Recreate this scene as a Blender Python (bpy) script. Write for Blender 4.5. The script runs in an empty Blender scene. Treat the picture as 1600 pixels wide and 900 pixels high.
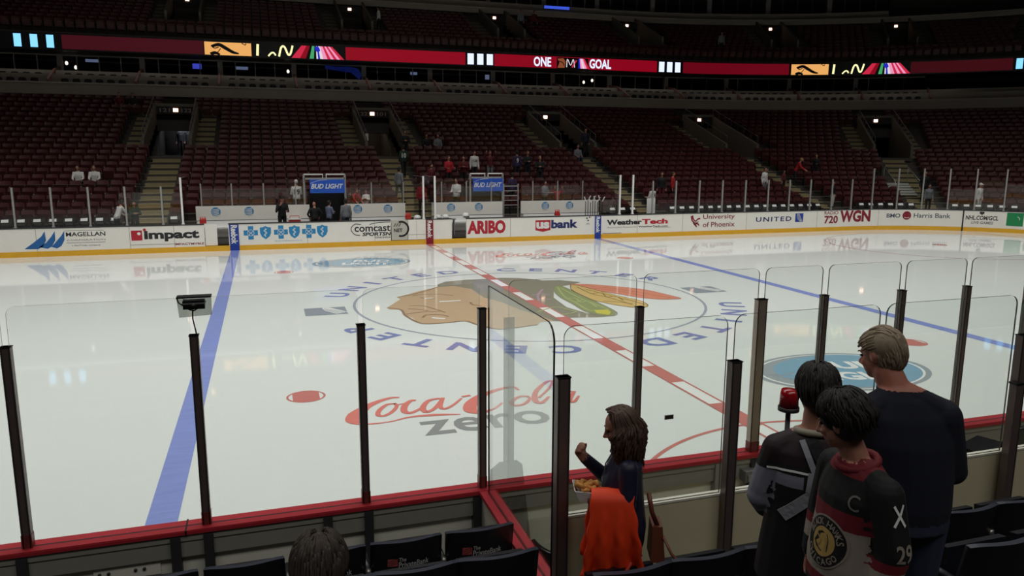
import bpy, bmesh, math, random
import numpy as np
from mathutils import Vector, Matrix
from mathutils.bvhtree import BVHTree

random.seed(7)
PI = math.pi
scene = bpy.context.scene
col = scene.collection

# ---------------------------------------------------------------- camera, world, lights, exposure
def setup_camera():
    x, y, z, yaw, pitch, roll, f = (-6.5705, -18.917, 3.8701, 0.31139, 0.17583, 0.00417, 1197.2)
    cy, sy, cp, sp = math.cos(yaw), math.sin(yaw), math.cos(pitch), math.sin(pitch)
    fw = Vector((sy*cp, cy*cp, -sp)); r = Vector((cy, -sy, 0)); u = r.cross(fw)
    cr, sr = math.cos(roll), math.sin(roll)
    r2 = r*cr + u*sr; u2 = u*cr - r*sr
    m = Matrix(((r2.x, u2.x, -fw.x, x), (r2.y, u2.y, -fw.y, y), (r2.z, u2.z, -fw.z, z), (0, 0, 0, 1)))
    cam = bpy.data.cameras.new('camera'); cam.sensor_width = 36.0; cam.lens = f/1600*36.0
    cam.clip_start = 0.05; cam.clip_end = 300
    o = bpy.data.objects.new('camera', cam); col.objects.link(o); o.matrix_world = m
    scene.camera = o
setup_camera()

world = bpy.data.worlds.new('arena_dark'); scene.world = world
world.use_nodes = True
world.node_tree.nodes['Background'].inputs[0].default_value = (0.75, 0.8, 1.0, 1)
world.node_tree.nodes['Background'].inputs[1].default_value = 0.002

def area_light(name, loc, sx, sy, power, spread, rx=0.0, rz=0.0, color=(1, 0.985, 0.945)):
    l = bpy.data.lights.new(name, 'AREA'); l.shape = 'RECTANGLE'; l.size = sx; l.size_y = sy
    l.energy = power; l.spread = math.radians(spread); l.color = color
    o = bpy.data.objects.new(name, l); col.objects.link(o); o.location = loc; o.rotation_euler = (rx, 0, rz)
    return o
# two banks of ceiling floodlights hung high over the rink
area_light('rink_floodlight', (3, 6, 24), 58, 12, 2780, 100)
area_light('rink_floodlight', (3, -5, 20), 58, 8, 2780, 116)

# dimmed house lights over the two stands
area_light('house_light', (-3, -27, 22), 34, 5, 1100, 150, rx=math.radians(28))
area_light('house_light', (-3, 22, 27), 46, 6, 180, 140, rx=math.radians(12))
# downlights under the balcony soffit of the suites
area_light('suite_downlight', (-2, 34.6, 9.6), 50, 0.3, 60, 170)
area_light('suite_downlight', (32.5, 30.8, 9.6), 22, 0.3, 18, 170, rz=math.radians(-24))

vs = scene.view_settings
vs.view_transform = 'Standard'; vs.look = 'None'; vs.gamma = 1.0; vs.use_curve_mapping = False
vs.exposure = 0.0

# ---------------------------------------------------------------- helpers
def lin(c):
    """sRGB 0-255 -> linear"""
    o = []
    for v in c:
        v = v/255.0
        o.append(v/12.92 if v <= 0.04045 else ((v+0.055)/1.055)**2.4)
    return tuple(o)

MATS = {}
def mat(name, rgb, rough=0.5, metal=0.0, spec=0.5, noise=0.0, nscale=8.0, emit=None, estr=0.0, ior=None):
    if name in MATS: return MATS[name]
    m = bpy.data.materials.new(name); m.use_nodes = True
    nt = m.node_tree; b = nt.nodes['Principled BSDF']
    c = lin(rgb) + (1,)
    b.inputs['Base Color'].default_value = c
    b.inputs['Roughness'].default_value = rough; b.inputs['Metallic'].default_value = metal
    b.inputs['Specular IOR Level'].default_value = spec
    if ior: b.inputs['IOR'].default_value = ior
    if noise > 0:
        tc = nt.nodes.new('ShaderNodeTexCoord'); n = nt.nodes.new('ShaderNodeTexNoise')
        n.inputs['Scale'].default_value = nscale; n.inputs['Detail'].default_value = 4
        mx = nt.nodes.new('ShaderNodeMix'); mx.data_type = 'RGBA'
        mx.inputs[6].default_value = tuple(v*(1-noise) for v in c[:3]) + (1,)
        mx.inputs[7].default_value = tuple(min(1, v*(1+noise)) for v in c[:3]) + (1,)
        nt.links.new(tc.outputs['Object'], n.inputs['Vector'])
        nt.links.new(n.outputs['Fac'], mx.inputs[0]); nt.links.new(mx.outputs[2], b.inputs['Base Color'])
    if emit is not None:
        b.inputs['Emission Color'].default_value = lin(emit) + (1,); b.inputs['Emission Strength'].default_value = estr
    MATS[name] = m
    return m

def ice_mat(name, rgb, mottled=0.03):
    """paint seen under a thin polished layer of ice"""
    if name in MATS: return MATS[name]
    m = bpy.data.materials.new(name); m.use_nodes = True
    nt = m.node_tree; b = nt.nodes['Principled BSDF']
    c = lin(rgb)
    tc = nt.nodes.new('ShaderNodeTexCoord')
    n = nt.nodes.new('ShaderNodeTexNoise'); n.inputs['Scale'].default_value = 1.3; n.inputs['Detail'].default_value = 8
    mp = nt.nodes.new('ShaderNodeMapping'); mp.inputs['Scale'].default_value = (0.5, 3.0, 1)
    n2 = nt.nodes.new('ShaderNodeTexNoise'); n2.inputs['Scale'].default_value = 4.0; n2.inputs['Detail'].default_value = 6
    g = nt.nodes.new('ShaderNodeNewGeometry')
    nt.links.new(g.outputs['Position'], n.inputs['Vector']); nt.links.new(g.outputs['Position'], mp.inputs['Vector'])
    nt.links.new(mp.outputs['Vector'], n2.inputs['Vector'])
    mx = nt.nodes.new('ShaderNodeMix'); mx.data_type = 'RGBA'
    mx.inputs[6].default_value = tuple(v*(1-mottled) for v in c) + (1,)
    mx.inputs[7].default_value = tuple(min(1, v*(1+mottled)) for v in c) + (1,)
    nt.links.new(n2.outputs['Fac'], mx.inputs[0]); nt.links.new(mx.outputs[2], b.inputs['Base Color'])
    mr = nt.nodes.new('ShaderNodeMapRange'); mr.inputs[3].default_value = 0.025; mr.inputs[4].default_value = 0.065
    nt.links.new(n.outputs['Fac'], mr.inputs[0]); nt.links.new(mr.outputs[0], b.inputs['Roughness'])
    b.inputs['IOR'].default_value = 1.31
    MATS[name] = m
    return m

def glass_mat(name, tint=(0.97, 0.985, 0.975), gloss=0.9, rough=0.0, ior=1.45):
    if name in MATS: return MATS[name]
    m = bpy.data.materials.new(name); m.use_nodes = True
    nt = m.node_tree; nt.nodes.clear()
    out = nt.nodes.new('ShaderNodeOutputMaterial'); mix = nt.nodes.new('ShaderNodeMixShader')
    t = nt.nodes.new('ShaderNodeBsdfTransparent'); t.inputs[0].default_value = tint + (1,)
    g = nt.nodes.new('ShaderNodeBsdfGlossy'); g.inputs['Roughness'].default_value = rough
    g.inputs['Color'].default_value = (gloss, gloss, gloss, 1)
    lw = nt.nodes.new('ShaderNodeLayerWeight'); pw = nt.nodes.new('ShaderNodeMath'); pw.operation = 'POWER'; pw.inputs[1].default_value = 5.0
    f = nt.nodes.new('ShaderNodeMath'); f.operation = 'MULTIPLY_ADD'; f.inputs[1].default_value = 0.9; f.inputs[2].default_value = ((ior-1)/(ior+1))**2
    nt.links.new(lw.outputs['Facing'], pw.inputs[0]); nt.links.new(pw.outputs[0], f.inputs[0])
    nt.links.new(f.outputs[0], mix.inputs[0]); nt.links.new(t.outputs[0], mix.inputs[1]); nt.links.new(g.outputs[0], mix.inputs[2])
    nt.links.new(mix.outputs[0], out.inputs[0])
    MATS[name] = m
    return m

class MB:
    """collects faces (with a material each) and links them as ONE mesh object"""
    def __init__(self): self.v = []; self.f = []; self.fm = []; self.mats = []; self.smooth = []
    def mi(self, m):
        if m not in self.mats: self.mats.append(m)
        return self.mats.index(m)
    def add(self, verts, faces, m, smooth=False):
        b = len(self.v); self.v += [tuple(p) for p in verts]; k = self.mi(m)
        for f in faces: self.f.append([b+i for i in f]); self.fm.append(k); self.smooth.append(smooth)
    def hexa(self, p, m):
        """8 corners: bottom ring 0-3, top ring 4-7"""
        self.add(p, [(0, 3, 2, 1), (4, 5, 6, 7), (0, 1, 5, 4), (1, 2, 6, 5), (2, 3, 7, 6), (3, 0, 4, 7)], m)
    def box(self, x0, x1, y0, y1, z0, z1, m, mtx=None):
        p = [Vector(q) for q in ((x0, y0, z0), (x1, y0, z0), (x1, y1, z0), (x0, y1, z0), (x0, y0, z1), (x1, y0, z1), (x1, y1, z1), (x0, y1, z1))]
        if mtx: p = [mtx @ q for q in p]
        self.hexa(p, m)
    def tube(self, path, r, m, n=8, cap=True, flat=1.0):
        path = [Vector(p) for p in path]; rr = r if isinstance(r, (list, tuple)) else [r]*len(path)
        vs_ = []; prev = None
        for i, p in enumerate(path):
            d = (path[min(i+1, len(path)-1)]-path[max(i-1, 0)])
            if d.length < 1e-9: d = Vector((0, 0, 1))
            d.normalize()
            if prev is None:
                a = Vector((0, 0, 1)) if abs(d.z) < 0.9 else Vector((1, 0, 0)); a = (a-d*a.dot(d)).normalized()
            else:
                a = prev-d*prev.dot(d)
                a = a.normalized() if a.length > 1e-6 else prev
            prev = a; b = d.cross(a)
            for k in range(n):
                t = 2*PI*k/n; vs_.append(p+a*(math.cos(t)*rr[i])+b*(math.sin(t)*rr[i]*flat))
        fs = []
        for i in range(len(path)-1):
            for k in range(n): fs.append((i*n+k, i*n+(k+1) % n, (i+1)*n+(k+1) % n, (i+1)*n+k))
        if cap: fs.append(tuple(range(n-1, -1, -1))); fs.append(tuple((len(path)-1)*n+k for k in range(n)))
        self.add(vs_, fs, m, True)
    def ellipsoid(self, c, r, m, nu=14, nv=9, mtx=None):
        vs_ = []; fs = []
        for j in range(nv+1):
            ph = PI*j/nv
            for i in range(nu):
                th = 2*PI*i/nu
                q = Vector((r[0]*math.sin(ph)*math.cos(th), r[1]*math.sin(ph)*math.sin(th), r[2]*math.cos(ph)))
                if mtx: q = mtx @ q
                vs_.append(Vector(c)+q)
        for j in range(nv):
            for i in range(nu): fs.append((j*nu+i, (j+1)*nu+i, (j+1)*nu+(i+1) % nu, j*nu+(i+1) % nu))
        self.add(vs_, fs, m, True)
    def lathe(self, prof, c, m, n=16):
        vs_ = []; fs = []
        for r, z in prof:
            for k in range(n): vs_.append((c[0]+r*math.cos(2*PI*k/n), c[1]+r*math.sin(2*PI*k/n), c[2]+z))
        for j in range(len(prof)-1):
            for k in range(n): fs.append((j*n+k, j*n+(k+1) % n, (j+1)*n+(k+1) % n, (j+1)*n+k))
        self.add(vs_, fs, m, True)
    def poly(self, pts, m): self.add(pts, [tuple(range(len(pts)))], m)
    def prism(self, pts, d, m):
        """closed outline pts (3-D) pushed along vector d"""
        n = len(pts); a = [Vector(p) for p in pts]; b = [p+Vector(d) for p in a]
        self.add(a+b, [tuple(range(n-1, -1, -1)), tuple(range(n, 2*n))]+[(i, (i+1) % n, n+(i+1) % n, n+i) for i in range(n)], m)
    def build(self, name, parent=None, loc=None, rz=0.0):
        me = bpy.data.meshes.new(name); me.from_pydata(self.v, [], self.f); me.validate(clean_customdata=False)
        for m in self.mats: me.materials.append(m)
        if len(me.polygons) == len(self.fm):
            me.polygons.foreach_set('material_index', self.fm); me.polygons.foreach_set('use_smooth', self.smooth)
        me.update()
        o = bpy.data.objects.new(name, me); col.objects.link(o)
        if parent: o.parent = parent
        if loc: o.location = loc
        if rz: o.rotation_euler = (0, 0, rz)
        return o

def tag(o, label=None, cat=None, group=None, kind=None):
    if label: o['label'] = label
    if cat: o['category'] = cat
    if group: o['group'] = group
    if kind: o['kind'] = kind
    return o
def empty(name, loc=(0, 0, 0), rz=0.0):
    o = bpy.data.objects.new(name, None); col.objects.link(o); o.location = loc; o.rotation_euler = (0, 0, rz)
    o.empty_display_size = 0.2
    return o
def copy_tree(o, kids, loc, rz=0.0):
    """copy of a thing and of each of its parts (and their sub-parts)"""
    c = o.copy(); col.objects.link(c); c.location = loc; c.rotation_euler = (0, 0, rz)
    def rec(src, dst):
        for ch in kids.get(src.name, []):
            d = ch.copy(); col.objects.link(d); d.parent = dst; rec(ch, d)
    rec(o, c)
    return c
def kidmap(root):
    k = {}
    def rec(o):
        k[o.name] = list(o.children)
        for ch in o.children: rec(ch)
    rec(root); return k

TXT = {}
def text_mesh(s, bold=0.0, shear=0.0, spacing=1.0, lines=1.0):
    key = (s, bold, shear, spacing, lines)
    if key in TXT: return TXT[key]
    c = bpy.data.curves.new('lettering', 'FONT'); c.body = s; c.size = 1.0; c.offset = bold; c.shear = shear
    c.space_character = spacing; c.space_line = lines; c.resolution_u = 3
    o = bpy.data.objects.new('lettering', c); col.objects.link(o)
    bpy.context.view_layer.update()
    me = o.evaluated_get(bpy.context.evaluated_depsgraph_get()).to_mesh()
    v = [(p.co.x, p.co.y) for p in me.vertices]; f = [tuple(p.vertices) for p in me.polygons]
    bpy.data.objects.remove(o); bpy.data.curves.remove(c)
    x0 = min(p[0] for p in v); x1 = max(p[0] for p in v); y0 = min(p[1] for p in v); y1 = max(p[1] for p in v)
    v = [((p[0]-x0)/(x1-x0), (p[1]-y0)/(y1-y0)) for p in v]
    TXT[key] = (v, f, (x1-x0)/(y1-y0))
    return TXT[key]
def put_text(mb, s, fn, u0, u1, w0, w1, m, **k):
    """lettering stretched to the box u0..u1 x w0..w1, mapped by fn(u, w) -> 3-D"""
    v, f, _ = text_mesh(s, **k)
    mb.add([fn(u0+(u1-u0)*a, w0+(w1-w0)*b) for a, b in v], f, m)
def stroke2(pts, w):
    """2-D ribbon around a polyline (smoothed); pts (x, y[, width])"""
    P = [Vector((p[0], p[1])) for p in pts]; Wd = [(p[2] if len(p) > 2 else w) for p in pts]
    # catmull-rom refine
    Q = []; R = []
    n = len(P)
    for i in range(n-1):
        p0, p1, p2, p3 = P[max(i-1, 0)], P[i], P[i+1], P[min(i+2, n-1)]
        for k in range(5):
            t = k/5
            Q.append(0.5*((2*p1)+(p2-p0)*t+(2*p0-5*p1+4*p2-p3)*t*t+(3*p1-p0-3*p2+p3)*t**3)); R.append(Wd[i]*(1-t)+Wd[i+1]*t)
    Q.append(P[-1]); R.append(Wd[-1])
    L = []; Rr = []
    for i, q in enumerate(Q):
        d = Q[min(i+1, len(Q)-1)]-Q[max(i-1, 0)]
        if d.length < 1e-9: d = Vector((1, 0))
        d.normalize(); nrm = Vector((-d.y, d.x))
        L.append(q+nrm*R[i]/2); Rr.append(q-nrm*R[i]/2)
    vs_ = L+Rr; m = len(L)
    return [(v.x, v.y) for v in vs_], [(m+i, m+i+1, i+1, i) for i in range(m-1)]
def put_stroke(mb, pts, w, fn, m):
    v, f = stroke2(pts, w); mb.add([fn(a, b) for a, b in v], f, m)
def tri_poly(mb, pts, fn, m):
    """flat outline (may be concave), mapped by fn"""
    from mathutils.geometry import tessellate_polygon
    tr = tessellate_polygon([[Vector((p[0], p[1], 0)) for p in pts]])
    fs = []
    for t in tr:
        a, b, c = [Vector(pts[i][:2]) for i in t]
        fs.append(t if (b-a).cross(c-a) > 0 else t[::-1])
    mb.add([fn(p[0], p[1]) for p in pts], fs, m)
def disc(cx, cy, rx, ry, n=40, a0=0.0): return [(cx+rx*math.cos(a0+2*PI*i/n), cy+ry*math.sin(a0+2*PI*i/n)) for i in range(n)]
def ring(mb, cx, cy, r0, r1, fn, m, a0=0.0, a1=2*PI, n=64, sy=1.0):
    vs_ = []; fs = []
    for i in range(n+1):
        t = a0+(a1-a0)*i/n
        for r in (r0, r1): vs_.append(fn(cx+r*math.cos(t), cy+sy*r*math.sin(t)))
    for i in range(n): fs.append((2*i, 2*i+1, 2*i+3, 2*i+2))
    mb.add(vs_, fs, m)

# path around the far side of the rink: t <= 0 straight (x = 21.95 + t), t > 0 angle round the corner
CX, CY, R0 = 21.95, 4.42, 8.53
def PT(t, off, z):
    if t <= 0: return Vector((CX+t, CY+R0+off, z))
    R = R0+off; return Vector((CX+R*math.sin(t), CY+R*math.cos(t), z))
def lat(t, d, off):
    """move d metres along the path at that offset"""
    if t <= 0: return t+d if t+d <= 0 else (t+d)/(R0+off)
    q = t+d/(R0+off)
    return q if q > 0 else q*(R0+off)
def S2T(s, off): return s-CX if s <= CX else (s-CX)/(R0+off)
def M(s, off, z): return PT(S2T(s, off), off, z)
def rotz(t): return 0.0 if t <= 0 else -t
def stations(t0, t1):
    st = [t0]
    if t0 < 0 < t1: st.append(0.0)
    k = max(t0, 0.0)
    a = math.ceil(k/0.03)*0.03
    while a < t1-1e-6:
        if a > t0+1e-6 and a > 1e-6: st.append(a)
        a += 0.03
    st.append(t1)
    return st
def sweep(mb, sec, t0, t1, m, caps=True):
    """closed section [(off, z)...] swept along the path"""
    st = stations(t0, t1); n = len(sec)
    vs_ = [PT(t, o, z) for t in st for o, z in sec]; fs = []
    for i in range(len(st)-1):
        for k in range(n): fs.append((i*n+k, (i+1)*n+k, (i+1)*n+(k+1) % n, i*n+(k+1) % n))
    if caps: fs.append(tuple(range(n))); fs.append(tuple((len(st)-1)*n+k for k in range(n-1, -1, -1)))
    mb.add(vs_, fs, m)
def rect(o0, o1, z0, z1): return [(o0, z0), (o1, z0), (o1, z1), (o0, z1)]
# outlines of the painted emblem and script on the ice (metres)
L_FACE = [(-1.91,2.58),(-2.53,2.09),(-3.02,1.61),(-3.3,1.32),(-3.27,1.01),(-3.53,0.49),(-3.78,0.0),(-3.74,-0.24),(-3.48,-0.32),(-3.51,-0.65),(-3.49,-1.03),(-3.39,-1.34),(-3.36,-1.85),(-3.18,-2.07),(-2.71,-2.09),(-2.27,-2.05),(-2.1,-2.49),(-1.99,-2.9),(-1.79,-3.06),(-1.36,-3.03),(-0.79,-2.88),(-0.65,-2.67),(-0.31,-2.64),(-0.4,-2.13),(-0.66,-1.17),(-0.81,-0.15),(-1.08,0.63),(-1.06,1.96),(-1.44,2.59)]
L_HAIR = [(-1.84,2.98),(-1.5,3.42),(-0.82,3.58),(-0.22,3.57),(0.35,3.64),(0.87,3.42),(1.31,3.0),(1.4,2.79),(1.89,2.72),(2.15,2.48),(2.41,2.17),(2.02,1.89),(1.26,1.48),(0.73,0.09),(0.58,-1.22),(0.76,-1.97),(1.01,-2.41),(1.46,-2.25),(1.3,-2.52),(0.94,-2.57),(0.19,-2.44),(0.08,-2.85),(-0.32,-2.66),(-0.4,-2.13),(-0.66,-1.17),(-0.81,-0.15),(-1.08,0.63),(-1.06,1.96),(-1.44,2.59),(-1.91,2.58)]
L_GREEN = [(1.33,1.66),(1.57,1.8),(1.61,0.87),(1.59,-0.52),(1.58,-1.52),(1.51,-2.19),(1.28,-2.52),(1.01,-2.41),(0.82,-1.84),(0.88,-0.91),(0.91,0.03),(1.07,0.93)]
L_YTIP = [(1.09,-1.77),(1.45,-1.8),(1.41,-2.09),(1.21,-2.4),(1.01,-2.12)]
L_YEL = [(1.92,1.81),(2.11,1.64),(2.3,0.76),(2.55,-0.27),(2.75,-0.87),(2.74,-1.38),(2.58,-1.74),(2.3,-1.82),(1.97,-1.48),(1.72,-0.91),(1.59,-0.52),(1.61,0.87)]
L_RED = [(1.94,1.96),(2.5,1.75),(3.15,1.13),(3.66,0.46),(3.88,-0.39),(3.97,-1.02),(3.44,-0.99),(2.97,-0.58),(2.64,0.07),(2.3,0.76),(2.11,1.64)]
L_ST_WH = [[(-2.35,0.41),(-2.07,0.39),(-1.77,0.41)],[(-2.94,-1.48),(-2.8,-1.6),(-2.67,-1.67)],[(-2.63,0.94),(-2.4,0.93)]]
L_ST_BR = [[(-2.86,1.43),(-2.57,1.53),(-2.18,1.47),(-1.8,1.11)],[(-2.72,1.11),(-2.52,0.84),(-2.38,0.87)],[(-3.2,0.07),(-2.88,-0.03),(-2.71,-0.4),(-2.51,-0.99)],[(-3.3,-0.3),(-3.03,-0.46),(-2.85,-0.74),(-2.64,-0.88)],[(-3.47,-0.92),(-3.15,-0.8),(-2.92,-0.79)],[(-3.16,-1.44),(-2.99,-1.14),(-2.66,-1.24),(-2.54,-1.49)],[(-1.59,0.08),(-1.62,-0.24),(-1.45,-0.46)],[(-3.3,1.32),(-2.83,1.6),(-2.23,2.2),(-1.91,2.58)],[(-3.78,-0.03),(-3.49,-0.35),(-3.5,-1.06),(-3.36,-1.88),(-3.18,-2.1),(-2.71,-2.11),(-2.28,-2.07),(-2.11,-2.51),(-1.8,-3.08),(-1.37,-3.05),(-0.8,-2.91)]]
L_ST_GV = [[(1.43,1.63),(1.07,0.17),(1.03,-0.7),(0.96,-1.65),(1.07,-1.84)],[(1.46,1.42),(1.38,-0.11),(1.44,-1.16),(1.48,-1.81)],[(0.98,-0.16),(1.25,-0.16),(1.18,-0.75),(1.4,-0.64),(1.32,-1.44)],[(1.03,-0.7),(1.34,-0.45)],[(-0.32,-1.57),(0.31,-1.14),(0.49,-1.51),(0.58,-1.84),(0.11,-2.07)]]
L_ST_YV = [[(1.97,1.48),(1.94,0.28),(2.16,-0.34),(2.33,-1.42)],[(2.05,1.04),(2.31,-0.02),(2.55,-0.98),(2.63,-1.51)],[(1.94,0.28),(2.27,0.38),(2.14,-0.24),(2.42,-0.23),(2.35,-0.84)],[(1.79,-0.76),(2.18,-1.04),(2.37,-1.35)]]
L_ST_RV = [[(2.23,1.65),(3.0,0.66),(3.54,-0.47),(3.84,-0.93)],[(2.32,1.16),(2.87,0.39),(3.18,-0.46)]]
L_ST_PV = [[(0.89,1.38),(0.44,0.54),(0.18,-0.28)],[(0.28,0.59),(0.6,0.68),(0.76,0.45)],[(0.27,0.05),(0.57,-0.13)]]
L_COKE = [[(-4.68,-7.2,0.028),(-4.82,-7.18,0.051),(-5.04,-7.31,0.073),(-5.24,-7.51,0.096),(-5.42,-7.8,0.17),(-5.5,-8.07,0.141),(-5.36,-8.26,0.034),(-5.01,-8.27,0.023),(-4.69,-8.16,0.034),(-4.33,-8.17,0.062),(-3.94,-8.26,0.017)],[(-4.79,-7.49,0.034),(-4.92,-7.49,0.045),(-5.07,-7.72,0.051),(-5.12,-7.93,0.051),(-5.04,-7.99,0.045),(-4.9,-7.85,0.045),(-4.79,-7.61,0.04),(-4.8,-7.46,0.034)],[(-4.81,-7.57,0.028),(-4.66,-7.51,0.023)],[(-4.46,-7.43,0.04),(-4.53,-7.41,0.045),(-4.66,-7.61,0.068),(-4.72,-7.86,0.068),(-4.66,-7.98,0.057),(-4.52,-7.89,0.04),(-4.36,-7.7,0.028)],[(-4.07,-7.43,0.04),(-4.26,-7.49,0.051),(-4.41,-7.77,0.062),(-4.42,-8.0,0.057),(-4.28,-7.92,0.045),(-4.11,-7.62,0.045),(-4.02,-7.42,0.045)],[(-4.02,-7.42,0.045),(-4.15,-7.81,0.051),(-4.12,-7.95,0.045),(-3.96,-7.83,0.034),(-3.74,-7.53,0.023)],[(-3.72,-7.46,0.04),(-3.57,-7.43,0.04)],[(-2.74,-7.4,0.028),(-2.79,-7.2,0.04),(-3.1,-7.29,0.062),(-3.44,-7.53,0.096),(-3.66,-7.84,0.141),(-3.75,-8.12,0.136),(-3.64,-8.26,0.068),(-3.42,-8.19,0.028),(-3.19,-7.94,0.023)],[(-2.69,-7.76,0.04),(-2.83,-7.72,0.04),(-3.03,-7.93,0.045),(-3.05,-8.11,0.045),(-2.89,-8.1,0.04),(-2.72,-7.89,0.034),(-2.71,-7.76,0.034)],[(-2.38,-7.86,0.028),(-2.6,-8.12,0.051),(-2.66,-7.98,0.068),(-2.49,-7.55,0.057),(-2.17,-7.13,0.04),(-2.03,-7.09,0.028),(-2.25,-7.48,0.028),(-2.56,-7.87,0.028)],[(-1.93,-7.72,0.04),(-2.09,-7.74,0.045),(-2.29,-8.02,0.051),(-2.3,-8.22,0.045),(-2.09,-8.02,0.04),(-1.89,-7.73,0.04)],[(-1.89,-7.73,0.04),(-2.13,-8.14,0.045),(-2.09,-8.22,0.04),(-1.91,-7.97,0.023)]]
# ---------------------------------------------------------------- shared materials
ICE = ice_mat('ice', (233, 237, 234), 0.02)
I_BLUE = ice_mat('ice_blue_line', (146, 160, 222), 0.12)
I_RED = ice_mat('ice_red', (208, 132, 126), 0.12)
I_PINK = ice_mat('ice_pale_red', (226, 190, 186), 0.04)
I_LET = ice_mat('ice_letter_blue', (140, 148, 196), 0.1)
I_GREY = ice_mat('ice_grey_line', (170, 176, 188), 0.06)
I_ICON = ice_mat('ice_icon_grey', (158, 166, 176), 0.06)
I_TAN = ice_mat('ice_tan', (206, 178, 146), 0.05)
I_HAIR = ice_mat('ice_hair', (154, 150, 134), 0.06)
I_BROWN = ice_mat('ice_brown_line', (164, 134, 110), 0.06)
I_GREEN = ice_mat('ice_green', (156, 164, 118), 0.06)
I_LGREEN = ice_mat('ice_pale_green', (178, 188, 132), 0.05)
I_YEL = ice_mat('ice_yellow', (214, 206, 100), 0.05)
I_SAND = ice_mat('ice_sand', (220, 190, 128), 0.05)
I_OLIVE = ice_mat('ice_olive_line', (160, 138, 84), 0.05)
I_ORANGE = ice_mat('ice_orange', (228, 152, 126), 0.05)
I_DORANGE = ice_mat('ice_orange_line', (205, 120, 100), 0.05)
I_PURPLE = ice_mat('ice_mauve', (190, 160, 176), 0.05)
I_COKE = ice_mat('ice_script_red', (230, 138, 128), 0.07)
I_ZERO = ice_mat('ice_zero_grey', (156, 158, 158), 0.06)
I_BUDB = ice_mat('ice_beer_blue', (138, 178, 202), 0.07)
I_BUDG = ice_mat('ice_beer_grey', (164, 174, 180), 0.07)
I_WHITE = ice_mat('ice_paint_white', (246, 247, 245), 0.01)

WHITE = mat('board_white', (246, 243, 235), 0.35, noise=0.04, nscale=3)
YELLOW = mat('kick_yellow', (232, 176, 44), 0.4, noise=0.08, nscale=4)
BLACK = mat('black', (16, 16, 17), 0.45)
DGREY = mat('dark_grey', (52, 52, 54), 0.5)
GREY = mat('mid_grey', (120, 120, 120), 0.5)
REDCAP = mat('red_cap_rail', (176, 44, 54), 0.4, noise=0.08, nscale=6)
ALU = mat('aluminium_silver', (172, 172, 170), 0.35, metal=0.5)
POST = mat('post_dark_metal', (112, 98, 94), 0.38, metal=0.4, noise=0.08, nscale=12)
POSTB = mat('post_steel', (168, 154, 142), 0.34, metal=0.6, noise=0.06, nscale=10)
BOARDGREY = mat('board_frame_grey', (146, 144, 134), 0.5, noise=0.08)
POLY = mat('board_back_white', (226, 224, 208), 0.5, noise=0.05)
BEIGE = mat('beige_panel', (214, 204, 168), 0.55, noise=0.05, nscale=5)
CONC = mat('concrete', (132, 124, 108), 0.8, noise=0.15, nscale=4)
CONCD = mat('concrete_dark', (84, 78, 72), 0.85, noise=0.15, nscale=4)
STAIR = mat('stair_concrete', (150, 138, 104), 0.8, noise=0.15, nscale=6)
NEARFLOOR = mat('stand_floor_dark', (58, 54, 50), 0.85, noise=0.2, nscale=5)
GLASS = glass_mat('clear_glass')
GLASSF = glass_mat('far_glass', (0.985, 0.992, 0.988), 0.8)
EDGE = mat('glass_edge', (70, 78, 74), 0.15, spec=0.8)
EDGEL = mat('glass_edge_pale', (190, 196, 190), 0.2)

# ---------------------------------------------------------------- the ice and everything painted in it
mb = MB()
out = [(-30, -12.95), (CX, -12.95)]
for i in range(1, 19): a = i*PI/36; out.append((CX+R0*math.sin(a), -CY-R0*math.cos(a)))
for i in range(18, -1, -1): a = i*PI/36; out.append((CX+R0*math.sin(a), CY+R0*math.cos(a)))
out += [(-30, 12.95)]
tri_poly(mb, out, lambda a, b: (a, b, 0.0), ICE)
ice = tag(mb.build('floor'), kind='structure')
def on_ice(z): return lambda a, b: (a, b, z)
def mark(name, fill, label=None):
    m = MB(); fill(m); o = m.build(name, ice)
    if label: o['label'] = label
    return o
def rectf(m, x0, x1, y0, y1, z, mt): m.add([(x0, y0, z), (x1, y0, z), (x1, y1, z), (x0, y1, z)], [(0, 1, 2, 3)], mt)

for sx in (-1, 1):
    mark('blue_line', lambda m: rectf(m, sx*7.775-0.16, sx*7.775+0.16, -12.95, 12.95, 0.003, I_BLUE), 'blue line painted across the ice')
def redline(m):
    rectf(m, -0.16, -0.115, -12.95, 12.95, 0.006, I_RED); rectf(m, 0.115, 0.16, -12.95, 12.95, 0.006, I_RED)
    rectf(m, -0.115, 0.115, -12.95, 12.95, 0.005, I_WHITE)
    y = -7.25-2.22*2
    while y < 12.9:
        if y > -12.6: rectf(m, -0.13, 0.13, max(y-0.52, -12.95), min(y+0.52, 12.95), 0.007, I_RED)
        y += 2.22
mark('centre_red_line', redline, 'red chequered centre line')
mark('centre_circle', lambda m: ring(m, 0, 0, 4.53, 4.60, on_ice(0.003), I_GREY), 'thin grey centre circle')
mark('referee_crease', lambda m: ring(m, 0, -12.95, 3.02, 3.08, on_ice(0.003), I_RED, 0, PI), 'red half circle at the near boards')
for sx in (-1, 1):
    for sy in (-1, 1):
        def dot(m):
            ring(m, sx*6.096, sy*6.706, 0.27, 0.305, on_ice(0.003), I_RED)
            p = [(sx*6.096+0.27*math.cos(a), sy*6.706+0.27*math.sin(a)) for a in [math.radians(v) for v in list(range(40, 141, 10))+list(range(220, 321, 10))]]
            tri_poly(m, p, on_ice(0.003), I_RED)
        mark('face_off_dot', dot, 'red face-off dot')
for sy in (-1, 1):
    mark('end_face_off_circle', lambda m: ring(m, 21.03, sy*6.706, 4.545, 4.595, on_ice(0.003), I_RED), 'red end-zone circle')
    mark('face_off_dot', lambda m: tri_poly(m, disc(21.03, sy*6.706, 0.3, 0.3), on_ice(0.003), I_RED))
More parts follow.
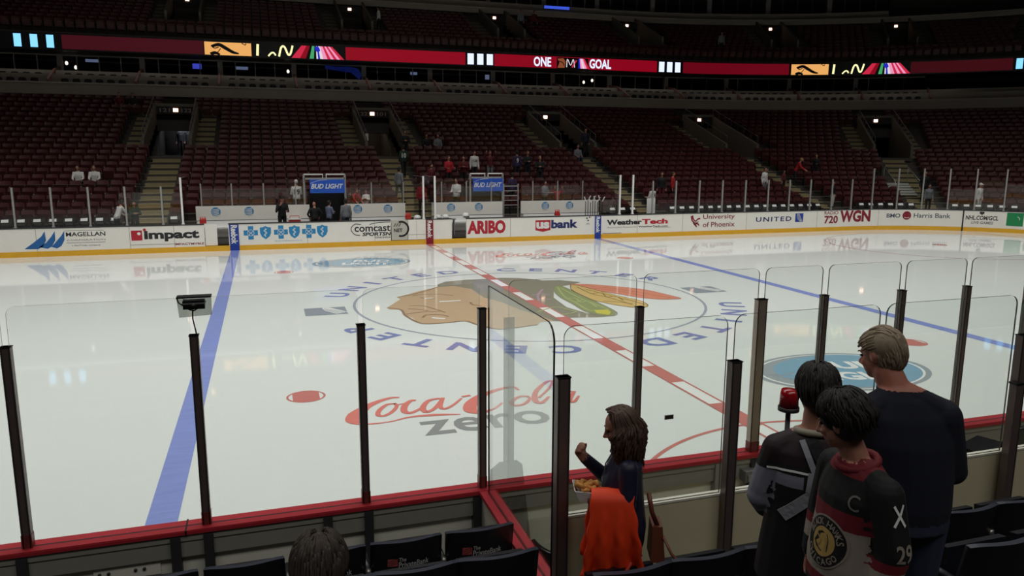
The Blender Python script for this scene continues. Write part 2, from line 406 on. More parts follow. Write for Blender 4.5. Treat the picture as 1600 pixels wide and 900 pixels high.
mark('goal_line', lambda m: rectf(m, 27.1, 27.15, -11.2, 11.2, 0.003, I_RED), 'thin red goal line')

# ring of lettering round the centre circle
def ring_text(m, word, a_start, step):
    for i, ch in enumerate(word):
        a = math.radians(a_start-step*i); v, f, asp = text_mesh(ch, bold=0.03)
        h = 0.62; w = min(max(h*asp, 0.16), 0.85)*1.15
        er = Vector((math.cos(a), math.sin(a))); et = Vector((math.sin(a), -math.cos(a)))
        m.add([(*(er*(4.93+h*q)+et*(w*(p-0.5))), 0.004) for p, q in v], f, I_LET)
mark('centre_lettering', lambda m: (ring_text(m, 'UNITED', 156, 11), ring_text(m, 'CENTER', 79.5, 11), ring_text(m, 'UNITED', -24, 11), ring_text(m, 'CENTER', -101, 11)), 'blue ring of lettering')
def globe_tile(m, cx):
    rectf(m, cx-0.5, cx+0.5, -0.45, 0.45, 0.004, I_ICON)
    for k in range(6):
        a = -0.42+0.13*k
        put_stroke(m, [(cx-0.05+0.03*k, 0.43), (cx+0.02+0.09*k, 0.05-0.05*k), (cx+0.25+0.045*k, -0.40+0.03*k)], 0.035, on_ice(0.006), I_WHITE)
mark('globe_tile', lambda m: globe_tile(m, -5.28), 'grey tile with white curves, left of the circle')
mark('globe_tile', lambda m: globe_tile(m, 5.28), 'grey tile with white curves, right of the circle')

def emblem(m):
    z = on_ice
    tri_poly(m, L_HAIR, z(0.003), I_HAIR); tri_poly(m, L_FACE, z(0.004), I_TAN)
    tri_poly(m, L_RED, z(0.0041), I_ORANGE); tri_poly(m, L_YEL, z(0.0043), I_SAND)
    tri_poly(m, L_GREEN, z(0.0045), I_GREEN); tri_poly(m, L_YTIP, z(0.0047), I_YEL)
    for st, w, mt in ((L_ST_WH, 0.10, I_WHITE), (L_ST_BR, 0.06, I_BROWN), (L_ST_GV, 0.06, I_LGREEN), (L_ST_YV, 0.05, I_OLIVE), (L_ST_RV, 0.045, I_DORANGE), (L_ST_PV, 0.07, I_PURPLE)):
        for i, s in enumerate(st): put_stroke(m, s, w, z(0.0052+0.0003*i), mt)
    for o, mt in ((L_RED, I_DORANGE), (L_YEL, I_OLIVE), (L_GREEN, I_HAIR)):
        put_stroke(m, o+[o[0]], 0.035, z(0.0048), mt)
mark('head_emblem', emblem, 'team head emblem with coloured feathers')

def script(m, dx, dy):
    for i, s in enumerate(L_COKE): put_stroke(m, [(p[0]+dx, p[1]+dy, p[2]*1.55) for p in s], 0.05, on_ice(0.0045+0.0004*i), I_COKE)
    put_text(m, 'zero', lambda u, w: (u+dx, w+dy, 0.004), -4.62, -2.70, -8.98, -8.40, I_ZERO, bold=0.015)
mark('cola_script', lambda m: script(m, 0, 0), 'red script with grey zero, near side')
mark('cola_script', lambda m: script(m, 7.19, 16.35), 'red script with grey zero, far side')
def beer(m, cx, cy):
    tri_poly(m, disc(cx, cy, 1.72, 1.15), on_ice(0.003), I_BUDG)
    ring(m, cx, cy, 0.0, 1.0, lambda a, b: (cx+0.18+(a-cx)*1.45, cy+(b-cy)*0.98, 0.0035), I_BUDB)
    for k in range(4):
        put_stroke(m, [(cx-1.5+0.12*k, cy+0.3-0.25*k), (cx-1.25+0.12*k, cy+0.05-0.25*k), (cx-0.9+0.14*k, cy+0.15-0.25*k)], 0.05, on_ice(0.004), I_ICON)
    ring(m, cx, cy, 1.55, 1.6, lambda a, b: (a, cy+(b-cy)*0.67, 0.004), I_WHITE)
    put_text(m, 'BUD', lambda u, w: (u, w-0.25*(u-cx), 0.0045), cx-0.3, cx+1.0, cy+0.1, cy+0.6, I_WHITE, bold=0.04, shear=0.2)
    put_text(m, 'LIGHT', lambda u, w: (u, w-0.25*(u-cx), 0.0045), cx-0.75, cx+0.95, cy-0.6, cy-0.1, I_WHITE, bold=0.04, shear=0.2)
mark('beer_oval', lambda m: beer(m, 3.2, -8.0), 'blue and grey oval, near side')
mark('beer_oval', lambda m: beer(m, -3.4, 8.25), 'blue and grey oval, far side')

# ---------------------------------------------------------------- slab below everything
mb = MB(); mb.box(-45, 70, -40, 70, -0.4, -0.06, CONCD)
tag(mb.build('ground_slab'), kind='structure')

# ---------------------------------------------------------------- far boards with their adverts
far = tag(empty('rink_boards', (0, 12.95, 0)), 'long white far rink boards with yellow kick plate, covered in adverts', 'rink boards')
def fpart(mbx, name, label=None, parent=None):
    o = mbx.build(name, parent or far)
    if not parent: o.location = (0, -12.95, 0)
    if label: o['label'] = label
    return o
segs = [(-24, -8.86), (-7.98, -1.63), (-0.14, 0.98), (1.62, 35.3)]
for a, b in segs:
    mb = MB(); sweep(mb, rect(0, 0.1, 0.2, 1.03), S2T(a, 0), S2T(b, 0), WHITE); fpart(mb, 'board_panel')
mb = MB()
for a, b in [(-24, 35.3)]: sweep(mb, rect(-0.014, 0.1, -0.05, 0.2), S2T(a, 0), S2T(b, 0), YELLOW)
fpart(mb, 'kick_plate', 'yellow kick plate')
for a, b in segs:
    mb = MB(); sweep(mb, rect(-0.012, 0.16, 1.03, 1.07), S2T(a, 0), S2T(b, 0), DGREY); fpart(mb, 'cap_rail', 'dark cap rail')
# bench gates
def gate(a, b, name, m, off=-0.03, top=1.05):
    g = MB(); sweep(g, rect(off, 0.05, 0.22, top), S2T(a, 0), S2T(b, 0), m); return fpart(g, name)
g = gate(-8.84, -8.40, 'bench_gate', WHITE, 0.06)
g['label'] = 'white gate beside the dark doorway'
g = gate(-1.60, -0.92, 'bench_gate', mat('gate_grey', (196, 192, 182), 0.4)); g['label'] = 'grey gate with round black print'
g2 = MB()
ring(g2, -1.2, 0.68, 0.26, 0.34, lambda u, w: (u, -0.034+12.95, w), BLACK, -1.9, 1.9)
put_text(g2, 'NET', lambda u, w: (u, -0.034+12.95, w), -1.5, -1.15, 0.55, 0.70, BLACK, bold=0.03)
for k in range(3): put_stroke(g2, [(-1.5+0.1*k, 0.78), (-1.42+0.1*k, 0.92)], 0.03, lambda u, w: (u, -0.034+12.95, w), BLACK)
o = g2.build('gate_print', g)
g = gate(-0.90, -0.16, 'bench_gate', WHITE); g['label'] = 'plain white gate left of the red strip'
mb = MB()
for a in (-0.55,): sweep(mb, rect(-0.034, -0.03, 0.25, 1.0), a-CX, a+0.008-CX, GREY)
sweep(mb, rect(-0.034, -0.03, 0.42, 0.43), -0.9-CX, -0.16-CX, GREY); fpart(mb, 'gate_seam')
# seams between panels
mb = MB()
for s in (-14.6, -11.5, -9.95, -5.0, -2.3, 3.6, 9.75, 12.1, 15.6, 19.7, 23.4):
    sweep(mb, rect(-0.003, 0.0, 0.2, 1.03), S2T(s, 0), S2T(s+0.012, 0), GREY, False)
sweep(mb, rect(-0.02, 0.0, 0.0, 1.07), S2T(27.54, 0), S2T(27.6, 0), BLACK)
sweep(mb, rect(-0.004, 0.0, 0.33, 0.342), S2T(-11.5, 0), S2T(-9.95, 0), GREY, False)
fpart(mb, 'panel_seam')

A_NAVY = mat('ad_navy', (38, 48, 110), 0.4); A_BLUE = mat('ad_blue', (40, 104, 170), 0.4); A_LBLUE = mat('ad_light_blue', (44, 140, 196), 0.4)
A_RED = mat('ad_red', (186, 34, 52), 0.4); A_DARK = mat('ad_dark', (42, 42, 46), 0.4); A_MAROON = mat('ad_maroon', (140, 30, 48), 0.4)
A_GREEN = mat('ad_green', (30, 140, 84), 0.4); A_GREY = mat('ad_grey', (120, 122, 126), 0.4); A_WHITE = mat('ad_white', (240, 240, 238), 0.4)
A_SLATE = mat('ad_slate', (70, 86, 96), 0.4); A_ROYAL = mat('ad_royal', (36, 66, 158), 0.4)
def onb(d): return lambda u, w: M(u, -d, w)
def ad(name, label, fill):
    m = MB(); fill(m); fpart(m, name, label)
def T(m, s, u0, u1, w0, w1, mt, d=0.004, **k): put_text(m, s, onb(d), u0, u1, w0, w1, mt, **k)
def rectb(m, u0, u1, w0, w1, mt, d=0.003): tri_poly(m, [(u0, w0), ((u0+u1)/2, w0), (u1, w0), (u1, w1), ((u0+u1)/2, w1), (u0, w1)], onb(d), mt)

def a_mag(m):
    for k, (a, h) in enumerate([(-15.0, .80), (-14.45, .80), (-14.05, .80)]):
        x0 = a if k == 0 else (-14.53, -14.12)[k-1]; x1 = (-14.28, -13.98, -13.68)[k]; xt = (-14.30, -13.97, -13.66)[k]
        tri_poly(m, [(x0, 0.30 if k == 0 else 0.36), (x1-0.42 if k == 0 else x1-0.3, 0.52), (xt-0.12, 0.75), (xt, 0.94), (x1, 0.6), (x1-0.12, 0.38), (x1-0.27, 0.29)], onb(0.004), A_BLUE)
    T(m, 'MAGELLAN', -13.62, -12.31, 0.72, 0.88, A_DARK, bold=0.02); T(m, 'CORPORATION', -13.6, -12.32, 0.555, 0.61, A_GREY)
    rectb(m, -13.64, -12.36, 0.925, 0.937, A_DARK); rectb(m, -13.62, -12.33, 0.48, 0.492, A_DARK)
    T(m, 'a SeaTrade company', -13.45, -12.5, 0.34, 0.41, A_DARK)
ad('advert', 'three blue sails and grey capitals', a_mag)
def a_imp(m):
    rectb(m, -11.44, -11.06, 0.50, 0.88, A_RED); tri_poly(m, disc(-11.17, 0.76, 0.06, 0.06, 16), onb(0.006), A_WHITE)
    T(m, 'impact', -11.0, -9.05, 0.44, 0.86, A_DARK, bold=0.045); tri_poly(m, disc(-10.97, 0.90, 0.055, 0.055, 16), onb(0.006), A_RED)
    T(m, 'IMPACTMYBIZ', -9.95, -8.89, 0.28, 0.36, A_MAROON, bold=0.02)
ad('advert', 'red square and bold dark word', a_imp)
def vstrip(m, u0, u1, mt):
    rectb(m, u0, u1, 0.0, 1.03, mt, 0.016)
    v, f, _ = text_mesh('Reebok', 0.035)
    m.add([M(u0+0.055+(u1-u0-0.11)*q, -0.02, 1.0-0.74*p) for p, q in v], f, A_WHITE)
ad('advert', 'blue upright strip at the left blue line', lambda m: vstrip(m, -7.95, -7.60, A_ROYAL))
ad('advert', 'red upright strip at the red line', lambda m: vstrip(m, -0.14, 0.17, A_MAROON))
ad('advert', 'blue upright strip at the right blue line', lambda m: vstrip(m, 7.61, 7.92, A_ROYAL))
def a_blue(m):
    for a, b in ((-7.41, -6.9), (-6.3, -5.73), (-5.21, -4.66)):
        c = (a+b)/2; h = 0.68; r = 0.265; t = 0.1
        rectb(m, c-t, c+t, h-r, h+r, A_LBLUE, 0.004); rectb(m, c-r, c+r, h-t, h+t, A_LBLUE, 0.0042)
        ring(m, c, h, 0.115, 0.13, onb(0.006), A_WHITE, n=24)
        put_stroke(m, [(c-0.08, h+0.06), (c, h), (c+0.08, h+0.06)], 0.02, onb(0.006), A_WHITE); put_stroke(m, [(c-0.06, h-0.1), (c, h+0.02), (c+0.06, h-0.1)], 0.02, onb(0.006), A_WHITE)
    for a, b in ((-6.83, -6.37), (-5.73, -5.26), (-4.63, -4.18)):
        c = (a+b)/2; h = 0.68; w = 0.21
        tri_poly(m, [(c-w, h+0.2), (c-w*0.4, h+0.21), (c, h+0.26), (c+w*0.4, h+0.21), (c+w, h+0.2), (c+w, h-0.02), (c+w*0.7, h-0.16), (c, h-0.27), (c-w*0.7, h-0.16), (c-w, h-0.02)], onb(0.004), A_LBLUE)
        put_stroke(m, [(c+0.05, h+0.14), (c-0.06, h+0.07), (c+0.05, h-0.01), (c-0.05, h-0.09), (c+0.01, h-0.16)], 0.025, onb(0.006), A_WHITE); put_stroke(m, [(c, h+0.18), (c, h-0.18)], 0.012, onb(0.0055), A_WHITE)
    T(m, 'BlueCross BlueShield of Illinois', -6.25, -5.2, 0.31, 0.345, A_LBLUE)
ad('advert', 'row of light blue crosses and shields', a_blue)
def a_com(m):
    T(m, 'comcast', -3.12, -1.64, 0.60, 0.86, A_DARK, bold=0.02); T(m, 'SPORTSN', -2.81, -1.62, 0.42, 0.57, A_DARK, bold=0.04, shear=0.2); T(m, 'CSNCHICA', -2.29, -1.64, 0.315, 0.385, A_DARK, bold=0.02)
    put_stroke(m, [(-2.85, 0.9), (-3.1, 0.92), (-3.26, 0.72), (-3.12, 0.5), (-2.9, 0.46)], 0.03, onb(0.005), A_DARK); put_stroke(m, [(-2.5, 0.9), (-2.1, 0.97), (-1.63, 0.98)], 0.025, onb(0.005), A_DARK)
ad('advert', 'dark lettering with a round swoosh, cut by the gate', a_com)
def a_hari(m): T(m, 'ARIBO', 1.66, 3.38, 0.37, 0.95, A_RED, bold=0.05)
ad('advert', 'big red capitals right of the dark doorway', a_hari)
def a_usb(m):
    tri_poly(m, [(4.76, 0.46), (5.12, 0.38), (5.47, 0.46), (5.47, 0.9), (4.76, 0.9)], onb(0.003), A_RED)
    T(m, 'us', 4.80, 5.42, 0.52, 0.82, A_WHITE, 0.005, bold=0.05); T(m, 'bank', 5.5, 6.78, 0.52, 0.9, A_NAVY, bold=0.045)
ad('advert', 'red shield and navy word', a_usb)
def a_star(m):
    for du, dw in ((0.07, 0.28), (0.2, 0.32), (0.13, 0.18)): tri_poly(m, disc(7.15+du, 0.66+dw, 0.04, 0.04, 5), onb(0.006), A_DARK)
    T(m, 'stars', 7.2, 7.36, 0.66, 0.72, A_DARK)
ad('advert', 'small print of dark stars', a_star)
def a_wt(m):
    T(m, 'Weather', 8.2, 9.98, 0.60, 0.84, A_DARK, bold=0.045); T(m, 'Tech', 9.98, 11.32, 0.60, 0.84, A_RED, bold=0.045)
    T(m, 'Automotive Accessories', 8.22, 9.72, 0.46, 0.53, A_GREY, shear=0.2); T(m, 'WeatherTech.com', 9.8, 11.33, 0.455, 0.53, A_DARK, bold=0.03)
    rectb(m, 10.6, 11.5, 0.42, 0.43, A_GREY); rectb(m, 8.0, 8.95, 0.215, 0.24, A_GREY)
ad('advert', 'bold dark and red word over small web address', a_wt)
def a_phx(m):
    for k, pts in enumerate([[(12.56, .92), (12.62, .70), (12.78, .62)], [(12.62, .95), (12.68, .76), (12.82, .68)], [(13.05, .80), (12.9, .76), (12.8, .62)], [(12.66, .62), (12.8, .54), (12.96, .66)], [(12.72, .56), (12.84, .44), (12.86, .38)], [(12.8, .60), (12.96, .52), (12.98, .44)]]):
        put_stroke(m, [(a, b, 0.07 if i < 2 else 0.03) for i, (a, b) in enumerate(pts)], 0.06, onb(0.004), A_MAROON)
    T(m, 'University', 13.2, 14.93, 0.70, 0.98, A_MAROON, bold=0.01); T(m, 'of Phoenix', 13.2, 14.95, 0.38, 0.62, A_MAROON, bold=0.01)
ad('advert', 'dark red bird and two-line lettering', a_phx)
def a_uni(m):
    T(m, 'UNITED', 16.14, 18.19, 0.56, 0.79, A_NAVY, bold=0.02, spacing=1.25)
    rectb(m, 18.41, 18.88, 0.5, 0.93, A_ROYAL)
    for k in range(5): put_stroke(m, [(18.5+0.03*k, 0.91), (18.55+0.05*k, 0.68), (18.72+0.03*k, 0.52)], 0.014, onb(0.005), A_WHITE)
ad('advert', 'widely spaced navy capitals and blue square', a_uni)
def a_wgn(m):
    T(m, 'RADIO', 20.14, 20.98, 0.83, 1.0, A_MAROON, bold=0.01); T(m, '720', 20.16, 20.98, 0.38, 0.77, A_MAROON, bold=0.03); T(m, 'WGN', 21.1, 22.95, 0.42, 1.02, A_MAROON, bold=0.045)
ad('advert', 'dark red radio call letters', a_wgn)
def a_bmo(m):
    T(m, 'BMO', 23.85, 24.57, 0.62, 0.83, A_SLATE, bold=0.02); tri_poly(m, disc(24.9, 0.73, 0.22, 0.22, 28), onb(0.003), A_MAROON)
    T(m, 'M', 24.79, 25.01, 0.66, 0.80, A_WHITE, 0.005, bold=0.04); rectb(m, 24.77, 25.03, 0.6, 0.63, A_WHITE, 0.005)
    T(m, 'Harris Bank', 25.25, 27.0, 0.62, 0.86, A_SLATE, bold=0.01)
ad('advert', 'slate lettering round a red disc', a_bmo)
def a_nhl(m):
    T(m, 'NHL.COM/GCL', 27.68, 29.1, 0.58, 0.80, A_DARK, bold=0.03, shear=0.15); T(m, 'LIVE GAMES', 27.95, 28.9, 0.38, 0.52, A_GREY, bold=0.02, shear=0.15)
    tri_poly(m, [(28.28, 1.0), (28.48, 1.0), (28.48, 0.9), (28.38, 0.84), (28.28, 0.9)], onb(0.004), A_DARK)
ad('advert', 'dark web address with small shield', a_nhl)
def a_grn(m):
    rectb(m, 29.45, 30.15, 0.35, 1.0, A_GREEN); ring(m, 29.85, 0.68, 0.12, 0.15, onb(0.005), A_WHITE, n=30); rectb(m, 29.5, 29.72, 0.67, 0.69, A_WHITE, 0.005); rectb(m, 29.74, 29.95, 0.665, 0.695, A_WHITE, 0.005)
    T(m, 'E', 30.25, 30.45, 0.5, 0.85, A_GREEN, bold=0.05)
ad('advert', 'green square with white ring', a_grn)

# ---------------------------------------------------------------- glass above the far boards: each post and each pane
def far_post(s, z1, label, group, z0=1.07, r=0.032, off=0.06, m=None):
    p = MB(); p.box(-r, r, -r, r, 0, z1-z0, m or ALU)
    p.box(-r*1.5, r*1.5, -r*1.5, r*1.5, 0, 0.05, m or ALU)
    t = S2T(s, 0); o = p.build('glass_post', None, PT(t, off, z0), rotz(t))
    return tag(o, label, 'post', group)
def far_pane(s0, s1, z1, label, group, z0=1.07, off=0.06, m=None):
    t0, t1 = S2T(s0+0.06, 0), S2T(s1-0.06, 0)
    a, b = PT(t0, off, z0), PT(t1, off, z0); d = b-a; L = d.length
    p = MB(); p.box(0, L, -0.006, 0.006, 0, z1-z0, m or GLASSF)
    # polished top edge
    p.box(0, L, -0.006, 0.006, z1-z0, z1-z0+0.008, EDGE)
    o = p.build('rink_glass', None, a, math.atan2(d.y, d.x)); return tag(o, label, 'glass pane', group)
left_s = [-17.7, -16.45, -15.22, -14.0, -12.78, -11.55, -10.3]
for s in left_s: far_post(s, 2.53, 'slim silver post above the far boards, left of the benches', 'glass posts left of the far benches')
for a, b in zip(left_s, left_s[1:]+[-9.6]): far_pane(a, b, 2.62, 'clear glass pane above the far boards, left of the benches', 'glass panes left of the far benches')
right_s = [10.52, 11.72, 12.97, 14.22, 15.5, 16.79, 18.01, 19.25, 20.55, 21.76]
for s in right_s: far_post(s, 2.58, 'slim silver post above the far boards, right of the benches', 'glass posts right of the far benches')
for a, b in zip(right_s, right_s[1:]+[23.0]): far_pane(a, b, 2.68, 'clear glass pane above the far boards, right of the benches', 'glass panes right of the far benches')
corner_s = [23.0, 24.35, 25.6, 26.82, 28.02, 29.28, 30.6, 31.9]
for s in corner_s: far_post(s, 3.12, 'taller silver post above the curved corner boards', 'tall glass posts on the far corner')
for a, b in zip(corner_s, corner_s[1:]): far_pane(a, b, 3.22, 'tall clear glass pane above the curved corner boards', 'tall glass panes on the far corner')
for s, w in ((-9.6, 'tall white post at the left end of the left far bench'), (-0.22, 'tall white post just left of the red line strip'), (0.27, 'tall white post just right of the red line strip'), (8.85, 'tall grey post at the right end of the right far bench'), (9.5, 'tall white post right of the right blue line')):
    far_post(s, 2.86, w, None, r=0.035, m=A_WHITE)
# side glass of the bench boxes, running back from the boards
for s, w in ((-9.6, 'glass side screen at the left end of the left far bench'), (-0.22, 'glass side screen left of the gap between the benches'), (0.27, 'glass side screen right of the gap between the benches'), (8.85, 'glass side screen at the right end of the right far bench')):
    p = MB(); p.box(-0.006, 0.006, 0.05, 2.2, 0, 1.75, GLASSF); p.box(-0.006, 0.006, 0.05, 2.2, 1.75, 1.758, EDGEL)
    tag(p.build('rink_glass', None, (s, 13.03, 1.07)), w, 'glass pane')

# ---------------------------------------------------------------- the two team benches
def bench_box(x0, x1, signs, label, skip):
    root = tag(empty('team_bench', ((x0+x1)/2, 15.25, 0.3)), label, 'team bench')
    def bp(mbx, name, lab=None):
        o = mbx.build(name, root); o.location = -root.location
        if lab: o['label'] = lab
    m = MB(); m.box(x0, x1, 13.05, 15.3, 0.24, 0.3, NEARFLOOR); bp(m, 'bench_floor')
    edges = sorted(set([x0, x1]+[v for p in skip for v in p]))
    for a, b in zip(edges, edges[1:]):
        if any(abs(a-p[0]) < 1e-6 for p in skip): continue
        m = MB(); m.box(a, b, 15.25, 15.33, 0.3, 1.60, WHITE); m.box(a, b, 15.2, 15.25, 0.98, 1.02, GREY); bp(m, 'back_panel', 'white back panel')
        m = MB(); m.box(a+0.05, b-0.05, 14.75, 15.1, 0.70, 0.76, A_WHITE); m.box(a+0.1, a+0.16, 14.85, 15.0, 0.3, 0.7, GREY); m.box(b-0.16, b-0.1, 14.85, 15.0, 0.3, 0.7, GREY)
        m.box(a+0.05, b-0.05, 15.06, 15.1, 0.76, 1.0, A_WHITE); bp(m, 'bench_seat')
    for s in signs:
        m = MB(); f = lambda u, w: (u, 15.245, w); tri_poly(m, disc(s, 1.36, 0.19, 0.19, 28), f, A_LBLUE)
        for k in range(5):
            h = 0.13-0.065*k
            put_stroke(m, [(s-math.sqrt(max(0.036-h*h, 0.001)), 1.36+h-0.02, 0.016), (s, 1.36+h-0.035, 0.036), (s+0.13, 1.36+h+0.0, 0.03)], 0.02, lambda u, w: (u, 15.242, w), A_WHITE)
        bp(m, 'globe_logo', 'blue striped globe')
    return root, bp
b1, bp1 = bench_box(-9.3, -0.6, (-8.53, -7.22, -2.7, -1.38), 'left far team bench with white back panels and blue globe logos', [(-4.75, -3.25)])
for s in (-9.06, -7.87, -6.6, -5.3, -2.08, -0.67):
    p = MB(); p.box(-0.025, 0.025, -0.025, 0.025, 0, 1.5, ALU); tag(p.build('glass_post', None, (s, 15.29, 1.03)), 'slim silver post behind the left far bench', 'post', 'posts behind the left far bench')
for a, b in ((-9.06, -7.87), (-7.87, -6.6), (-6.6, -5.3), (-5.3, -4.8), (-3.2, -2.08), (-2.08, -0.67)):
    p = MB(); p.box(0, b-a-0.06, -0.006, 0.006, 0, 1.0, GLASSF); p.box(0, b-a-0.06, -0.006, 0.006, 1.0, 1.008, EDGE); tag(p.build('rink_glass', None, (a+0.03, 15.29, 1.6)), 'glass pane behind the left far bench', 'glass pane', 'glass panes behind the left far bench')
b2, bp2 = bench_box(0.6, 8.8, (1.49, 2.8, 6.06, 7.3), 'right far team bench with white back panels and blue globe logos', [(3.95, 4.85)])
for s in (1.07, 2.23, 3.41, 5.44, 6.69, 7.97):
    p = MB(); p.box(-0.025, 0.025, -0.025, 0.025, 0, 1.5, ALU); tag(p.build('glass_post', None, (s, 15.29, 1.03)), 'slim silver post behind the right far bench', 'post', 'posts behind the right far bench')
for a, b in ((0.7, 1.07), (1.07, 2.23), (2.23, 3.41), (3.41, 3.95), (4.85, 5.44), (5.44, 6.69), (6.69, 7.97), (7.97, 8.75)):
    p = MB(); p.box(0, b-a-0.06, -0.006, 0.006, 0, 1.0, GLASSF); p.box(0, b-a-0.06, -0.006, 0.006, 1.0, 1.008, EDGE); tag(p.build('rink_glass', None, (a+0.03, 15.29, 1.6)), 'glass pane behind the right far bench', 'glass pane', 'glass panes behind the right far bench')
# tunnel frames with blue signs over the bench doorways
SIGNB = mat('sign_blue', (30, 84, 190), 0.4, emit=(30, 84, 190), estr=0.12)
def tunnel(x0, x1, sx0, sx1, label):
    root = tag(empty('tunnel_sign', ((x0+x1)/2, 15.4, 0.3)), label, 'sign')
    def bp(mbx, name, lab=None):
        o = mbx.build(name, root); o.location = -root.location
        if lab: o['label'] = lab
    m = MB()
    for x in (x0, x1): m.box(x-0.04, x+0.04, 15.34, 15.42, 0.3, 2.88, ALU)
    m.box(x0, x1, 15.34, 15.42, 2.66, 2.74, ALU); mid = (x0+x1)/2
    for a, b in ((x0, mid-0.06), (mid+0.06, x1)):
        m.box(a, b, 15.36, 15.40, 2.86, 2.91, A_WHITE); m.box(a, a+0.03, 15.36, 15.4, 2.74, 2.86, A_WHITE); m.box(b-0.03, b, 15.36, 15.4, 2.74, 2.86, A_WHITE)
    bp(m, 'frame', 'white and silver frame')
    m = MB(); m.box(sx0, sx1, 15.30, 15.35, 2.08, 2.66, SIGNB)
    f = lambda u, w: (u, 15.297, w)
    L = sx1-sx0
    put_text(m, 'BUD LIGHT', f, sx0+0.03*L, sx1-0.04*L, 2.27, 2.48, A_WHITE, bold=0.03, shear=0.25)
    put_stroke(m, [(sx0+0.02, 2.50), (sx0+0.25*L, 2.62), (sx1-0.5*L, 2.655)], 0.015, f, A_WHITE); put_stroke(m, [(sx0+0.02, 2.2), (sx0+0.12*L, 2.12), (sx0+0.4*L, 2.09)], 0.02, f, A_LBLUE)
    bp(m, 'sign_panel', 'blue panel with white slanted lettering')
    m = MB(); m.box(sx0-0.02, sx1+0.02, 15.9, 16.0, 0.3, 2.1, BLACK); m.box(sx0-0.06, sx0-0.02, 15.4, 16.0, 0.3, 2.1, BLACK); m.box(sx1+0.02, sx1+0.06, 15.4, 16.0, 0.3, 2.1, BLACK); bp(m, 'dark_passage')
tunnel(-4.93, -3.20, -4.69, -3.23, 'blue lettered sign over the tunnel behind the left far bench')
tunnel(2.43, 3.98, 2.55, 3.98, 'blue lettered sign over the tunnel behind the right far bench')
# ---------------------------------------------------------------- far stands
NROW = 22
def zr(r): return 0.40+0.25*r+0.0012*r*r
def orow(r): return 1.35+0.84*r
T_END = 1.55
VOM_T = [-22.4-CX, -11.2-CX, 0.05-CX, 11.5-CX, 0.047, 0.544, 1.04]
SITTERS = [(-14.4, 6), (-13.75, 6), (-14.3, 20), (-13.6, 20), (2.35, 12), (3.0, 12), (10.95, 10)]
def blocked(r, t, w_extra=0.0):
    """is a seat in row r at path place t taken by an aisle, a passage or the benches?"""
    off = orow(r)
    for tv in VOM_T:
        d = (t-tv)*(1.0 if (t <= 0 and tv <= 0) else (R0+off))
        if t <= 0 < tv: d = -( -t + tv*(R0+off))
        if tv <= 0 < t: d = t*(R0+off)-tv
        d = abs(d)
        if r < 12: lim = 0.75
        elif r < 19: lim = 2.35
        else: lim = 0.7
        if d < lim+w_extra: return True
    if r < 2 and t <= 0 and -9.75 < CX+t < 9.25: return True
    if t <= 0 and any(r == q[1] and abs(CX+t-q[0]) < 0.52 for q in SITTERS): return True
    if 4 <= r <= 7 and t > 0 and abs(t-S2T(29.2, 6))*(R0+off) < 1.0: return True
    return False
mb = MB()
for r in range(NROW):
    z0 = zr(r-1) if r else -0.06
    ivs = []
    lo = -30-CX
    cuts = []
    if r < 2: cuts.append((-9.7-CX, 9.2-CX))
    if 12 <= r < 19:
        for tv in VOM_T: cuts.append((lat(tv, -1.05, orow(r)), lat(tv, 1.05, orow(r))))
    for a, b in sorted(cuts): ivs.append((lo, a)); lo = b
    ivs.append((lo, T_END))
    for a, b in ivs:
        if b > a: sweep(mb, [(orow(r), -0.06 if r < 3 else z0-0.3), (orow(r)+0.9, -0.06 if r < 3 else z0-0.3), (orow(r)+0.9, zr(r)), (orow(r), zr(r))], a, b, CONCD)
stand = tag(mb.build('lower_stand_steps'), kind='structure')
# stairways
mb = MB()
def stair_block(m, tv, l0, l1, r, mt):
    o = orow(r); z = zr(r); dz = zr(r+1)-z
    for a, b, zz in ((o-0.02, o+0.42, z+0.012), (o+0.42, o+0.86, z+dz/2+0.012)):
        p = [PT(lat(tv, l0, q), q, h) for h in (z-0.02, zz) for q in (a, b)]; q_ = [PT(lat(tv, l1, q), q, h) for h in (z-0.02, zz) for q in (a, b)]
        m.hexa([p[0], q_[0], q_[1], p[1], p[2], q_[2], q_[3], p[3]], mt)
for tv in VOM_T:
    for r in range(0, 12):
        if r < 2 and tv <= 0 and -9.75 < CX+tv < 9.25: continue
        stair_block(mb, tv, -0.65, 0.65, r, STAIR)
    for r in range(12, 21):
        stair_block(mb, tv, -2.15, -1.2, r, STAIR); stair_block(mb, tv, 1.2, 2.15, r, STAIR)
tag(mb.build('stand_stairways'), kind='structure')
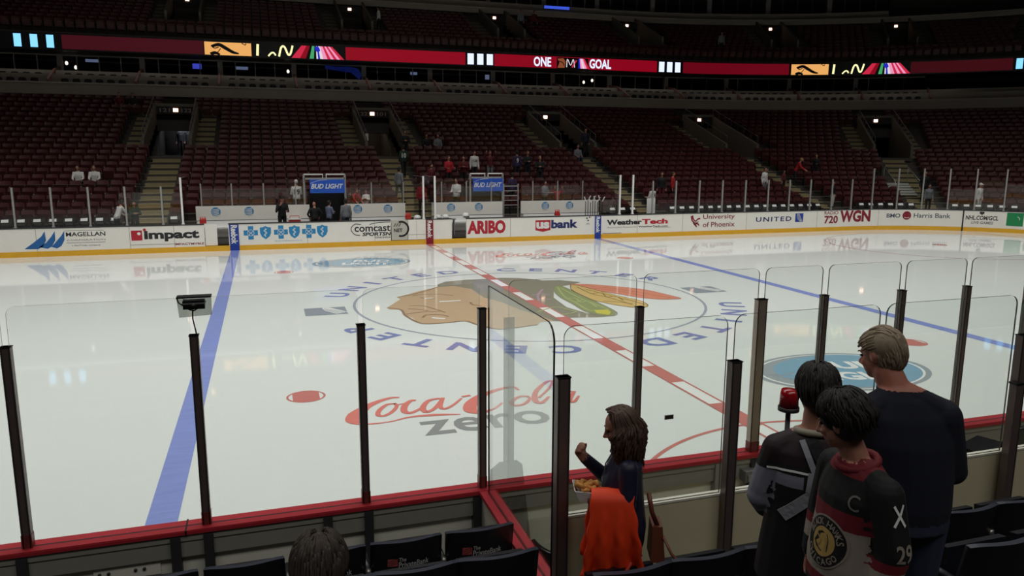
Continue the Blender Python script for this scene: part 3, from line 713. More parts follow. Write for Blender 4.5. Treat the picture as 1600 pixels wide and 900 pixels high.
# passages: side walls, floor, header with numbers and an exit light
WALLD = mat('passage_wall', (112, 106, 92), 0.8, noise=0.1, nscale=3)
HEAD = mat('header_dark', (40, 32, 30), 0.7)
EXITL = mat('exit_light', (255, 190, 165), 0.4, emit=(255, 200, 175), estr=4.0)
SIGNT = mat('sign_print', (150, 140, 135), 0.6)
mb = MB(); mh = MB()
def vomitory(m, tv, ofun, zfun, ra, rb, w, hp):
    zf = zfun(ra); z_hi = zfun(rb)
    for sgn in (-1, 1):
        lo = []; hi = []
        for r in range(ra, rb+1):
            o = ofun(r); a = PT(lat(tv, sgn*w, o), o, 0); b = PT(lat(tv, sgn*(w+0.15), o), o, 0)
            lo.append((a, b, zf-0.3)); hi.append((a, b, zfun(r)+hp))
        for i in range(len(lo)-1):
            a0, b0, zl = lo[i]; a1, b1, _ = lo[i+1]; h0 = hi[i][2]; h1 = hi[i+1][2]
            m.hexa([(a0.x, a0.y, zl), (b0.x, b0.y, zl), (b1.x, b1.y, zl), (a1.x, a1.y, zl), (a0.x, a0.y, h0), (b0.x, b0.y, h0), (b1.x, b1.y, h1), (a1.x, a1.y, h1)], WALLD)
    o0, o1 = ofun(ra)-0.1, ofun(rb)+3.5
    q = [PT(lat(tv, s*(w+0.1), o), o, z) for z in (zf-0.2, zf) for o in (o0, o1) for s in (-1, 1)]
    m.hexa([q[0], q[1], q[3], q[2], q[4], q[5], q[7], q[6]], CONCD)
    return zf, ofun(rb)
for i, tv in enumerate(VOM_T):
    zf, oh = vomitory(mb, tv, orow, zr, 12, 19, 1.05, 0.85)
    def pt(l, o, z): return PT(lat(tv, l, o), o, z)
    def hx(m, l0, l1, a, b, z0, z1, mt): m.hexa([pt(l0, a, z0), pt(l1, a, z0), pt(l1, b, z0), pt(l0, b, z0), pt(l0, a, z1), pt(l1, a, z1), pt(l1, b, z1), pt(l0, b, z1)], mt)
    hx(mb, -1.2, 1.2, oh, oh+0.2, zf+2.35, zr(19)+0.95, WALLD)
    # corridor behind the header
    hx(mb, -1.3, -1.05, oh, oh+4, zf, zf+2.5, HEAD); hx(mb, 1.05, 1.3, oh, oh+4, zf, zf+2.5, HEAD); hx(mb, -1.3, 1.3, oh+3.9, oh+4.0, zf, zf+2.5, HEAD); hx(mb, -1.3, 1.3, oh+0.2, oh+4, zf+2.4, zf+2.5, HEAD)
tag(mb.build('wall_passages'), kind='structure')
nums = {1: ('121', '122'), 2: ('122', '101')}
for i, tv in enumerate(VOM_T):
    zf = zr(12); o = orow(19)
    root = tag(empty('section_sign', PT(tv, o-0.05, zf+2.37), rotz(tv)), None, 'sign')
    root['label'] = ['dark section sign over the passage at the far left edge', 'dark section sign reading 121 and 122 with small light over the left passage', 'dark section sign reading 122 and 101 over the second passage', 'dark section sign with small light over the third passage',
                     'dark section sign with small light over the fourth passage', 'dark section sign with small light over the passage in the right corner', 'dark section sign beyond the right corner'][i]
    m = MB(); m.box(-1.0, 1.0, -0.06, 0.04, 0, 0.42, HEAD)
    m.build('board', root)
    m = MB(); m.box(-0.13, 0.13, -0.1, -0.06, 0.12, 0.32, EXITL); b = m.build('light', root); b['label'] = 'small glowing light'
    if i in nums:
        for k, (u0, u1) in enumerate(((-0.85, -0.3), (0.3, 0.85))):
            m = MB(); put_text(m, nums[i][k], lambda u, w: (u, -0.064, w), u0, u1, 0.1, 0.32, SIGNT, bold=0.02); m.build('number', root)
# light in the two lit corridors
COOL = mat('corridor_tube', (220, 232, 255), 0.4, emit=(205, 222, 255), estr=2.2); WARM = mat('corridor_warm', (255, 225, 170), 0.4, emit=(255, 222, 165), estr=2.0)
CORB = mat('corridor_back', (150, 160, 175), 0.7)
def corridor_light(tv, lx, c, label, power, mt):
    o = orow(19); zf = zr(12)
    m = MB(); m.box(-0.35, 0.35, -0.05, 0.05, -0.05, 0.03, mt); a = m.build('ceiling_tube', None, PT(lat(tv, lx, o), o+2.0, zf+2.12), rotz(tv)); tag(a, label, 'ceiling light')
    l = bpy.data.lights.new('corridor_lamp', 'POINT'); l.energy = power; l.color = c; l.shadow_soft_size = 0.15
    q = bpy.data.objects.new('corridor_lamp', l); col.objects.link(q); q.location = PT(lat(tv, lx, o), o+2.0, zf+1.95)
    m = MB(); m.box(-0.6, 0.6, -0.02, 0.02, 0, 1.3, CORB); tag(m.build('trim_corridor', None, PT(lat(tv, lx*0.6, o), o+3.8, zf+1.0), rotz(tv)), kind='structure')
corridor_light(VOM_T[1], 0.45, (0.8, 0.88, 1.0), 'cool white tube in the left lit passage', 70, COOL)
corridor_light(VOM_T[2], -0.6, (1.0, 0.85, 0.6), 'warm tube in the second lit passage', 50, WARM)

# handrails on the far stairways: one object per stairway
RAIL = mat('handrail', (120, 120, 120), 0.4, metal=0.6)
for i, tv in enumerate(VOM_T):
    for sgn, side in ((-1, 'left'), (1, 'right')):
        m = MB()
        path = [PT(lat(tv, sgn*1.12, orow(r)), orow(r), zr(r)+1.35) for r in range(12, 20)]
        m.tube(path, 0.02, RAIL, 6)
        for r in range(12, 20): p = PT(lat(tv, sgn*1.12, orow(r)), orow(r), 0); m.tube([(p.x, p.y, zr(r)+0.8), (p.x, p.y, zr(r)+1.35)], 0.012, RAIL, 5)
        where = ['at the far left edge', 'at the left passage', 'at the second passage', 'at the third passage', 'at the fourth passage', 'at the passage in the right corner', 'beyond the right corner'][i]
        tag(m.build('handrail'), 'grey metal handrail on the %s parapet %s' % (side, where), 'handrail')

# ---------------------------------------------------------------- seats of the far stand
SEATR = mat('seat_maroon', (82, 37, 38), 0.42, spec=0.5); SEATK = mat('seat_black', (34, 32, 34), 0.45); GLINT = mat('seat_plate', (196, 190, 180), 0.4)
SEATM = mat('seat_metal', (42, 38, 38), 0.5)
def seat_shape(mb_, cm, plate=False):  # plate adds a painted white glint to the arm
    # facing -y, origin on the floor at the back of the row step
    pr = [(0.03, 0.42), (0.09, 0.86), (0.06, 0.875), (-0.005, 0.44)]
    xs = (-0.23, -0.12, 0.0, 0.12, 0.23)
    vs_ = []
    for x in xs:
        bow = 0.03*(1-(x/0.23)**2)
        top = -0.025 if abs(x) > 0.2 else 0
        vs_ += [(x, y+bow, z+(top if z > 0.8 else 0)) for y, z in pr]
    fs = []
    for i in range(4):
        for k in range(4): fs.append((i*4+k, i*4+(k+1) % 4, i*4+4+(k+1) % 4, i*4+4+k))
    fs += [(3, 2, 1, 0), (16, 17, 18, 19)]
    mb_.add(vs_, fs, cm)
    # tip-up seat pan (raised)
    mb_.hexa([(-0.21, -0.03, 0.36), (0.21, -0.03, 0.36), (0.21, 0.02, 0.34), (-0.21, 0.02, 0.34), (-0.2, -0.15, 0.72), (0.2, -0.15, 0.72), (0.2, -0.08, 0.73), (-0.2, -0.08, 0.73)], cm)
    # standard and arm
    mb_.box(0.238, 0.268, -0.12, 0.05, 0, 0.6, SEATM); mb_.box(0.228, 0.278, -0.26, 0.04, 0.6, 0.63, cm)
    if plate: mb_.box(0.23, 0.276, -0.265, -0.26, 0.60, 0.625, GLINT)  # pale tip painted in for the glints off the seat edges
seats = []      # (distance, row, t)
cam = Vector((-6.57, -18.92, 3.87)); yaw = 0.3114
for r in range(NROW):
    off = orow(r)+0.62
    t = -29-CX
    while t < T_END-0.03:
        if not blocked(r, t, 0.22):
            p = PT(t, off, zr(r)); d = p-cam
            az = math.atan2(d.x, d.y)-yaw
            seats.append((d.length if abs(az) < 0.60 else 999, r, t))
        t = lat(t, 0.54, off)
inview = sorted([s for s in seats if s[0] < 900]); 
front = [s for s in inview if s[1] == 0]
front += [s for s in inview if s[1] > 0][:300-len(front)]
fset = set((s[1], round(s[2], 4)) for s in front)
m = MB(); seat_shape(m, SEATK); proto_k = m.build('stadium_seat'); 
m = MB(); m.hexa([(-0.13, -0.165, 0.735), (0.12, -0.165, 0.735), (0.12, -0.155, 0.735), (-0.13, -0.155, 0.735), (-0.13, -0.10, 0.835), (0.12, -0.10, 0.845), (0.12, -0.09, 0.845), (-0.13, -0.09, 0.835)], A_WHITE)
for k, (w, z) in enumerate(((0.15, 0.655), (0.12, 0.61))): m.hexa([(-w, -0.150+0.02*k, z), (w, -0.150+0.02*k, z), (w, -0.128+0.02*k, z), (-w, -0.128+0.02*k, z), (-w, -0.157+0.02*k, z+0.025), (w, -0.157+0.02*k, z+0.025), (w, -0.13+0.02*k, z+0.025), (-w, -0.13+0.02*k, z+0.025)], GREY)
kc = m.build('white_card', proto_k); kc['label'] = 'white card on the folded seat'
m = MB(); seat_shape(m, SEATR); proto_r = m.build('stadium_seat')
m = MB(); seat_shape(m, SEATR, True); proto_rp = m.build('stadium_seat')
used = set(); km = {proto_k.name: kidmap(proto_k), proto_r.name: {}, proto_rp.name: {}}
def sect(t):
    x = CX+t if t <= 0 else 99
    if x < -22.4: return 'beyond the far left edge'
    if x < -11.2: return 'left of the left stairs'
    if x < 0.05: return 'behind the left bench'
    if x < 11.5: return 'behind the right bench'
    if t < 0.047: return 'right of the benches'
    return 'in the curved right corner'
RN = ['front row', 'second row', 'third row', 'fourth row', 'fifth row', 'sixth row', 'seventh row', 'eighth row', 'ninth row', 'tenth row']
for k, (_, r, t) in enumerate(front):
    pr = proto_k if r == 0 else (proto_rp if random.random() < 0.25 else proto_r)
    loc = PT(t, orow(r)+0.62, zr(r))
    if pr.name in used: o = copy_tree(pr, km[pr.name], loc, rotz(t))
    else: o = pr; used.add(pr.name); o.location = loc; o.rotation_euler = (0, 0, rotz(t))
    if r == 0: tag(o, 'black seat with white card, far front row %s' % sect(t), 'seat', 'black front seats with white cards %s' % sect(t))
    else: tag(o, 'empty maroon seat, far %s %s' % (RN[r], sect(t)), 'seat', 'maroon seats, %s %s' % (RN[r], sect(t)))
# all the others, too many and too dark to tell apart
def seat_arrays(plate):
    q = MB(); seat_shape(q, SEATR, plate); return np.array(q.v), q.f, q.fm, q.mats
m = MB(); m.mi(SEATR); m.mi(SEATM); m.mi(GLINT)
sa = {p: seat_arrays(p) for p in (False, True)}
def scatter(m, loc, rz, pl):
    v, f, fm, ms = sa[pl]
    c, s = math.cos(rz), math.sin(rz); b = len(m.v)
    w = np.stack([v[:, 0]*c-v[:, 1]*s+loc[0], v[:, 0]*s+v[:, 1]*c+loc[1], v[:, 2]+loc[2]], -1)
    m.v += w.tolist(); m.f += [[b+i for i in q] for q in f]
    m.fm += [m.mi(ms[i]) for i in fm]; m.smooth += [False]*len(f)
for d, r, t in seats:
    if (r, round(t, 4)) not in fset: scatter(m, PT(t, orow(r)+0.62, zr(r)), rotz(t), random.random() < 0.16)
tag(m.build('stadium_seats'), 'dark maroon rows of empty seats rising up the far stand', 'seats', kind='stuff')

# ---------------------------------------------------------------- suite level: fascia, two rows of chairs, windows
FASC = mat('fascia_grey', (150, 140, 128), 0.75, noise=0.12, nscale=1.2); FASCT = mat('fascia_top', (168, 158, 146), 0.7)
mb = MB(); A0, A1 = -30-CX, T_END
sweep(mb, rect(20.0, 20.3, 7.08, 7.70), A0, A1, FASC); sweep(mb, rect(19.95, 20.35, 7.70, 7.78), A0, A1, FASCT)
sweep(mb, rect(20.3, 24.4, 7.05, 7.10), A0, A1, CONCD)
sweep(mb, rect(21.35, 24.4, 7.10, 7.50), A0, A1, FASC); sweep(mb, rect(21.33, 21.45, 7.50, 8.32), A0, A1, FASC)
sweep(mb, rect(22.35, 22.47, 7.50, 8.64), A0, A1, FASC)
tag(mb.build('suite_balcony'), kind='structure')
# wall behind the lower stand
mb = MB(); sweep(mb, rect(20.3, 20.5, 5.5, 7.1), A0, A1, CONCD); tag(mb.build('wall_back'), kind='structure')
SUITE_S = [-23.0+4.69*k for k in range(15)]
MULL = mat('mullion_grey', (150, 142, 136), 0.6); PART = mat('suite_partition', (128, 88, 76), 0.7); SWIN = glass_mat('suite_glass', (0.55, 0.57, 0.6), 0.6)
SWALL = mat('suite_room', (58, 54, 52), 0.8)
mb = MB()
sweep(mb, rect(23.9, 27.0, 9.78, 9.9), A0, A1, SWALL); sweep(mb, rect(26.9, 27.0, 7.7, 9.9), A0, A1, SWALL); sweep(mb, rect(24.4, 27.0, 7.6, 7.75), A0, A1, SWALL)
tag(mb.build('wall_suites'), kind='structure')
for k, s in enumerate(SUITE_S):
    def sp(l, o, z): t = S2T(s, 21.5); return PT(lat(t, l, o), o, z)
    m = MB()
    hi = (7.95, 8.35, 8.75, 9.78)
    oo = (20.4, 21.4, 22.4, 23.9)
    for a in range(3):
        m.hexa([sp(-0.06, oo[a], 7.3), sp(0.06, oo[a], 7.3), sp(0.06, oo[a+1], 7.3), sp(-0.06, oo[a+1], 7.3), sp(-0.06, oo[a], hi[a]), sp(0.06, oo[a], hi[a]), sp(0.06, oo[a+1], hi[a+1]), sp(-0.06, oo[a+1], hi[a+1])] if a < 2 else
               [sp(-0.06, oo[a], 7.3), sp(0.06, oo[a], 7.3), sp(0.06, oo[a+1], 7.3), sp(-0.06, oo[a+1], 7.3), sp(-0.06, oo[a], 8.75), sp(0.06, oo[a], 8.75), sp(0.06, oo[a+1], 9.0), sp(-0.06, oo[a+1], 9.0)], PART)
    tag(m.build('trim_partition'), kind='structure')
    if k == len(SUITE_S)-1: break
    # the glazed front of this suite
    L = SUITE_S[k+1]-s
    fr = MB(); gl = MB(); o = 23.95
    def wp(l, oo_, z): t = S2T(s, 21.5); return PT(lat(t, l, oo_), oo_, z)
    Lw = L*((R0+o)/(R0+21.5) if s > CX else 1.0)
    def bar(l0, l1, z0, z1, th=0.06):
        fr.hexa([wp(l0, o-th, z0), wp(l1, o-th, z0), wp(l1, o+th, z0), wp(l0, o+th, z0), wp(l0, o-th, z1), wp(l1, o-th, z1), wp(l1, o+th, z1), wp(l0, o+th, z1)], MULL)
    bar(-0.16, 0.16, 7.72, 9.8, 0.12); bar(0.16, Lw-0.16, 9.66, 9.8); bar(0.16, Lw-0.16, 7.72, 8.1)
    door = 0.95
    for l in (door, door+1.25, door+2.5): bar(l-0.03, l+0.03, 8.1, 9.66, 0.05)
    win = tag(fr.build('window_%d' % (k+1)), kind='structure')
    gl.add([wp(0.16, o, 8.1), wp(Lw-0.16, o, 8.1), wp(Lw-0.16, o, 9.66), wp(0.16, o, 9.66)], [(0, 1, 2, 3)], SWIN); gl.build('pane', win)
# suite chairs
CHAIRB = mat('suite_chair_black', (14, 13, 14), 0.6)
m = MB(); 
m.hexa([(-0.21, -0.02, 0.45), (0.21, -0.02, 0.45), (0.21, 0.05, 0.45), (-0.21, 0.05, 0.45), (-0.2, 0.06, 0.9), (0.2, 0.06, 0.9), (0.2, 0.12, 0.9), (-0.2, 0.12, 0.9)], CHAIRB)
m.hexa([(-0.2, 0.06, 0.9), (0.2, 0.06, 0.9), (0.2, 0.12, 0.9), (-0.2, 0.12, 0.9), (-0.13, 0.07, 0.97), (0.13, 0.07, 0.97), (0.13, 0.12, 0.97), (-0.13, 0.12, 0.97)], CHAIRB)
m.box(-0.22, 0.22, -0.42, 0.0, 0.40, 0.47, CHAIRB); m.box(-0.04, 0.04, -0.2, -0.1, 0.05, 0.4, CHAIRB); m.box(-0.2, 0.2, -0.35, 0.05, 0.0, 0.05, CHAIRB)
m.box(-0.26, -0.22, -0.35, 0.02, 0.6, 0.64, CHAIRB); m.box(0.22, 0.26, -0.35, 0.02, 0.6, 0.64, CHAIRB)
cproto = m.build('suite_chair'); first = True
for k, s in enumerate(SUITE_S[:-1]):
    if s > 44: continue
    for row, (oo_, z) in enumerate(((21.08, 7.10), (22.08, 7.50))):
        for j in range(6):
            sj = s+0.75+0.62*j; t = S2T(s, 21.5); t = lat(t, 0.75+0.62*j, oo_)
            if first: o = cproto; first = False
            else: o = cproto.copy(); col.objects.link(o)
            o.location = PT(t, oo_, z); o.rotation_euler = (0, 0, rotz(t))
            tag(o, 'black chair in the %s row of the suite balcony, %s' % (('front', 'back')[row], 'above the left stands' if s < 0 else ('above the middle stands' if s < 20 else 'above the right corner')), 'chair', 'suite chairs, %s row, %s' % (('front', 'back')[row], 'left' if s < 0 else ('middle' if s < 20 else 'right')))

# small lamps and screens seen in the suites, a blue banner
LAMP = mat('suite_lamp', (255, 240, 215), 0.4, emit=(255, 238, 210), estr=3.0); TV = mat('suite_screen', (60, 70, 200), 0.4, emit=(80, 90, 230), estr=0.9); TVW = mat('suite_screen_pale', (150, 160, 190), 0.4, emit=(150, 165, 205), estr=0.45)
names = ['left', 'second from left']
def lampat(s, z, label):
    m = MB(); m.ellipsoid((0, 0, 0), (0.09, 0.09, 0.12), LAMP); m.tube([(0, 0, 0.1), (0, 0, max(0.15, 9.78-z))], 0.012, BLACK, 6)
    tag(m.build('pendant_lamp', None, M(s, 24.7, z)), label, 'lamp')
lampat(-18.1, 9.3, 'glowing pendant lamp in the suite at the far left, left one'); lampat(-17.6, 9.05, 'glowing pendant lamp in the suite at the far left, right one')
lampat(-4.6, 9.25, 'glowing pendant lamp in the suite below the black and yellow screen')
lampat(17.4, 9.2, 'glowing pendant lamp in the suite below the white capitals, left one'); lampat(18.1, 9.35, 'glowing pendant lamp in the suite below the white capitals, right one')
def screen(s, z, w, h, mt, label):
    m = MB(); m.box(-w/2-0.03, w/2+0.03, 0, 0.06, -0.03, h+0.03, BLACK); m.box(-w/2, w/2, -0.012, 0, 0, h, mt)
    t = S2T(s, 24); tag(m.build('wall_screen', None, PT(t, 24.6, z), rotz(t)), label, 'screen')
screen(-10.4, 9.2, 0.55, 0.34, TV, 'small blue screen glowing in the suite above the left passage')
screen(-16.6, 9.4, 0.8, 0.18, TVW, 'pale screen glowing in the suite at the far left')
screen(4.1, 9.3, 0.5, 0.2, TVW, 'pale screen glowing in the suite left of the three white bars')
screen(9.6, 9.15, 0.32, 0.34, TVW, 'pale screen glowing in the suite below the three white bars')
screen(-7.6, 9.25, 0.8, 0.2, TVW, 'pale screen glowing in the suite below the tan panel')
BAN = mat('banner_blue', (34, 60, 170), 0.7, noise=0.3, nscale=2.5, emit=(30, 50, 160), estr=0.08)
m = MB(); ps = [(-2.2, 9.66), (-1.5, 9.55), (-0.6, 9.62), (0.0, 9.5), (0.25, 9.1), (0.1, 8.7), (-0.15, 8.95), (-0.45, 9.2), (-1.2, 9.28), (-2.2, 9.4)]
m.prism([M(a, 23.5-0.1*math.sin(3*a), b) for a, b in ps], (0, 0.02, 0), BAN); tag(m.build('banner'), 'crumpled blue banner hanging under the LED ribbon', 'banner')

# ---------------------------------------------------------------- LED ribbon board
ribbon = tag(empty('led_ribbon', (0, 33.4, 9.6)), 'long LED ribbon board with red background along the balcony', 'LED board')
def rp(mbx, name, lab=None):
    o = mbx.build(name, ribbon); o.location = -ribbon.location
    if lab: o['label'] = lab
mb = MB(); sweep(mb, rect(20.55, 21.3, 9.62, 10.58), A0, A1, BLACK); rp(mb, 'housing', 'black housing')
mb = MB(); sweep(mb, rect(21.0, 24.0, 9.74, 9.8), A0, A1, SWALL); rp(mb, 'soffit')
def led(name, rgb, st): return mat(name, tuple(v*0.2 for v in rgb), 0.5, emit=rgb, estr=st)
L_DIM = led('led_dim_red', (64, 10, 20), 0.9); L_RED2 = led('led_red', (150, 4, 30), 0.8); L_DIMR = led('led_dark_red', (60, 5, 14), 0.9)
L_BAR = led('led_white', (215, 225, 255), 1.25); L_CYAN = led('led_cyan', (130, 205, 255), 1.3); L_TAN = led('led_tan', (240, 175, 100), 0.95); L_YW = led('led_pale_yellow', (255, 250, 185), 1.1)
L_BK = led('led_black', (5, 6, 5), 0.3); L_PINK = led('led_pink', (240, 150, 190), 1.0); L_CR = led('led_crimson', (205, 40, 70), 0.95); L_GR = led('led_green', (70, 170, 110), 0.9); L_BL = led('led_blue', (30, 40, 190), 1.0); L_WH = led('led_soft_white', (225, 215, 220), 1.0)
def onr(d): return lambda u, w: M(u, 20.54-d, w)
Z0, Z1 = 9.70, 10.50
def block(m, s0, s1, z0, z1, mt, d=0.004):
    n = max(1, int(abs(s1-s0)/0.8)); f = onr(d)
    for i in range(n):
        a = s0+(s1-s0)*i/n; b = s0+(s1-s0)*(i+1)/n; m.add([f(a, z0), f(b, z0), f(b, z1), f(a, z1)], [(0, 1, 2, 3)], mt)
m = MB(); block(m, -17.4, -9.7, Z0, Z1, L_DIM); rp(m, 'lit_panel', 'dim red stretch at the left')
m = MB(); block(m, -1.1, 6.9, Z0, Z1, L_RED2); rp(m, 'lit_panel', 'red stretch left of the middle white bars')
m = MB(); block(m, 8.95, 21.45, Z0, Z1, L_RED2); rp(m, 'lit_panel', 'red stretch behind the lettering')
m = MB(); block(m, 23.6, 31.9, Z0, Z1, led('led_mid_red', (112, 4, 24), 0.8)); rp(m, 'lit_panel', 'red stretch right of the lettering')
m = MB(); block(m, 40.5, 46.9, Z0, Z1, L_DIMR); rp(m, 'lit_panel', 'dark red stretch at the right')
for s0, pitch, w, mt, lab in ((-19.85, 0.83, 0.38, L_CYAN, 'three cyan white bars at the left'), (7.05, 0.68, 0.44, L_BAR, 'three white bars over the middle'), (21.62, 0.66, 0.44, L_BAR, 'three white bars right of the lettering'), (47.1, 0.8, 0.4, L_CYAN, 'cyan white bars at the right edge')):
    m = MB()
    for k in range(3): block(m, s0+pitch*k, s0+pitch*k+w, Z0+0.04, Z1-0.04, mt, 0.006)
    rp(m, 'lit_bars', lab)
def shows(s0):
    m = MB(); block(m, s0+0.12, s0+2.85, Z0, Z1-0.03, L_TAN, 0.006)
    f = onr(0.012)
    put_stroke(m, [(s0+0.55, 10.2, 0.16), (s0+0.95, 10.32, 0.2), (s0+1.3, 10.15, 0.22), (s0+1.75, 9.9, 0.18), (s0+2.1, 9.82, 0.08)], 0.2, f, L_BK); put_stroke(m, [(s0+0.5, 10.25), (s0+0.7, 10.1), (s0+0.95, 10.18)], 0.06, f, L_BK)
    put_stroke(m, [(s0+0.45, 9.72, 0.2), (s0+0.7, 9.82, 0.2), (s0+1.0, 9.73, 0.1)], 0.12, f, L_BK); put_stroke(m, [(s0+1.05, 10.1), (s0+0.95, 9.95), (s0+0.85, 9.85)], 0.05, f, L_BK)
    put_stroke(m, [(s0+2.3, 10.46), (s0+2.5, 10.36), (s0+2.55, 10.46)], 0.05, f, L_BK)
    rp(m, 'lit_graphic', 'tan panel with black curved shape, %s' % ('left' if s0 < 0 else 'right'))
    m = MB(); s1 = s0+3.1
    put_stroke(m, [(s1+0.15, 10.45), (s1+0.1, 9.75)], 0.15, f, L_YW)
    put_stroke(m, [(s1+0.75, 9.75), (s1+0.95, 9.95), (s1+1.1, 9.95), (s1+1.2, 9.8)], 0.1, f, L_YW)
    put_stroke(m, [(s1+1.4, 9.75), (s1+1.55, 10.3), (s1+1.75, 10.35), (s1+1.95, 9.9), (s1+2.1, 9.95), (s1+2.25, 10.45)], 0.12, f, L_YW)
    rp(m, 'lit_graphic', 'pale yellow strokes on black, %s' % ('left' if s0 < 0 else 'right'))
    m = MB(); s2 = s0+5.25; W1, W0 = 2.0, 3.3
    cols = [(0, .16, L_CR), (.16, .27, L_RED2), (.27, .34, L_BK), (.34, .42, L_GR), (.42, .47, L_BK), (.47, .50, L_WH), (.50, .54, L_BL), (.54, .60, L_WH), (.60, .68, L_PINK), (.68, .74, L_CR), (.74, .80, L_PINK), (.80, .86, L_CR), (.86, .92, L_PINK), (.92, 1.0, L_CR)]
    for a, b, mt in cols:
        m.add([f(s2+W0*a-0.0, Z0), f(s2+W0*b, Z0), f(s2+0.65+W1*b*0.95, Z1-0.02), f(s2+0.65+W1*a*0.95, Z1-0.02)], [(0, 1, 2, 3)], mt)
    put_stroke(m, [(s2+1.55, 10.45, 0.2), (s2+1.62, 10.3, 0.3), (s2+1.72, 10.15, 0.2)], 0.2, onr(0.016), L_BL)
    rp(m, 'lit_graphic', 'fan of coloured feather stripes, %s' % ('left' if s0 < 0 else 'right'))
shows(-9.75); shows(31.95)
m = MB(); put_text(m, 'ONE', onr(0.012), 11.82, 13.12, 9.78, 10.44, L_BAR, bold=0.03); rp(m, 'lit_lettering', 'white word on the left of the small logo')
m = MB(); put_text(m, 'GOAL', onr(0.012), 16.05, 17.75, 9.78, 10.44, L_BAR, bold=0.03); rp(m, 'lit_lettering', 'white word on the right of the small logo')
m = MB(); f = onr(0.012); block(m, 13.55, 15.95, Z0, Z1-0.05, L_BK, 0.008)
L_BRN = led('led_brown', (150, 80, 50), 0.8)
tri_poly(m, [(13.6, 9.74), (14.15, 9.76), (14.2, 10.2), (14.05, 10.4), (13.6, 10.36), (13.75, 10.1)], f, L_BRN); put_stroke(m, [(13.7, 10.2), (14.0, 10.1), (14.1, 9.9)], 0.06, onr(0.014), L_BK)
put_stroke(m, [(14.3, 9.8), (14.35, 10.35), (14.6, 9.95), (14.8, 10.35), (14.9, 9.8)], 0.06, f, L_WH); put_stroke(m, [(14.7, 9.8), (15.05, 10.3)], 0.1, f, L_CR)
for i, mt in enumerate((L_BL, L_PINK, L_WH, L_PINK, L_CR)): m.add([f(15.2+0.16*i, 9.74), f(15.36+0.17*i, 9.74), f(15.3+0.09*i, 10.42), f(15.2+0.08*i, 10.42)], [(0, 1, 2, 3)], mt)
rp(m, 'lit_graphic', 'small scrambled colour logo between the words')

# ---------------------------------------------------------------- upper stand behind the ribbon, second fascia, upper suites
NUP = 9
def zu(r): return 10.75+0.36*r
def ou(r): return 21.3+0.85*r
UV = [0.1-CX-11.1, 0.1-CX, 11.25-CX, 0.02, 0.36, 0.63, 0.92]
mb = MB()
sweep(mb, rect(20.7, 21.3, 10.5, 10.66), A0, A1, CONCD)
for r in range(NUP):
    lo = A0; ivs = []
    if 3 <= r < 9:
        for tv in UV: ivs.append((lo, lat(tv, -0.95, ou(r)))); lo = lat(tv, 0.95, ou(r))
    ivs.append((lo, A1))
    for a, b in ivs:
        if b > a: sweep(mb, rect(ou(r), ou(r)+0.9, zu(r)-0.6, zu(r)), a, b, CONCD)
tag(mb.build('upper_stand_steps'), kind='structure')
mb = MB()
for i, tv in enumerate(UV):
    vomitory(mb, tv, ou, zu, 3, 9, 0.95, 0.9)
    for r in range(2, 9):
        for l0, l1 in ((-2.0, -1.1), (1.1, 2.0)):
            o = ou(r); z = zu(r); mb.hexa([PT(lat(tv, a, q), q, h) for h in (z, z+0.17) for a, q in ((l0, o+0.4), (l1, o+0.4), (l1, o+0.86), (l0, o+0.86))], WALLD)
tag(mb.build('wall_upper_passages'), kind='structure')
for i, tv in enumerate(UV):
    root = tag(empty('section_sign', PT(tv, 28.3, 13.95), rotz(tv)), ['dark upper section sign hidden at the left', 'dark upper section sign with small light above the fan of stripes', 'dark upper section sign with small light above the three white bars', 'dark upper section sign with small light above the scrambled logo', 'dark upper section sign with small light right of the lettering', 'dark upper section sign with small light above the right fan of stripes', 'dark upper section sign with small light near the right edge'][i], 'sign')
    m = MB(); m.box(-0.95, 0.95, 0, 0.1, 0, 0.45, HEAD); m.build('board', root)
    m = MB(); m.box(-0.12, 0.12, -0.04, 0, 0.15, 0.33, EXITL); m.build('light', root)['label'] = 'small glowing light'
m = MB(); m.mi(SEATR); m.mi(SEATM); m.mi(GLINT)
for r in range(NUP):
    t = A0+0.5
    while t < A1-0.02:
        ok = True
        for tv in UV:
            a, b = lat(tv, -2.2, ou(r)), lat(tv, 2.2, ou(r))
            if a < t < b and 2 <= r: ok = False
        if ok: scatter(m, PT(t, ou(r)+0.6, zu(r)), rotz(t), random.random() < 0.12)
        t = lat(t, 0.56, ou(r))
tag(m.build('upper_seats'), 'dark rows of empty seats in the upper stand above the LED ribbon', 'seats', kind='stuff')
mb = MB()
sweep(mb, rect(29.0, 29.4, 14.62, 15.0), A0, A1, FASC); sweep(mb, rect(28.95, 29.45, 15.0, 15.06), A0, A1, FASCT)
sweep(mb, rect(29.4, 33.0, 14.6, 14.75), A0, A1, CONCD); sweep(mb, rect(30.3, 30.5, 14.75, 15.75), A0, 0.62, FASC)
tag(mb.build('upper_balcony'), kind='structure')
mb = MB(); sweep(mb, rect(29.6, 29.8, 12.0, 14.65), A0, A1, CONCD); tag(mb.build('wall_upper_back'), kind='structure')
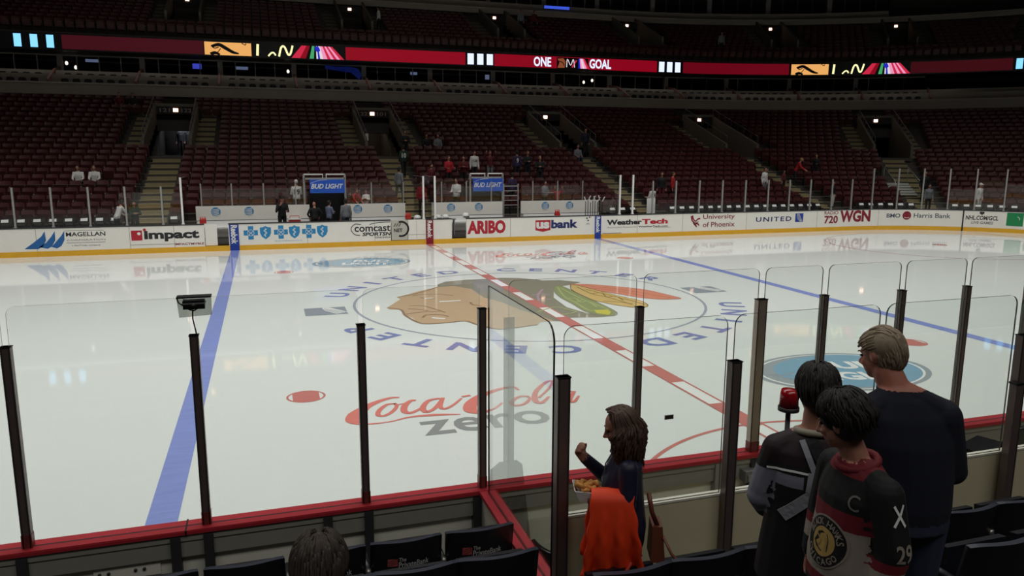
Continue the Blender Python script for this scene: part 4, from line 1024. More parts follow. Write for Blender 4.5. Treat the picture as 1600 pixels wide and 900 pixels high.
for k in range(11):
    s = 2.0+4.9*k; t = S2T(s, 29.5)
    if t > 0.62: break
    fr = MB(); gl = MB()
    def wp(l, o, z): return PT(lat(t, l, o), o, z)
    for l, w in ((0, 0.2), (1.25, 0.04), (2.5, 0.04), (3.75, 0.04)):
        fr.hexa([wp(a, o, z) for z in (15.7, 17.6) for a, o in ((l-w, 32), (l+w, 32), (l+w, 32.15), (l-w, 32.15))], MULL)
    for z0, z1 in ((15.6, 15.75), (17.5, 17.65)): fr.hexa([wp(a, o, z) for z in (z0, z1) for a, o in ((0, 32), (4.9, 32), (4.9, 32.12), (0, 32.12))], MULL)
    w = tag(fr.build('window_%d' % (20+k)), kind='structure'); gl.add([wp(0, 32.05, 15.7), wp(4.9, 32.05, 15.7), wp(4.9, 32.05, 17.5), wp(0, 32.05, 17.5)], [(0, 1, 2, 3)], SWIN); gl.build('pane', w)
mb = MB(); sweep(mb, rect(36, 36.3, 10, 30), A0, A1, CONCD); tag(mb.build('wall_outer'), kind='structure')
mb = MB(); mb.box(-40, 75, -45, 70, 31, 31.3, BLACK); tag(mb.build('ceiling'), kind='structure')
# ribbon-like glints of blue light on the upper balcony
def bluelamp(s, z, w, label):
    m = MB(); m.box(-w/2, w/2, -0.03, 0.03, 0, 0.22, mat('blue_light_strip', (60, 90, 230), 0.4, emit=(70, 100, 240), estr=0.7)); m.box(-w/2-0.05, w/2+0.05, 0.03, 0.06, -0.04, 0.26, BLACK)
    t = S2T(s, 30.3); tag(m.build('light_strip', None, PT(t, 30.2, z), rotz(t)), label, 'light')
bluelamp(17.2, 15.5, 2.2, 'blue glowing strip on the upper balcony above the white capitals')
# ---------------------------------------------------------------- near boards (seen from behind), red cap rail
near = tag(empty('rink_boards', (0, -13.05, 0)), 'near rink boards seen from behind, red cap rail on a grey frame', 'rink boards')
def np_(mbx, name, lab=None):
    o = mbx.build(name, near); o.location = (0, 13.05, 0)
    if lab: o['label'] = lab
NX0, NX1 = -16.0, 20.0
m = MB(); m.box(NX0, NX1, -13.125, -12.935, 1.045, 1.07, REDCAP); m.box(NX0, NX1, -13.03, -12.945, 1.07, 1.078, REDCAP); m.box(NX0, NX1, -13.12, -13.045, 1.07, 1.078, REDCAP)
np_(m, 'cap_rail', 'red cap rail with a dark groove')
m = MB(); m.box(NX0, NX1, -13.047, -13.028, 1.069, 1.0785, mat('groove_dark', (60, 14, 18), 0.6))
for x in (-7.26, -4.2, -1.0): m.box(x, x+0.012, -13.13, -12.93, 1.04, 1.0795, BLACK)
np_(m, 'rail_groove')
m = MB(); m.box(NX0, NX1, -12.98, -12.95, 0.2, 1.045, WHITE); np_(m, 'board_panel')
m = MB(); m.box(NX0, NX1, -12.98, -12.935, -0.05, 0.2, YELLOW); np_(m, 'kick_plate')
m = MB(); m.box(NX0, NX1, -13.1, -13.0, 0.86, 1.045, BOARDGREY); m.box(NX0, NX1, -13.11, -13.1, 0.99, 1.04, BOARDGREY); np_(m, 'frame_band', 'grey frame band under the rail')
m = MB(); m.box(NX0, NX1, -13.06, -13.0, 0.35, 0.86, POLY)
m.box(-7.9, -7.45, -13.075, -13.06, 0.74, 0.86, POLY); np_(m, 'back_panel', 'pale back panel')
for x in (-8.33, -7.33, -7.1, -6.22, -5.9, -5.0, -3.6, -2.66, -2.3, -1.55, -0.65, 0.2, 1.0):
    m = MB(); w = 0.06 if x == -2.66 else 0.035; m.box(x-w, x+w, -13.13, -13.06, 0.3, 1.03, DGREY if x != -2.66 else BOARDGREY); np_(m, 'upright')
for x in (-7.86, -7.8, -7.62, -7.56): m = MB(); m.tube([(x, -13.085, 0.80), (x, -13.07, 0.80)], 0.012, DGREY, 10); np_(m, 'bolt')
for x0, x1, z0, z1 in ((-2.44, -2.28, 0.84, 0.95), (-2.26, -2.1, 0.72, 0.86), (-2.42, -2.3, 0.66, 0.76), (-1.42, -1.22, 0.78, 0.92)):
    m = MB(); m.box(x0, x1, -13.2, -13.1, z0, z1, GREY); m.box(x0+0.02, x1-0.02, -13.22, -13.2, z0+0.02, z1-0.03, ALU); np_(m, 'latch_box', 'grey latch box')

# ---------------------------------------------------------------- near glass: posts and panes
def near_post(x, y, z0, z1, w, d, mt, label, base=True, mount=None):
    p = MB(); p.box(-w/2, w/2, -d/2, d/2, 0, z1-z0, mt)
    p.box(-w/2-0.004, w/2+0.004, -d/2-0.004, d/2+0.004, z1-z0-0.006, z1-z0, BLACK)
    p.box(-w/2+0.006, -w/2+0.012, -d/2-0.003, -d/2, 0.0, z1-z0-0.01, DGREY); p.box(w/2-0.012, w/2-0.006, -d/2-0.003, -d/2, 0.0, z1-z0-0.01, DGREY)
    if base: p.box(-w/2-0.003, w/2+0.003, -d/2-0.003, d/2+0.003, 0, 0.10, mat('post_shoe', (120, 58, 54), 0.4, metal=0.3))  # reddish reflection of the cap rail, painted on the post foot
    return tag(p.build('glass_post', None, (x, y, z0)), label, 'post')
def near_pane(x0, x1, y, z0, z1, label, edge, r=0.06):
    pts = [(0, 0), (x1-x0, 0)]
    for k in range(7): a = k*PI/12; pts.append((x1-x0-r+r*math.cos(a), z1-z0-r+r*math.sin(a)))
    for k in range(7): a = PI/2+k*PI/12; pts.append((r+r*math.cos(a), z1-z0-r+r*math.sin(a)))
    p = MB(); n = len(pts); h = 0.0065
    A = [(a, -h, b) for a, b in pts]; B = [(a, h, b) for a, b in pts]
    p.add(A+B, [tuple(range(n)), tuple(range(2*n-1, n-1, -1))], GLASS)
    p.add(A+B, [(i, (i+1) % n, n+(i+1) % n, n+i)[::-1] for i in range(n)], edge)
    return tag(p.build('rink_glass', None, (x0, y, z0)), label, 'glass pane')
GY = -13.035
PL = [(-9.5, 'dark glass post beyond the left edge'), (-8.30, 'leftmost dark glass post on the near boards'), (-7.11, 'dark glass post under the small camera box'), (-5.91, 'dark glass post crossing the red script on the ice'), (-4.935, 'dark glass post at the corner of the red divider')]
for x, l in PL: near_post(x, GY, 1.078, 2.55 if x < -5 else 2.62, 0.062, 0.06, POST, l)
for (a, _), (b, _), l in zip(PL, PL[1:], ('clear near glass pane at the far left edge', 'clear near glass pane left of the small camera box', 'clear near glass pane right of the small camera box', 'clear near glass pane left of the red divider')):
    near_pane(a+0.02, b-0.02, GY, 1.078, 2.825, l, EDGEL)
PR = [(-3.51, 0.062, 'dark glass post behind the woman in the navy jacket'), (-2.27, 0.10, 'wide steel glass post left of the boy with the strap'), (-1.57, 0.06, 'dark glass post above the boy with the strap'), (-0.65, 0.062, 'dark glass post above the grey-haired man'), (0.18, 0.062, 'dark glass post right of the grey-haired man'), (1.02, 0.062, 'dark glass post at the right edge')]
for x, w, l in PR: near_post(x, GY, 1.078, 2.55, w, 0.06, POSTB if w > 0.09 else POST, l)
xs = [-4.74]+[p[0] for p in PR]
for a, b, l in zip(xs, xs[1:], ('clear near glass pane right of the red divider', 'clear near glass pane with the small black slot', 'clear near glass pane left of the boy with the strap', 'clear near glass pane over the blue and grey oval', 'clear near glass pane right of the grey-haired man', 'clear near glass pane at the right edge')):
    near_pane(a+0.035, b-0.035, GY, 1.078, 2.835, l, EDGE)
# grey see-through strip with flared foot
SMOKE = glass_mat('smoked_plastic', (0.62, 0.63, 0.61), 0.3, 0.2)
m = MB(); m.prism([(-4.765, -13.1, 1.30), (-4.675, -13.1, 1.30), (-4.675, -13.1, 2.54), (-4.765, -13.1, 2.54)], (0, 0.012, 0), SMOKE)
m.prism([(-4.885, -13.1, 0.62), (-4.52, -13.1, 0.56), (-4.60, -13.1, 1.26), (-4.65, -13.1, 1.30), (-4.80, -13.1, 1.30), (-4.88, -13.1, 1.24)], (0, 0.012, 0), SMOKE)
tag(m.build('door_strip'), 'grey see-through strip with flared foot beside the red divider', 'glass strip')
# black slot in the pane
m = MB(); m.box(-0.042, 0.042, -0.012, -0.0065, -0.018, 0.018, BLACK); m.box(-0.046, 0.046, -0.008, -0.0065, -0.022, 0.022, A_WHITE)
tag(m.build('pane_slot', None, (-3.18, GY, 1.51)), 'small black slot in the glass right of the woman', 'slot')

# small camera on top of the left glass
root = tag(empty('glass_camera', (-7.09, -13.06, 2.56)), 'small black camera box with cable clipped to the top of the left glass', 'camera')
m = MB(); m.prism([(-0.105, -0.02, 0.13), (0.115, -0.02, 0.14), (0.118, -0.02, 0.275), (-0.115, -0.02, 0.275)], (0, 0.006, 0), SMOKE); m.build('backing_plate', root)['label'] = 'grey see-through plate'
m = MB(); m.box(-0.115, 0.118, -0.045, 0.05, 0.272, 0.282, BLACK); m.build('clip_bar', root)
m = MB(); m.box(-0.07, 0.075, -0.09, -0.025, 0.20, 0.262, mat('camera_black', (24, 24, 26), 0.35)); m.box(-0.075, 0.08, -0.095, -0.02, 0.236, 0.246, GREY); m.tube([(0.0, -0.12, 0.225), (0.0, -0.09, 0.225)], 0.022, BLACK, 14); m.build('camera_body', root)
m = MB(); m.tube([(-0.11, -0.03, 0.27), (-0.10, -0.05, 0.245), (-0.06, -0.06, 0.215), (-0.03, -0.05, 0.19), (0.0, -0.05, 0.182), (0.02, -0.05, 0.195)], 0.005, BLACK, 6)
m.tube([(-0.01, -0.05, 0.185), (-0.014, -0.04, 0.12), (-0.005, -0.02, 0.05), (0.0, 0.0, 0.0)], 0.005, BLACK, 6); m.build('cable', root)

# ---------------------------------------------------------------- red-topped divider and its glass
root = tag(empty('divider_wall', (-4.91, -13.9, 0.3)), 'short white divider wall with red top and a glass pane, running to the seats', 'divider')
def dp(mbx, name, lab=None):
    o = mbx.build(name, root); o.location = -root.location
    if lab: o['label'] = lab
m = MB(); m.box(-4.985, -4.845, -14.66, -13.13, 1.045, 1.072, REDCAP); m.box(-4.985, -4.925, -14.66, -13.13, 1.072, 1.079, REDCAP); m.box(-4.905, -4.845, -14.66, -13.13, 1.072, 1.079, REDCAP); dp(m, 'cap_rail', 'red cap rail')
m = MB(); m.box(-4.965, -4.865, -14.66, -13.13, 0.3, 1.045, mat('divider_white', (206, 200, 188), 0.5, noise=0.05)); dp(m, 'side_panel', 'white side panel')
near_pane_pts = [(0, 0), (1.46, 0)]
m = MB(); L, H, r = 1.46, 1.75, 0.12; pts = [(0, 0), (L, 0)]
for k in range(7): a = k*PI/12; pts.append((L-r+r*math.cos(a), H-r+r*math.sin(a)))
pts.append((0, H)); n = len(pts); h = 0.0065
A = [(-4.915-h, -13.17-a, 1.076+b) for a, b in pts]; B = [(-4.915+h, -13.17-a, 1.076+b) for a, b in pts]
m.add(A+B, [tuple(range(n)), tuple(range(2*n-1, n-1, -1))], GLASS); m.add(A+B, [(i, (i+1) % n, n+(i+1) % n, n+i) for i in range(n)], BLACK)
dp(m, 'glass_pane', 'glass pane with a dark polished edge')

# ---------------------------------------------------------------- second glass line behind the box
BY = -14.70
m = MB(); m.box(-4.84, 9.0, BY, BY+0.05, 0.3, 1.585, BEIGE); m.box(-4.84, 9.0, BY-0.004, BY+0.054, 1.575, 1.59, POLY); m.box(-3.69, -3.68, BY-0.003, BY, 0.3, 1.575, GREY)
tag(m.build('solid_barrier'), 'beige solid panel under the second glass line, in front of the spectators', 'barrier')
P2 = [(-4.90, 2.53, 0.082, 'dark glass post nearest the woman, at the end of the red divider'), (-3.69, 2.53, 0.075, 'dark glass post on the beige panel right of the woman'), (-2.45, 2.53, 0.075, 'dark glass post under the chin of the grey-haired man'), (-1.17, 2.53, 0.085, 'wide dark glass post at the right edge of the beige panel')]
for x, z1, w, l in P2: near_post(x, BY-0.04, 0.72, z1, w, 0.06, POST, l, False)
m = MB(); m.box(-0.03, 0.03, -0.03, 0.03, 0, 1.45, POST); m.box(-0.035, 0.035, -0.035, 0.035, 1.44, 1.455, BLACK); tag(m.build('glass_post', None, (-1.235, BY-0.08, 0.72)), 'shorter dark post beside the wide post at the right edge', 'post')
for a, b, l in ((-4.90, -3.69, 'second-line glass pane in front of the woman'), (-3.69, -2.45, 'second-line glass pane in front of the boy with the strap'), (-2.45, -1.17, 'second-line glass pane in front of the grey-haired man'), (-1.17, 0.1, 'second-line glass pane at the right edge')):
    near_pane(a+0.028, b-0.028, BY+0.02, 1.59, 2.825, l, EDGE, 0.075)

# ---------------------------------------------------------------- near stand steps
mb = MB()
def slab(x0, x1, y0, y1, z): mb.box(x0, x1, y0, y1, -0.06, z, NEARFLOOR)
slab(-16, -4.965, -14.45, -13.13, 0.40); slab(-16, -4.9, -15.3, -14.45, 0.70)
slab(-4.865, 12, -14.7, -13.13, 0.30); slab(-4.9, 12, -15.4, -14.7, 0.72)
slab(-16, -4.9, -15.4, -15.3, 0.72); slab(-16, 12, -16.12, -15.4, 1.02); slab(-16, 12, -17.05, -16.12, 1.36); slab(-5.6, 12, -17.05, -16.68, 1.70); slab(-16, 12, -17.9, -17.05, 1.70); slab(-16, 12, -18.75, -17.9, 2.0); slab(-16, 12, -20.5, -18.75, 2.2)
tag(mb.build('near_stand_steps'), kind='structure')

# ---------------------------------------------------------------- near seats (seen from behind)
NSEAT = mat('seat_navy_black', (21, 23, 31), 0.4, noise=0.15, nscale=10); NSEATE = mat('seat_edge', (44, 48, 60), 0.35); CHROME = mat('seat_chrome', (150, 146, 140), 0.3, metal=0.8)
LOGR = mat('seat_logo_red', (196, 92, 92), 0.5); LOGW = mat('seat_logo_white', (208, 208, 210), 0.5)
def make_near_seat(logo):
    root = empty('stadium_seat')
    m = MB()
    # curved shell, bulging to the rear (-y)
    n = 13; zs = [(0.36, 0.05), (0.5, 0.0), (0.7, -0.035), (0.83, -0.06), (0.862, -0.065)]
    inner = []; outer = []
    for j, (z, dy) in enumerate(zs):
        for i in range(n):
            u = -1+2*i/(n-1); x = 0.248*u; bow = -0.055*(1-u*u)
            zz = z-(0.012*abs(u)**6 if j == len(zs)-1 else 0)
            outer.append((x, bow+dy, zz)); inner.append((x*0.97, bow+dy+0.035, zz))
    fs = []; k = len(zs)*n
    for j in range(len(zs)-1):
        for i in range(n-1):
            a = j*n+i; fs.append((a, a+1, a+n+1, a+n)); fs.append((k+a, k+a+n, k+a+n+1, k+a+1))
    for j in range(len(zs)-1):
        a = j*n; fs.append((a, a+n, k+a+n, k+a)); a = j*n+n-1; fs.append((a, k+a, k+a+n, a+n))
    m.add(outer+inner, fs, NSEAT, True)
    te = []; a = (len(zs)-1)*n
    m.add(outer[a:a+n]+inner[a:a+n], [(i, i+1, n+i+1, n+i) for i in range(n-1)], NSEATE); m.add(outer[:n]+inner[:n], [(i, n+i, n+i+1, i+1) for i in range(n-1)], NSEAT)
    m.build('backrest', root)
    if logo:
        def f(u, w):
            uu = u/0.248; t = (w-0.7)/0.13; return (u, -0.055*(1-uu*uu)-0.035-0.025*t-0.0035, w)
        g = MB(); tri_poly(g, [(-0.135, 0.675), (-0.068, 0.675), (-0.068, 0.735), (-0.135, 0.735)], f, LOGR)
        for q in range(3): put_stroke(g, [(-0.13, 0.682+0.016*q), (-0.10, 0.692+0.016*q), (-0.07, 0.704+0.016*q)], 0.003, lambda u, w: Vector(f(u, w))+Vector((0, -0.001, 0)), NSEAT)
        put_text(g, 'The', f, -0.060, -0.010, 0.710, 0.742, LOGW, bold=0.015); put_text(g, 'PrivateBank', f, -0.060, 0.150, 0.660, 0.706, LOGW, bold=0.01)
        g.build('logo', root)['label'] = 'red square and white lettering'
    m = MB(); m.hexa([(-0.22, 0.06, 0.42), (0.22, 0.06, 0.42), (0.22, 0.12, 0.40), (-0.22, 0.12, 0.40), (-0.21, 0.10, 0.76), (0.21, 0.10, 0.76), (0.21, 0.15, 0.75), (-0.21, 0.15, 0.75)], NSEAT); m.build('seat_pan', root)
    m = MB(); m.box(-0.272, -0.252, -0.02, 0.16, 0.0, 0.6, DGREY); m.box(-0.29, -0.234, -0.06, 0.02, 0.0, 0.02, DGREY); m.build('standard', root)
    m = MB(); m.tube([(-0.262, -0.03, 0.635), (-0.262, 0.12, 0.635), (-0.262, 0.24, 0.625), (-0.262, 0.26, 0.60)], 0.025, NSEAT, 8); m.tube([(-0.262, -0.04, 0.60), (-0.262, -0.04, 0.66)], 0.02, CHROME, 10); m.build('armrest', root)
    return root
plain = make_near_seat(False); logo = make_near_seat(True); kp, kl = kidmap(plain), kidmap(logo); uset = set()
def near_seat(x, y, z, lab, with_logo=False):
    src, k = (logo, kl) if with_logo else (plain, kp)
    if src.name in uset: o = copy_tree(src, k, (x, y, z))
    else: o = src; uset.add(src.name); o.location = (x, y, z)
    tag(o, lab, 'seat', 'dark near seats')
ords = ['first', 'second', 'third', 'fourth', 'fifth', 'sixth', 'seventh', 'eighth', 'ninth', 'tenth', 'eleventh']
for k in range(7): near_seat(-5.235-0.525*k, -14.0, 0.40, ['dark seat back with white and red lettering touching the red divider', 'dark seat back with white and red lettering, second from the red divider'][k] if k < 2 else 'dark front-row seat left of the lettered pair, %s from the red divider' % ords[k], True)
for k in range(7): near_seat(-5.37-0.485*k, -14.9, 0.70, 'plain dark second-row seat left of the red divider, %s from it' % ords[k])
for k in range(9): near_seat(-4.70-(-0.49)*k, -15.3, 0.72, 'plain dark seat behind the beige panel, %s from the red divider' % ords[k])
for k in range(4): near_seat(-2.95+0.5*k, -16.1, 1.02, 'plain dark seat right of the grey-haired man, in the nearer row, %s from the left' % ords[k])

# ---------------------------------------------------------------- black chairs inside the box
def office_chair(loc, rz, label, hz=0.0):
    root = tag(empty('office_chair', loc, rz), label, 'chair')
    LEA = mat('chair_black', (20, 20, 22), 0.3)
    m = MB(); n = 11; pts = []
    for j, z in enumerate((0.50, 0.62, 0.76, 0.80)):
        for i in range(n): u = -1+2*i/(n-1); pts.append((0.23*u, -0.10*(1-u*u)+0.02-0.02*j, z+hz-(0.03*abs(u)**3 if j > 1 else 0)))
    back = [(p[0]*0.97, p[1]+0.04, p[2]) for p in pts]; k = len(pts); fs = []
    for j in range(3):
        for i in range(n-1): a = j*n+i; fs += [(a, a+1, a+n+1, a+n), (k+a, k+a+n, k+a+n+1, k+a+1)]
    for i in range(n-1): a = 3*n+i; fs += [(a, a+1, k+a+1, k+a), (i, k+i, k+i+1, i+1)]
    m.add(pts+back, fs, LEA, True); m.build('backrest', root)
    m = MB(); m.box(-0.23, 0.23, -0.05, 0.40, 0.42+hz, 0.49+hz, LEA); m.build('seat', root)
    m = MB(); m.tube([(0, 0.17, 0.08), (0, 0.17, 0.42+hz)], 0.03, DGREY, 10); m.build('column', root)
    m = MB()
    for q in range(5): a = 2*PI*q/5; m.tube([(0, 0.17, 0.09), (0.27*math.cos(a), 0.17+0.27*math.sin(a), 0.05)], 0.02, DGREY, 6)
    m.build('base', root)
    for q in range(5): a = 2*PI*q/5; c = MB(); c.tube([(0.27*math.cos(a)-0.02, 0.17+0.27*math.sin(a), 0.025), (0.27*math.cos(a)+0.02, 0.17+0.27*math.sin(a), 0.025)], 0.025, BLACK, 8); c.build('caster', root)
    return root
office_chair((-4.66, -14.1, 0.30), math.radians(-60), 'low black curved chair inside the box beside the red divider', -0.05)
office_chair((-0.15, -14.0, 0.30), math.radians(20), 'black chair inside the box at the right edge', 0.38)

# ---------------------------------------------------------------- things on the far benches
REDP = mat('red_plastic', (205, 50, 44), 0.35); STEELR = mat('stair_white', (206, 206, 200), 0.5)
def cooler(x, y, z, lab):
    root = tag(empty('cooler_box', (x, y, z)), lab, 'cooler')
    m = MB(); m.box(-0.24, 0.24, -0.14, 0.14, 0, 0.24, REDP); m.build('body', root)
    m = MB(); m.box(-0.25, 0.25, -0.15, 0.15, 0.24, 0.29, A_WHITE); m.build('lid', root)
    m = MB(); m.tube([(-0.2, 0, 0.27), (-0.18, 0, 0.40), (0.18, 0, 0.40), (0.2, 0, 0.27)], 0.015, REDP, 6); m.build('handle', root)
cooler(-5.4, 14.9, 0.76, 'red cooler with a handle on the left far bench, beside the person on the phone')
def bottle_rack(x, y, z, lab):
    root = tag(empty('bottle_carrier', (x, y, z)), lab, 'bottle carrier'); root.scale = (0.75, 0.75, 0.75)
    m = MB(); m.box(-0.16, 0.16, -0.1, 0.1, 0, 0.1, REDP); m.tube([(-0.15, 0, 0.1), (-0.13, 0, 0.34), (0.13, 0, 0.34), (0.15, 0, 0.1)], 0.012, REDP, 6); m.build('tray', root)
    for k in range(3): b = MB(); b.lathe([(0.001, 0.1), (0.045, 0.1), (0.045, 0.25), (0.02, 0.28), (0.015, 0.32), (0.001, 0.32)], (-0.1+0.1*k, 0, 0), REDP, 10); b.build('bottle', root)
bottle_rack(-0.85, 13.2, 1.07, 'red bottle carrier on the boards left of the white gate'); bottle_rack(5.9, 13.25, 1.07, 'red bottle carrier on the boards above the red shield'); bottle_rack(-8.9, 13.2, 1.07, 'red bottle carrier on the boards beside the dark doorway at the left')
def helmet(x, y, z, lab, mt):
    root = tag(empty('hockey_helmet', (x, y, z)), lab, 'helmet')
    m = MB(); pr = [(0.15, 0.0), (0.155, 0.07), (0.14, 0.13), (0.09, 0.18), (0.001, 0.195)]; m.lathe(pr, (0, 0, 0.02), mt, 14); m.build('shell', root)
    m = MB(); m.box(-0.13, 0.13, -0.17, -0.15, 0.0, 0.08, GREY); m.build('visor', root)
helmet(-0.42, 13.4, 1.0, 'white helmet on the boards left of the red strip', A_WHITE); helmet(0.48, 13.4, 1.0, 'white helmet on the boards right of the red strip', A_WHITE); helmet(0.8, 13.42, 1.0, 'second white helmet right of the red strip, beside the gate', A_WHITE); helmet(1.7, 13.4, 1.05, 'white helmet on the boards above the dark doorway', A_WHITE)
m = MB(); m.box(-0.6, 0.9, -0.12, 0.12, 0, 0.04, GREY); m.box(-0.55, -0.5, -0.1, 0.1, -0.7, 0, GREY); m.box(0.8, 0.85, -0.1, 0.1, -0.7, 0, GREY); tag(m.build('equipment_shelf', None, (0.35, 13.4, 0.98)), 'grey shelf behind the boards beside the red strip holding helmets', 'shelf')
# hockey sticks standing in a rack beside the right bench
STK = mat('stick_dark', (40, 36, 38), 0.5)
m = MB(); m.box(-0.55, 0.55, -0.03, 0.03, 0.75, 0.82, GREY); m.box(-0.55, -0.5, -0.03, 0.03, 0.24, 0.8, GREY); m.box(0.5, 0.55, -0.03, 0.03, 0.24, 0.8, GREY); m.box(-0.55, 0.55, -0.15, 0.15, 0.2, 0.26, GREY); tag(m.build('stick_rack', None, (8.15, 14.3, 0.10)), 'grey rack holding dark hockey sticks at the right end of the benches', 'rack')
for k in range(8):
    root = tag(empty('hockey_stick', (7.7+0.12*k, 14.24, 0.36)), 'dark hockey stick with white taped blade in the rack, %s from the left' % ords[k], 'hockey stick', 'sticks in the rack')
    m = MB(); m.box(-0.015, 0.015, -0.01, 0.01, 0, 1.25+0.05*math.sin(k*2.3), STK); m.build('shaft', root)
    h = 1.25+0.05*math.sin(k*2.3); s = 1 if k % 2 else -1
    m = MB(); m.hexa([(-0.015, -0.008, h), (0.015, -0.008, h), (0.015, 0.008, h), (-0.015, 0.008, h), (s*0.10, -0.008, h+0.22), (s*0.10+0.05, -0.008, h+0.22), (s*0.10+0.05, 0.008, h+0.22), (s*0.10, 0.008, h+0.22)], A_WHITE); m.build('blade', root)['label'] = 'white taped blade'
# white portable steps in the right corner stand, and rails beside the right tunnel
t0 = S2T(29.2, 6)
root = tag(empty('portable_stairs', PT(t0, 5.2, 0), rotz(t0)), 'bright white flight of steps in the right corner of the stand', 'stairs')
def zs_at(o): return zr((o-1.35)/0.84)
for k in range(5):
    m = MB(); o = -0.3+0.42*k; z = zs_at(5.2+o)+0.14; m.box(-0.62, 0.62, o, o+0.36, z-0.03, z+0.14*0, STEELR); m.box(-0.62, 0.62, o, o+0.03, z-0.10, z, STEELR); m.build('tread', root)
for s in (-1, 1):
    m = MB(); m.tube([(s*0.66, -0.5, zs_at(4.7)+0.9), (s*0.66, 1.9, zs_at(7.1)+0.9)], 0.02, ALU, 6); m.tube([(s*0.66, -0.5, zs_at(4.7)), (s*0.66, -0.5, zs_at(4.7)+0.9)], 0.02, ALU, 6); m.tube([(s*0.66, 1.9, zs_at(7.1)), (s*0.66, 1.9, zs_at(7.1)+0.9)], 0.02, ALU, 6)
    m.box(s*0.64-0.02, s*0.64+0.02, -0.4, 1.8, zs_at(4.9)-0.05, zs_at(4.9)+0.02, ALU); m.build('side_rail', root)
m = MB()
for k in range(5): m.box(-0.35, 0.35, -0.02, 0.02, 0.55+0.22*k, 0.59+0.22*k, ALU)
for x in (-0.35, 0.35): m.box(x-0.025, x+0.025, -0.025, 0.025, 0, 1.55, ALU)
tag(m.build('barrier_rail', None, (4.4, 15.4, 0.85)), 'silver barred gate right of the right tunnel sign', 'gate')
# ---------------------------------------------------------------- people
from mathutils.kdtree import KDTree
SKIN = mat('skin', (172, 120, 100), 0.55, noise=0.05, nscale=30); SKIN2 = mat('skin_dark', (120, 82, 62), 0.55); SKINR = mat('skin_ruddy', (180, 116, 98), 0.55, noise=0.05, nscale=30)
def cloth(name, rgb, rough=0.8): return mat('cloth_'+name, rgb, rough, noise=0.12, nscale=18)
C_WHITE = cloth('white', (222, 220, 216)); C_BLACK = cloth('black', (22, 21, 23)); C_RED = cloth('red', (176, 30, 40)); C_GREY = cloth('grey', (120, 122, 128)); C_BLUEG = cloth('blue_grey', (112, 122, 148)); C_NAVY = cloth('navy', (24, 28, 48)); C_JEANS = cloth('jeans', (44, 52, 74)); C_BROWN = cloth('brown', (66, 46, 40)); C_PURPLE = cloth('purple', (54, 38, 74)); C_GREEN = cloth('dark_green', (24, 50, 40)); C_SHOE = cloth('shoe', (28, 26, 26)); C_DRED = cloth('dark_red', (92, 22, 28))
H_DARK = mat('hair_dark', (26, 20, 17), 0.68, noise=0.3, nscale=30); H_BROWN = mat('hair_brown', (74, 50, 36), 0.65, noise=0.35, nscale=40); H_FAIR = mat('hair_fair', (150, 116, 74), 0.68, noise=0.3, nscale=30); H_GREY = mat('hair_grey', (142, 126, 104), 0.7, noise=0.3, nscale=40)
EYE = mat('eye_dark', (20, 16, 14), 0.2)

class Fig:
    """a body as one skin: overlapping solids merged by a voxel remesh, regions kept by nearest source"""
    def __init__(self): self.mb = MB(); self.src = []
    def _tag(self, n0, region): self.src += [(Vector(self.mb.v[i]), region) for i in range(n0, len(self.mb.v))]
    def ell(self, c, r, region, mtx=None):
        n = len(self.mb.v); self.mb.ellipsoid(c, r, BLACK, 14, 10, mtx); self._tag(n, region)
    def limb(self, pts, rs, region, flat=1.0):
        pts = [Vector(p) for p in pts]; n = len(self.mb.v)
        # refine
        P = []; R = []
        for i in range(len(pts)-1):
            for k in range(5): t = k/5; P.append(pts[i].lerp(pts[i+1], t)); R.append(rs[i]*(1-t)+rs[i+1]*t)
        P.append(pts[-1]); R.append(rs[-1])
        self.mb.tube(P, R, BLACK, 12, True, flat)
        for i, p in enumerate(pts): self.mb.ellipsoid(p, (rs[i], rs[i], rs[i]), BLACK, 12, 8)
        self._tag(n, region)
    def loft(self, secs, region):
        """secs: (x, y, z, rx, ry) stacked upward"""
        n = len(self.mb.v); K = 18; vs_ = []; fs = []
        S = []
        for i in range(len(secs)-1):
            for k in range(4): t = k/4; S.append([a*(1-t)+b*t for a, b in zip(secs[i], secs[i+1])])
        S.append(list(secs[-1]))
        for x, y, z, rx, ry in S:
            for k in range(K): a = 2*PI*k/K; vs_.append((x+rx*math.cos(a), y+ry*math.sin(a), z))
        for j in range(len(S)-1):
            for k in range(K): fs.append((j*K+k, j*K+(k+1) % K, (j+1)*K+(k+1) % K, (j+1)*K+k))
        fs.append(tuple(range(K-1, -1, -1))); fs.append(tuple((len(S)-1)*K+k for k in range(K)))
        self.mb.add(vs_, fs, BLACK); self._tag(n, region)
    def make(self, name, parent, voxel, mats, smooth=4, rule=None):
        o = self.mb.build(name); md = o.modifiers.new('r', 'REMESH'); md.mode = 'VOXEL'; md.voxel_size = voxel
        s = o.modifiers.new('s', 'SMOOTH'); s.iterations = smooth; s.factor = 0.5
        dg = bpy.context.evaluated_depsgraph_get(); dg.update()
        me = bpy.data.meshes.new_from_object(o.evaluated_get(dg)); me.name = name
        old = o.data; o.modifiers.clear(); o.data = me; bpy.data.meshes.remove(old)
        me.materials.clear(); regs = list(mats)
        for r in regs: me.materials.append(mats[r])
        kd = KDTree(len(self.src))
        for i, (p, r) in enumerate(self.src): kd.insert(p, i)
        kd.balance()
        idx = []
        for p in me.polygons:
            c = p.center; r = self.src[kd.find(c)[1]][1]
            if rule: r = rule(c, r, p.normal) or r
            idx.append(regs.index(r))
        me.polygons.foreach_set('material_index', idx); me.polygons.foreach_set('use_smooth', [True]*len(idx)); me.update()
        if parent: o.parent = parent
        return o

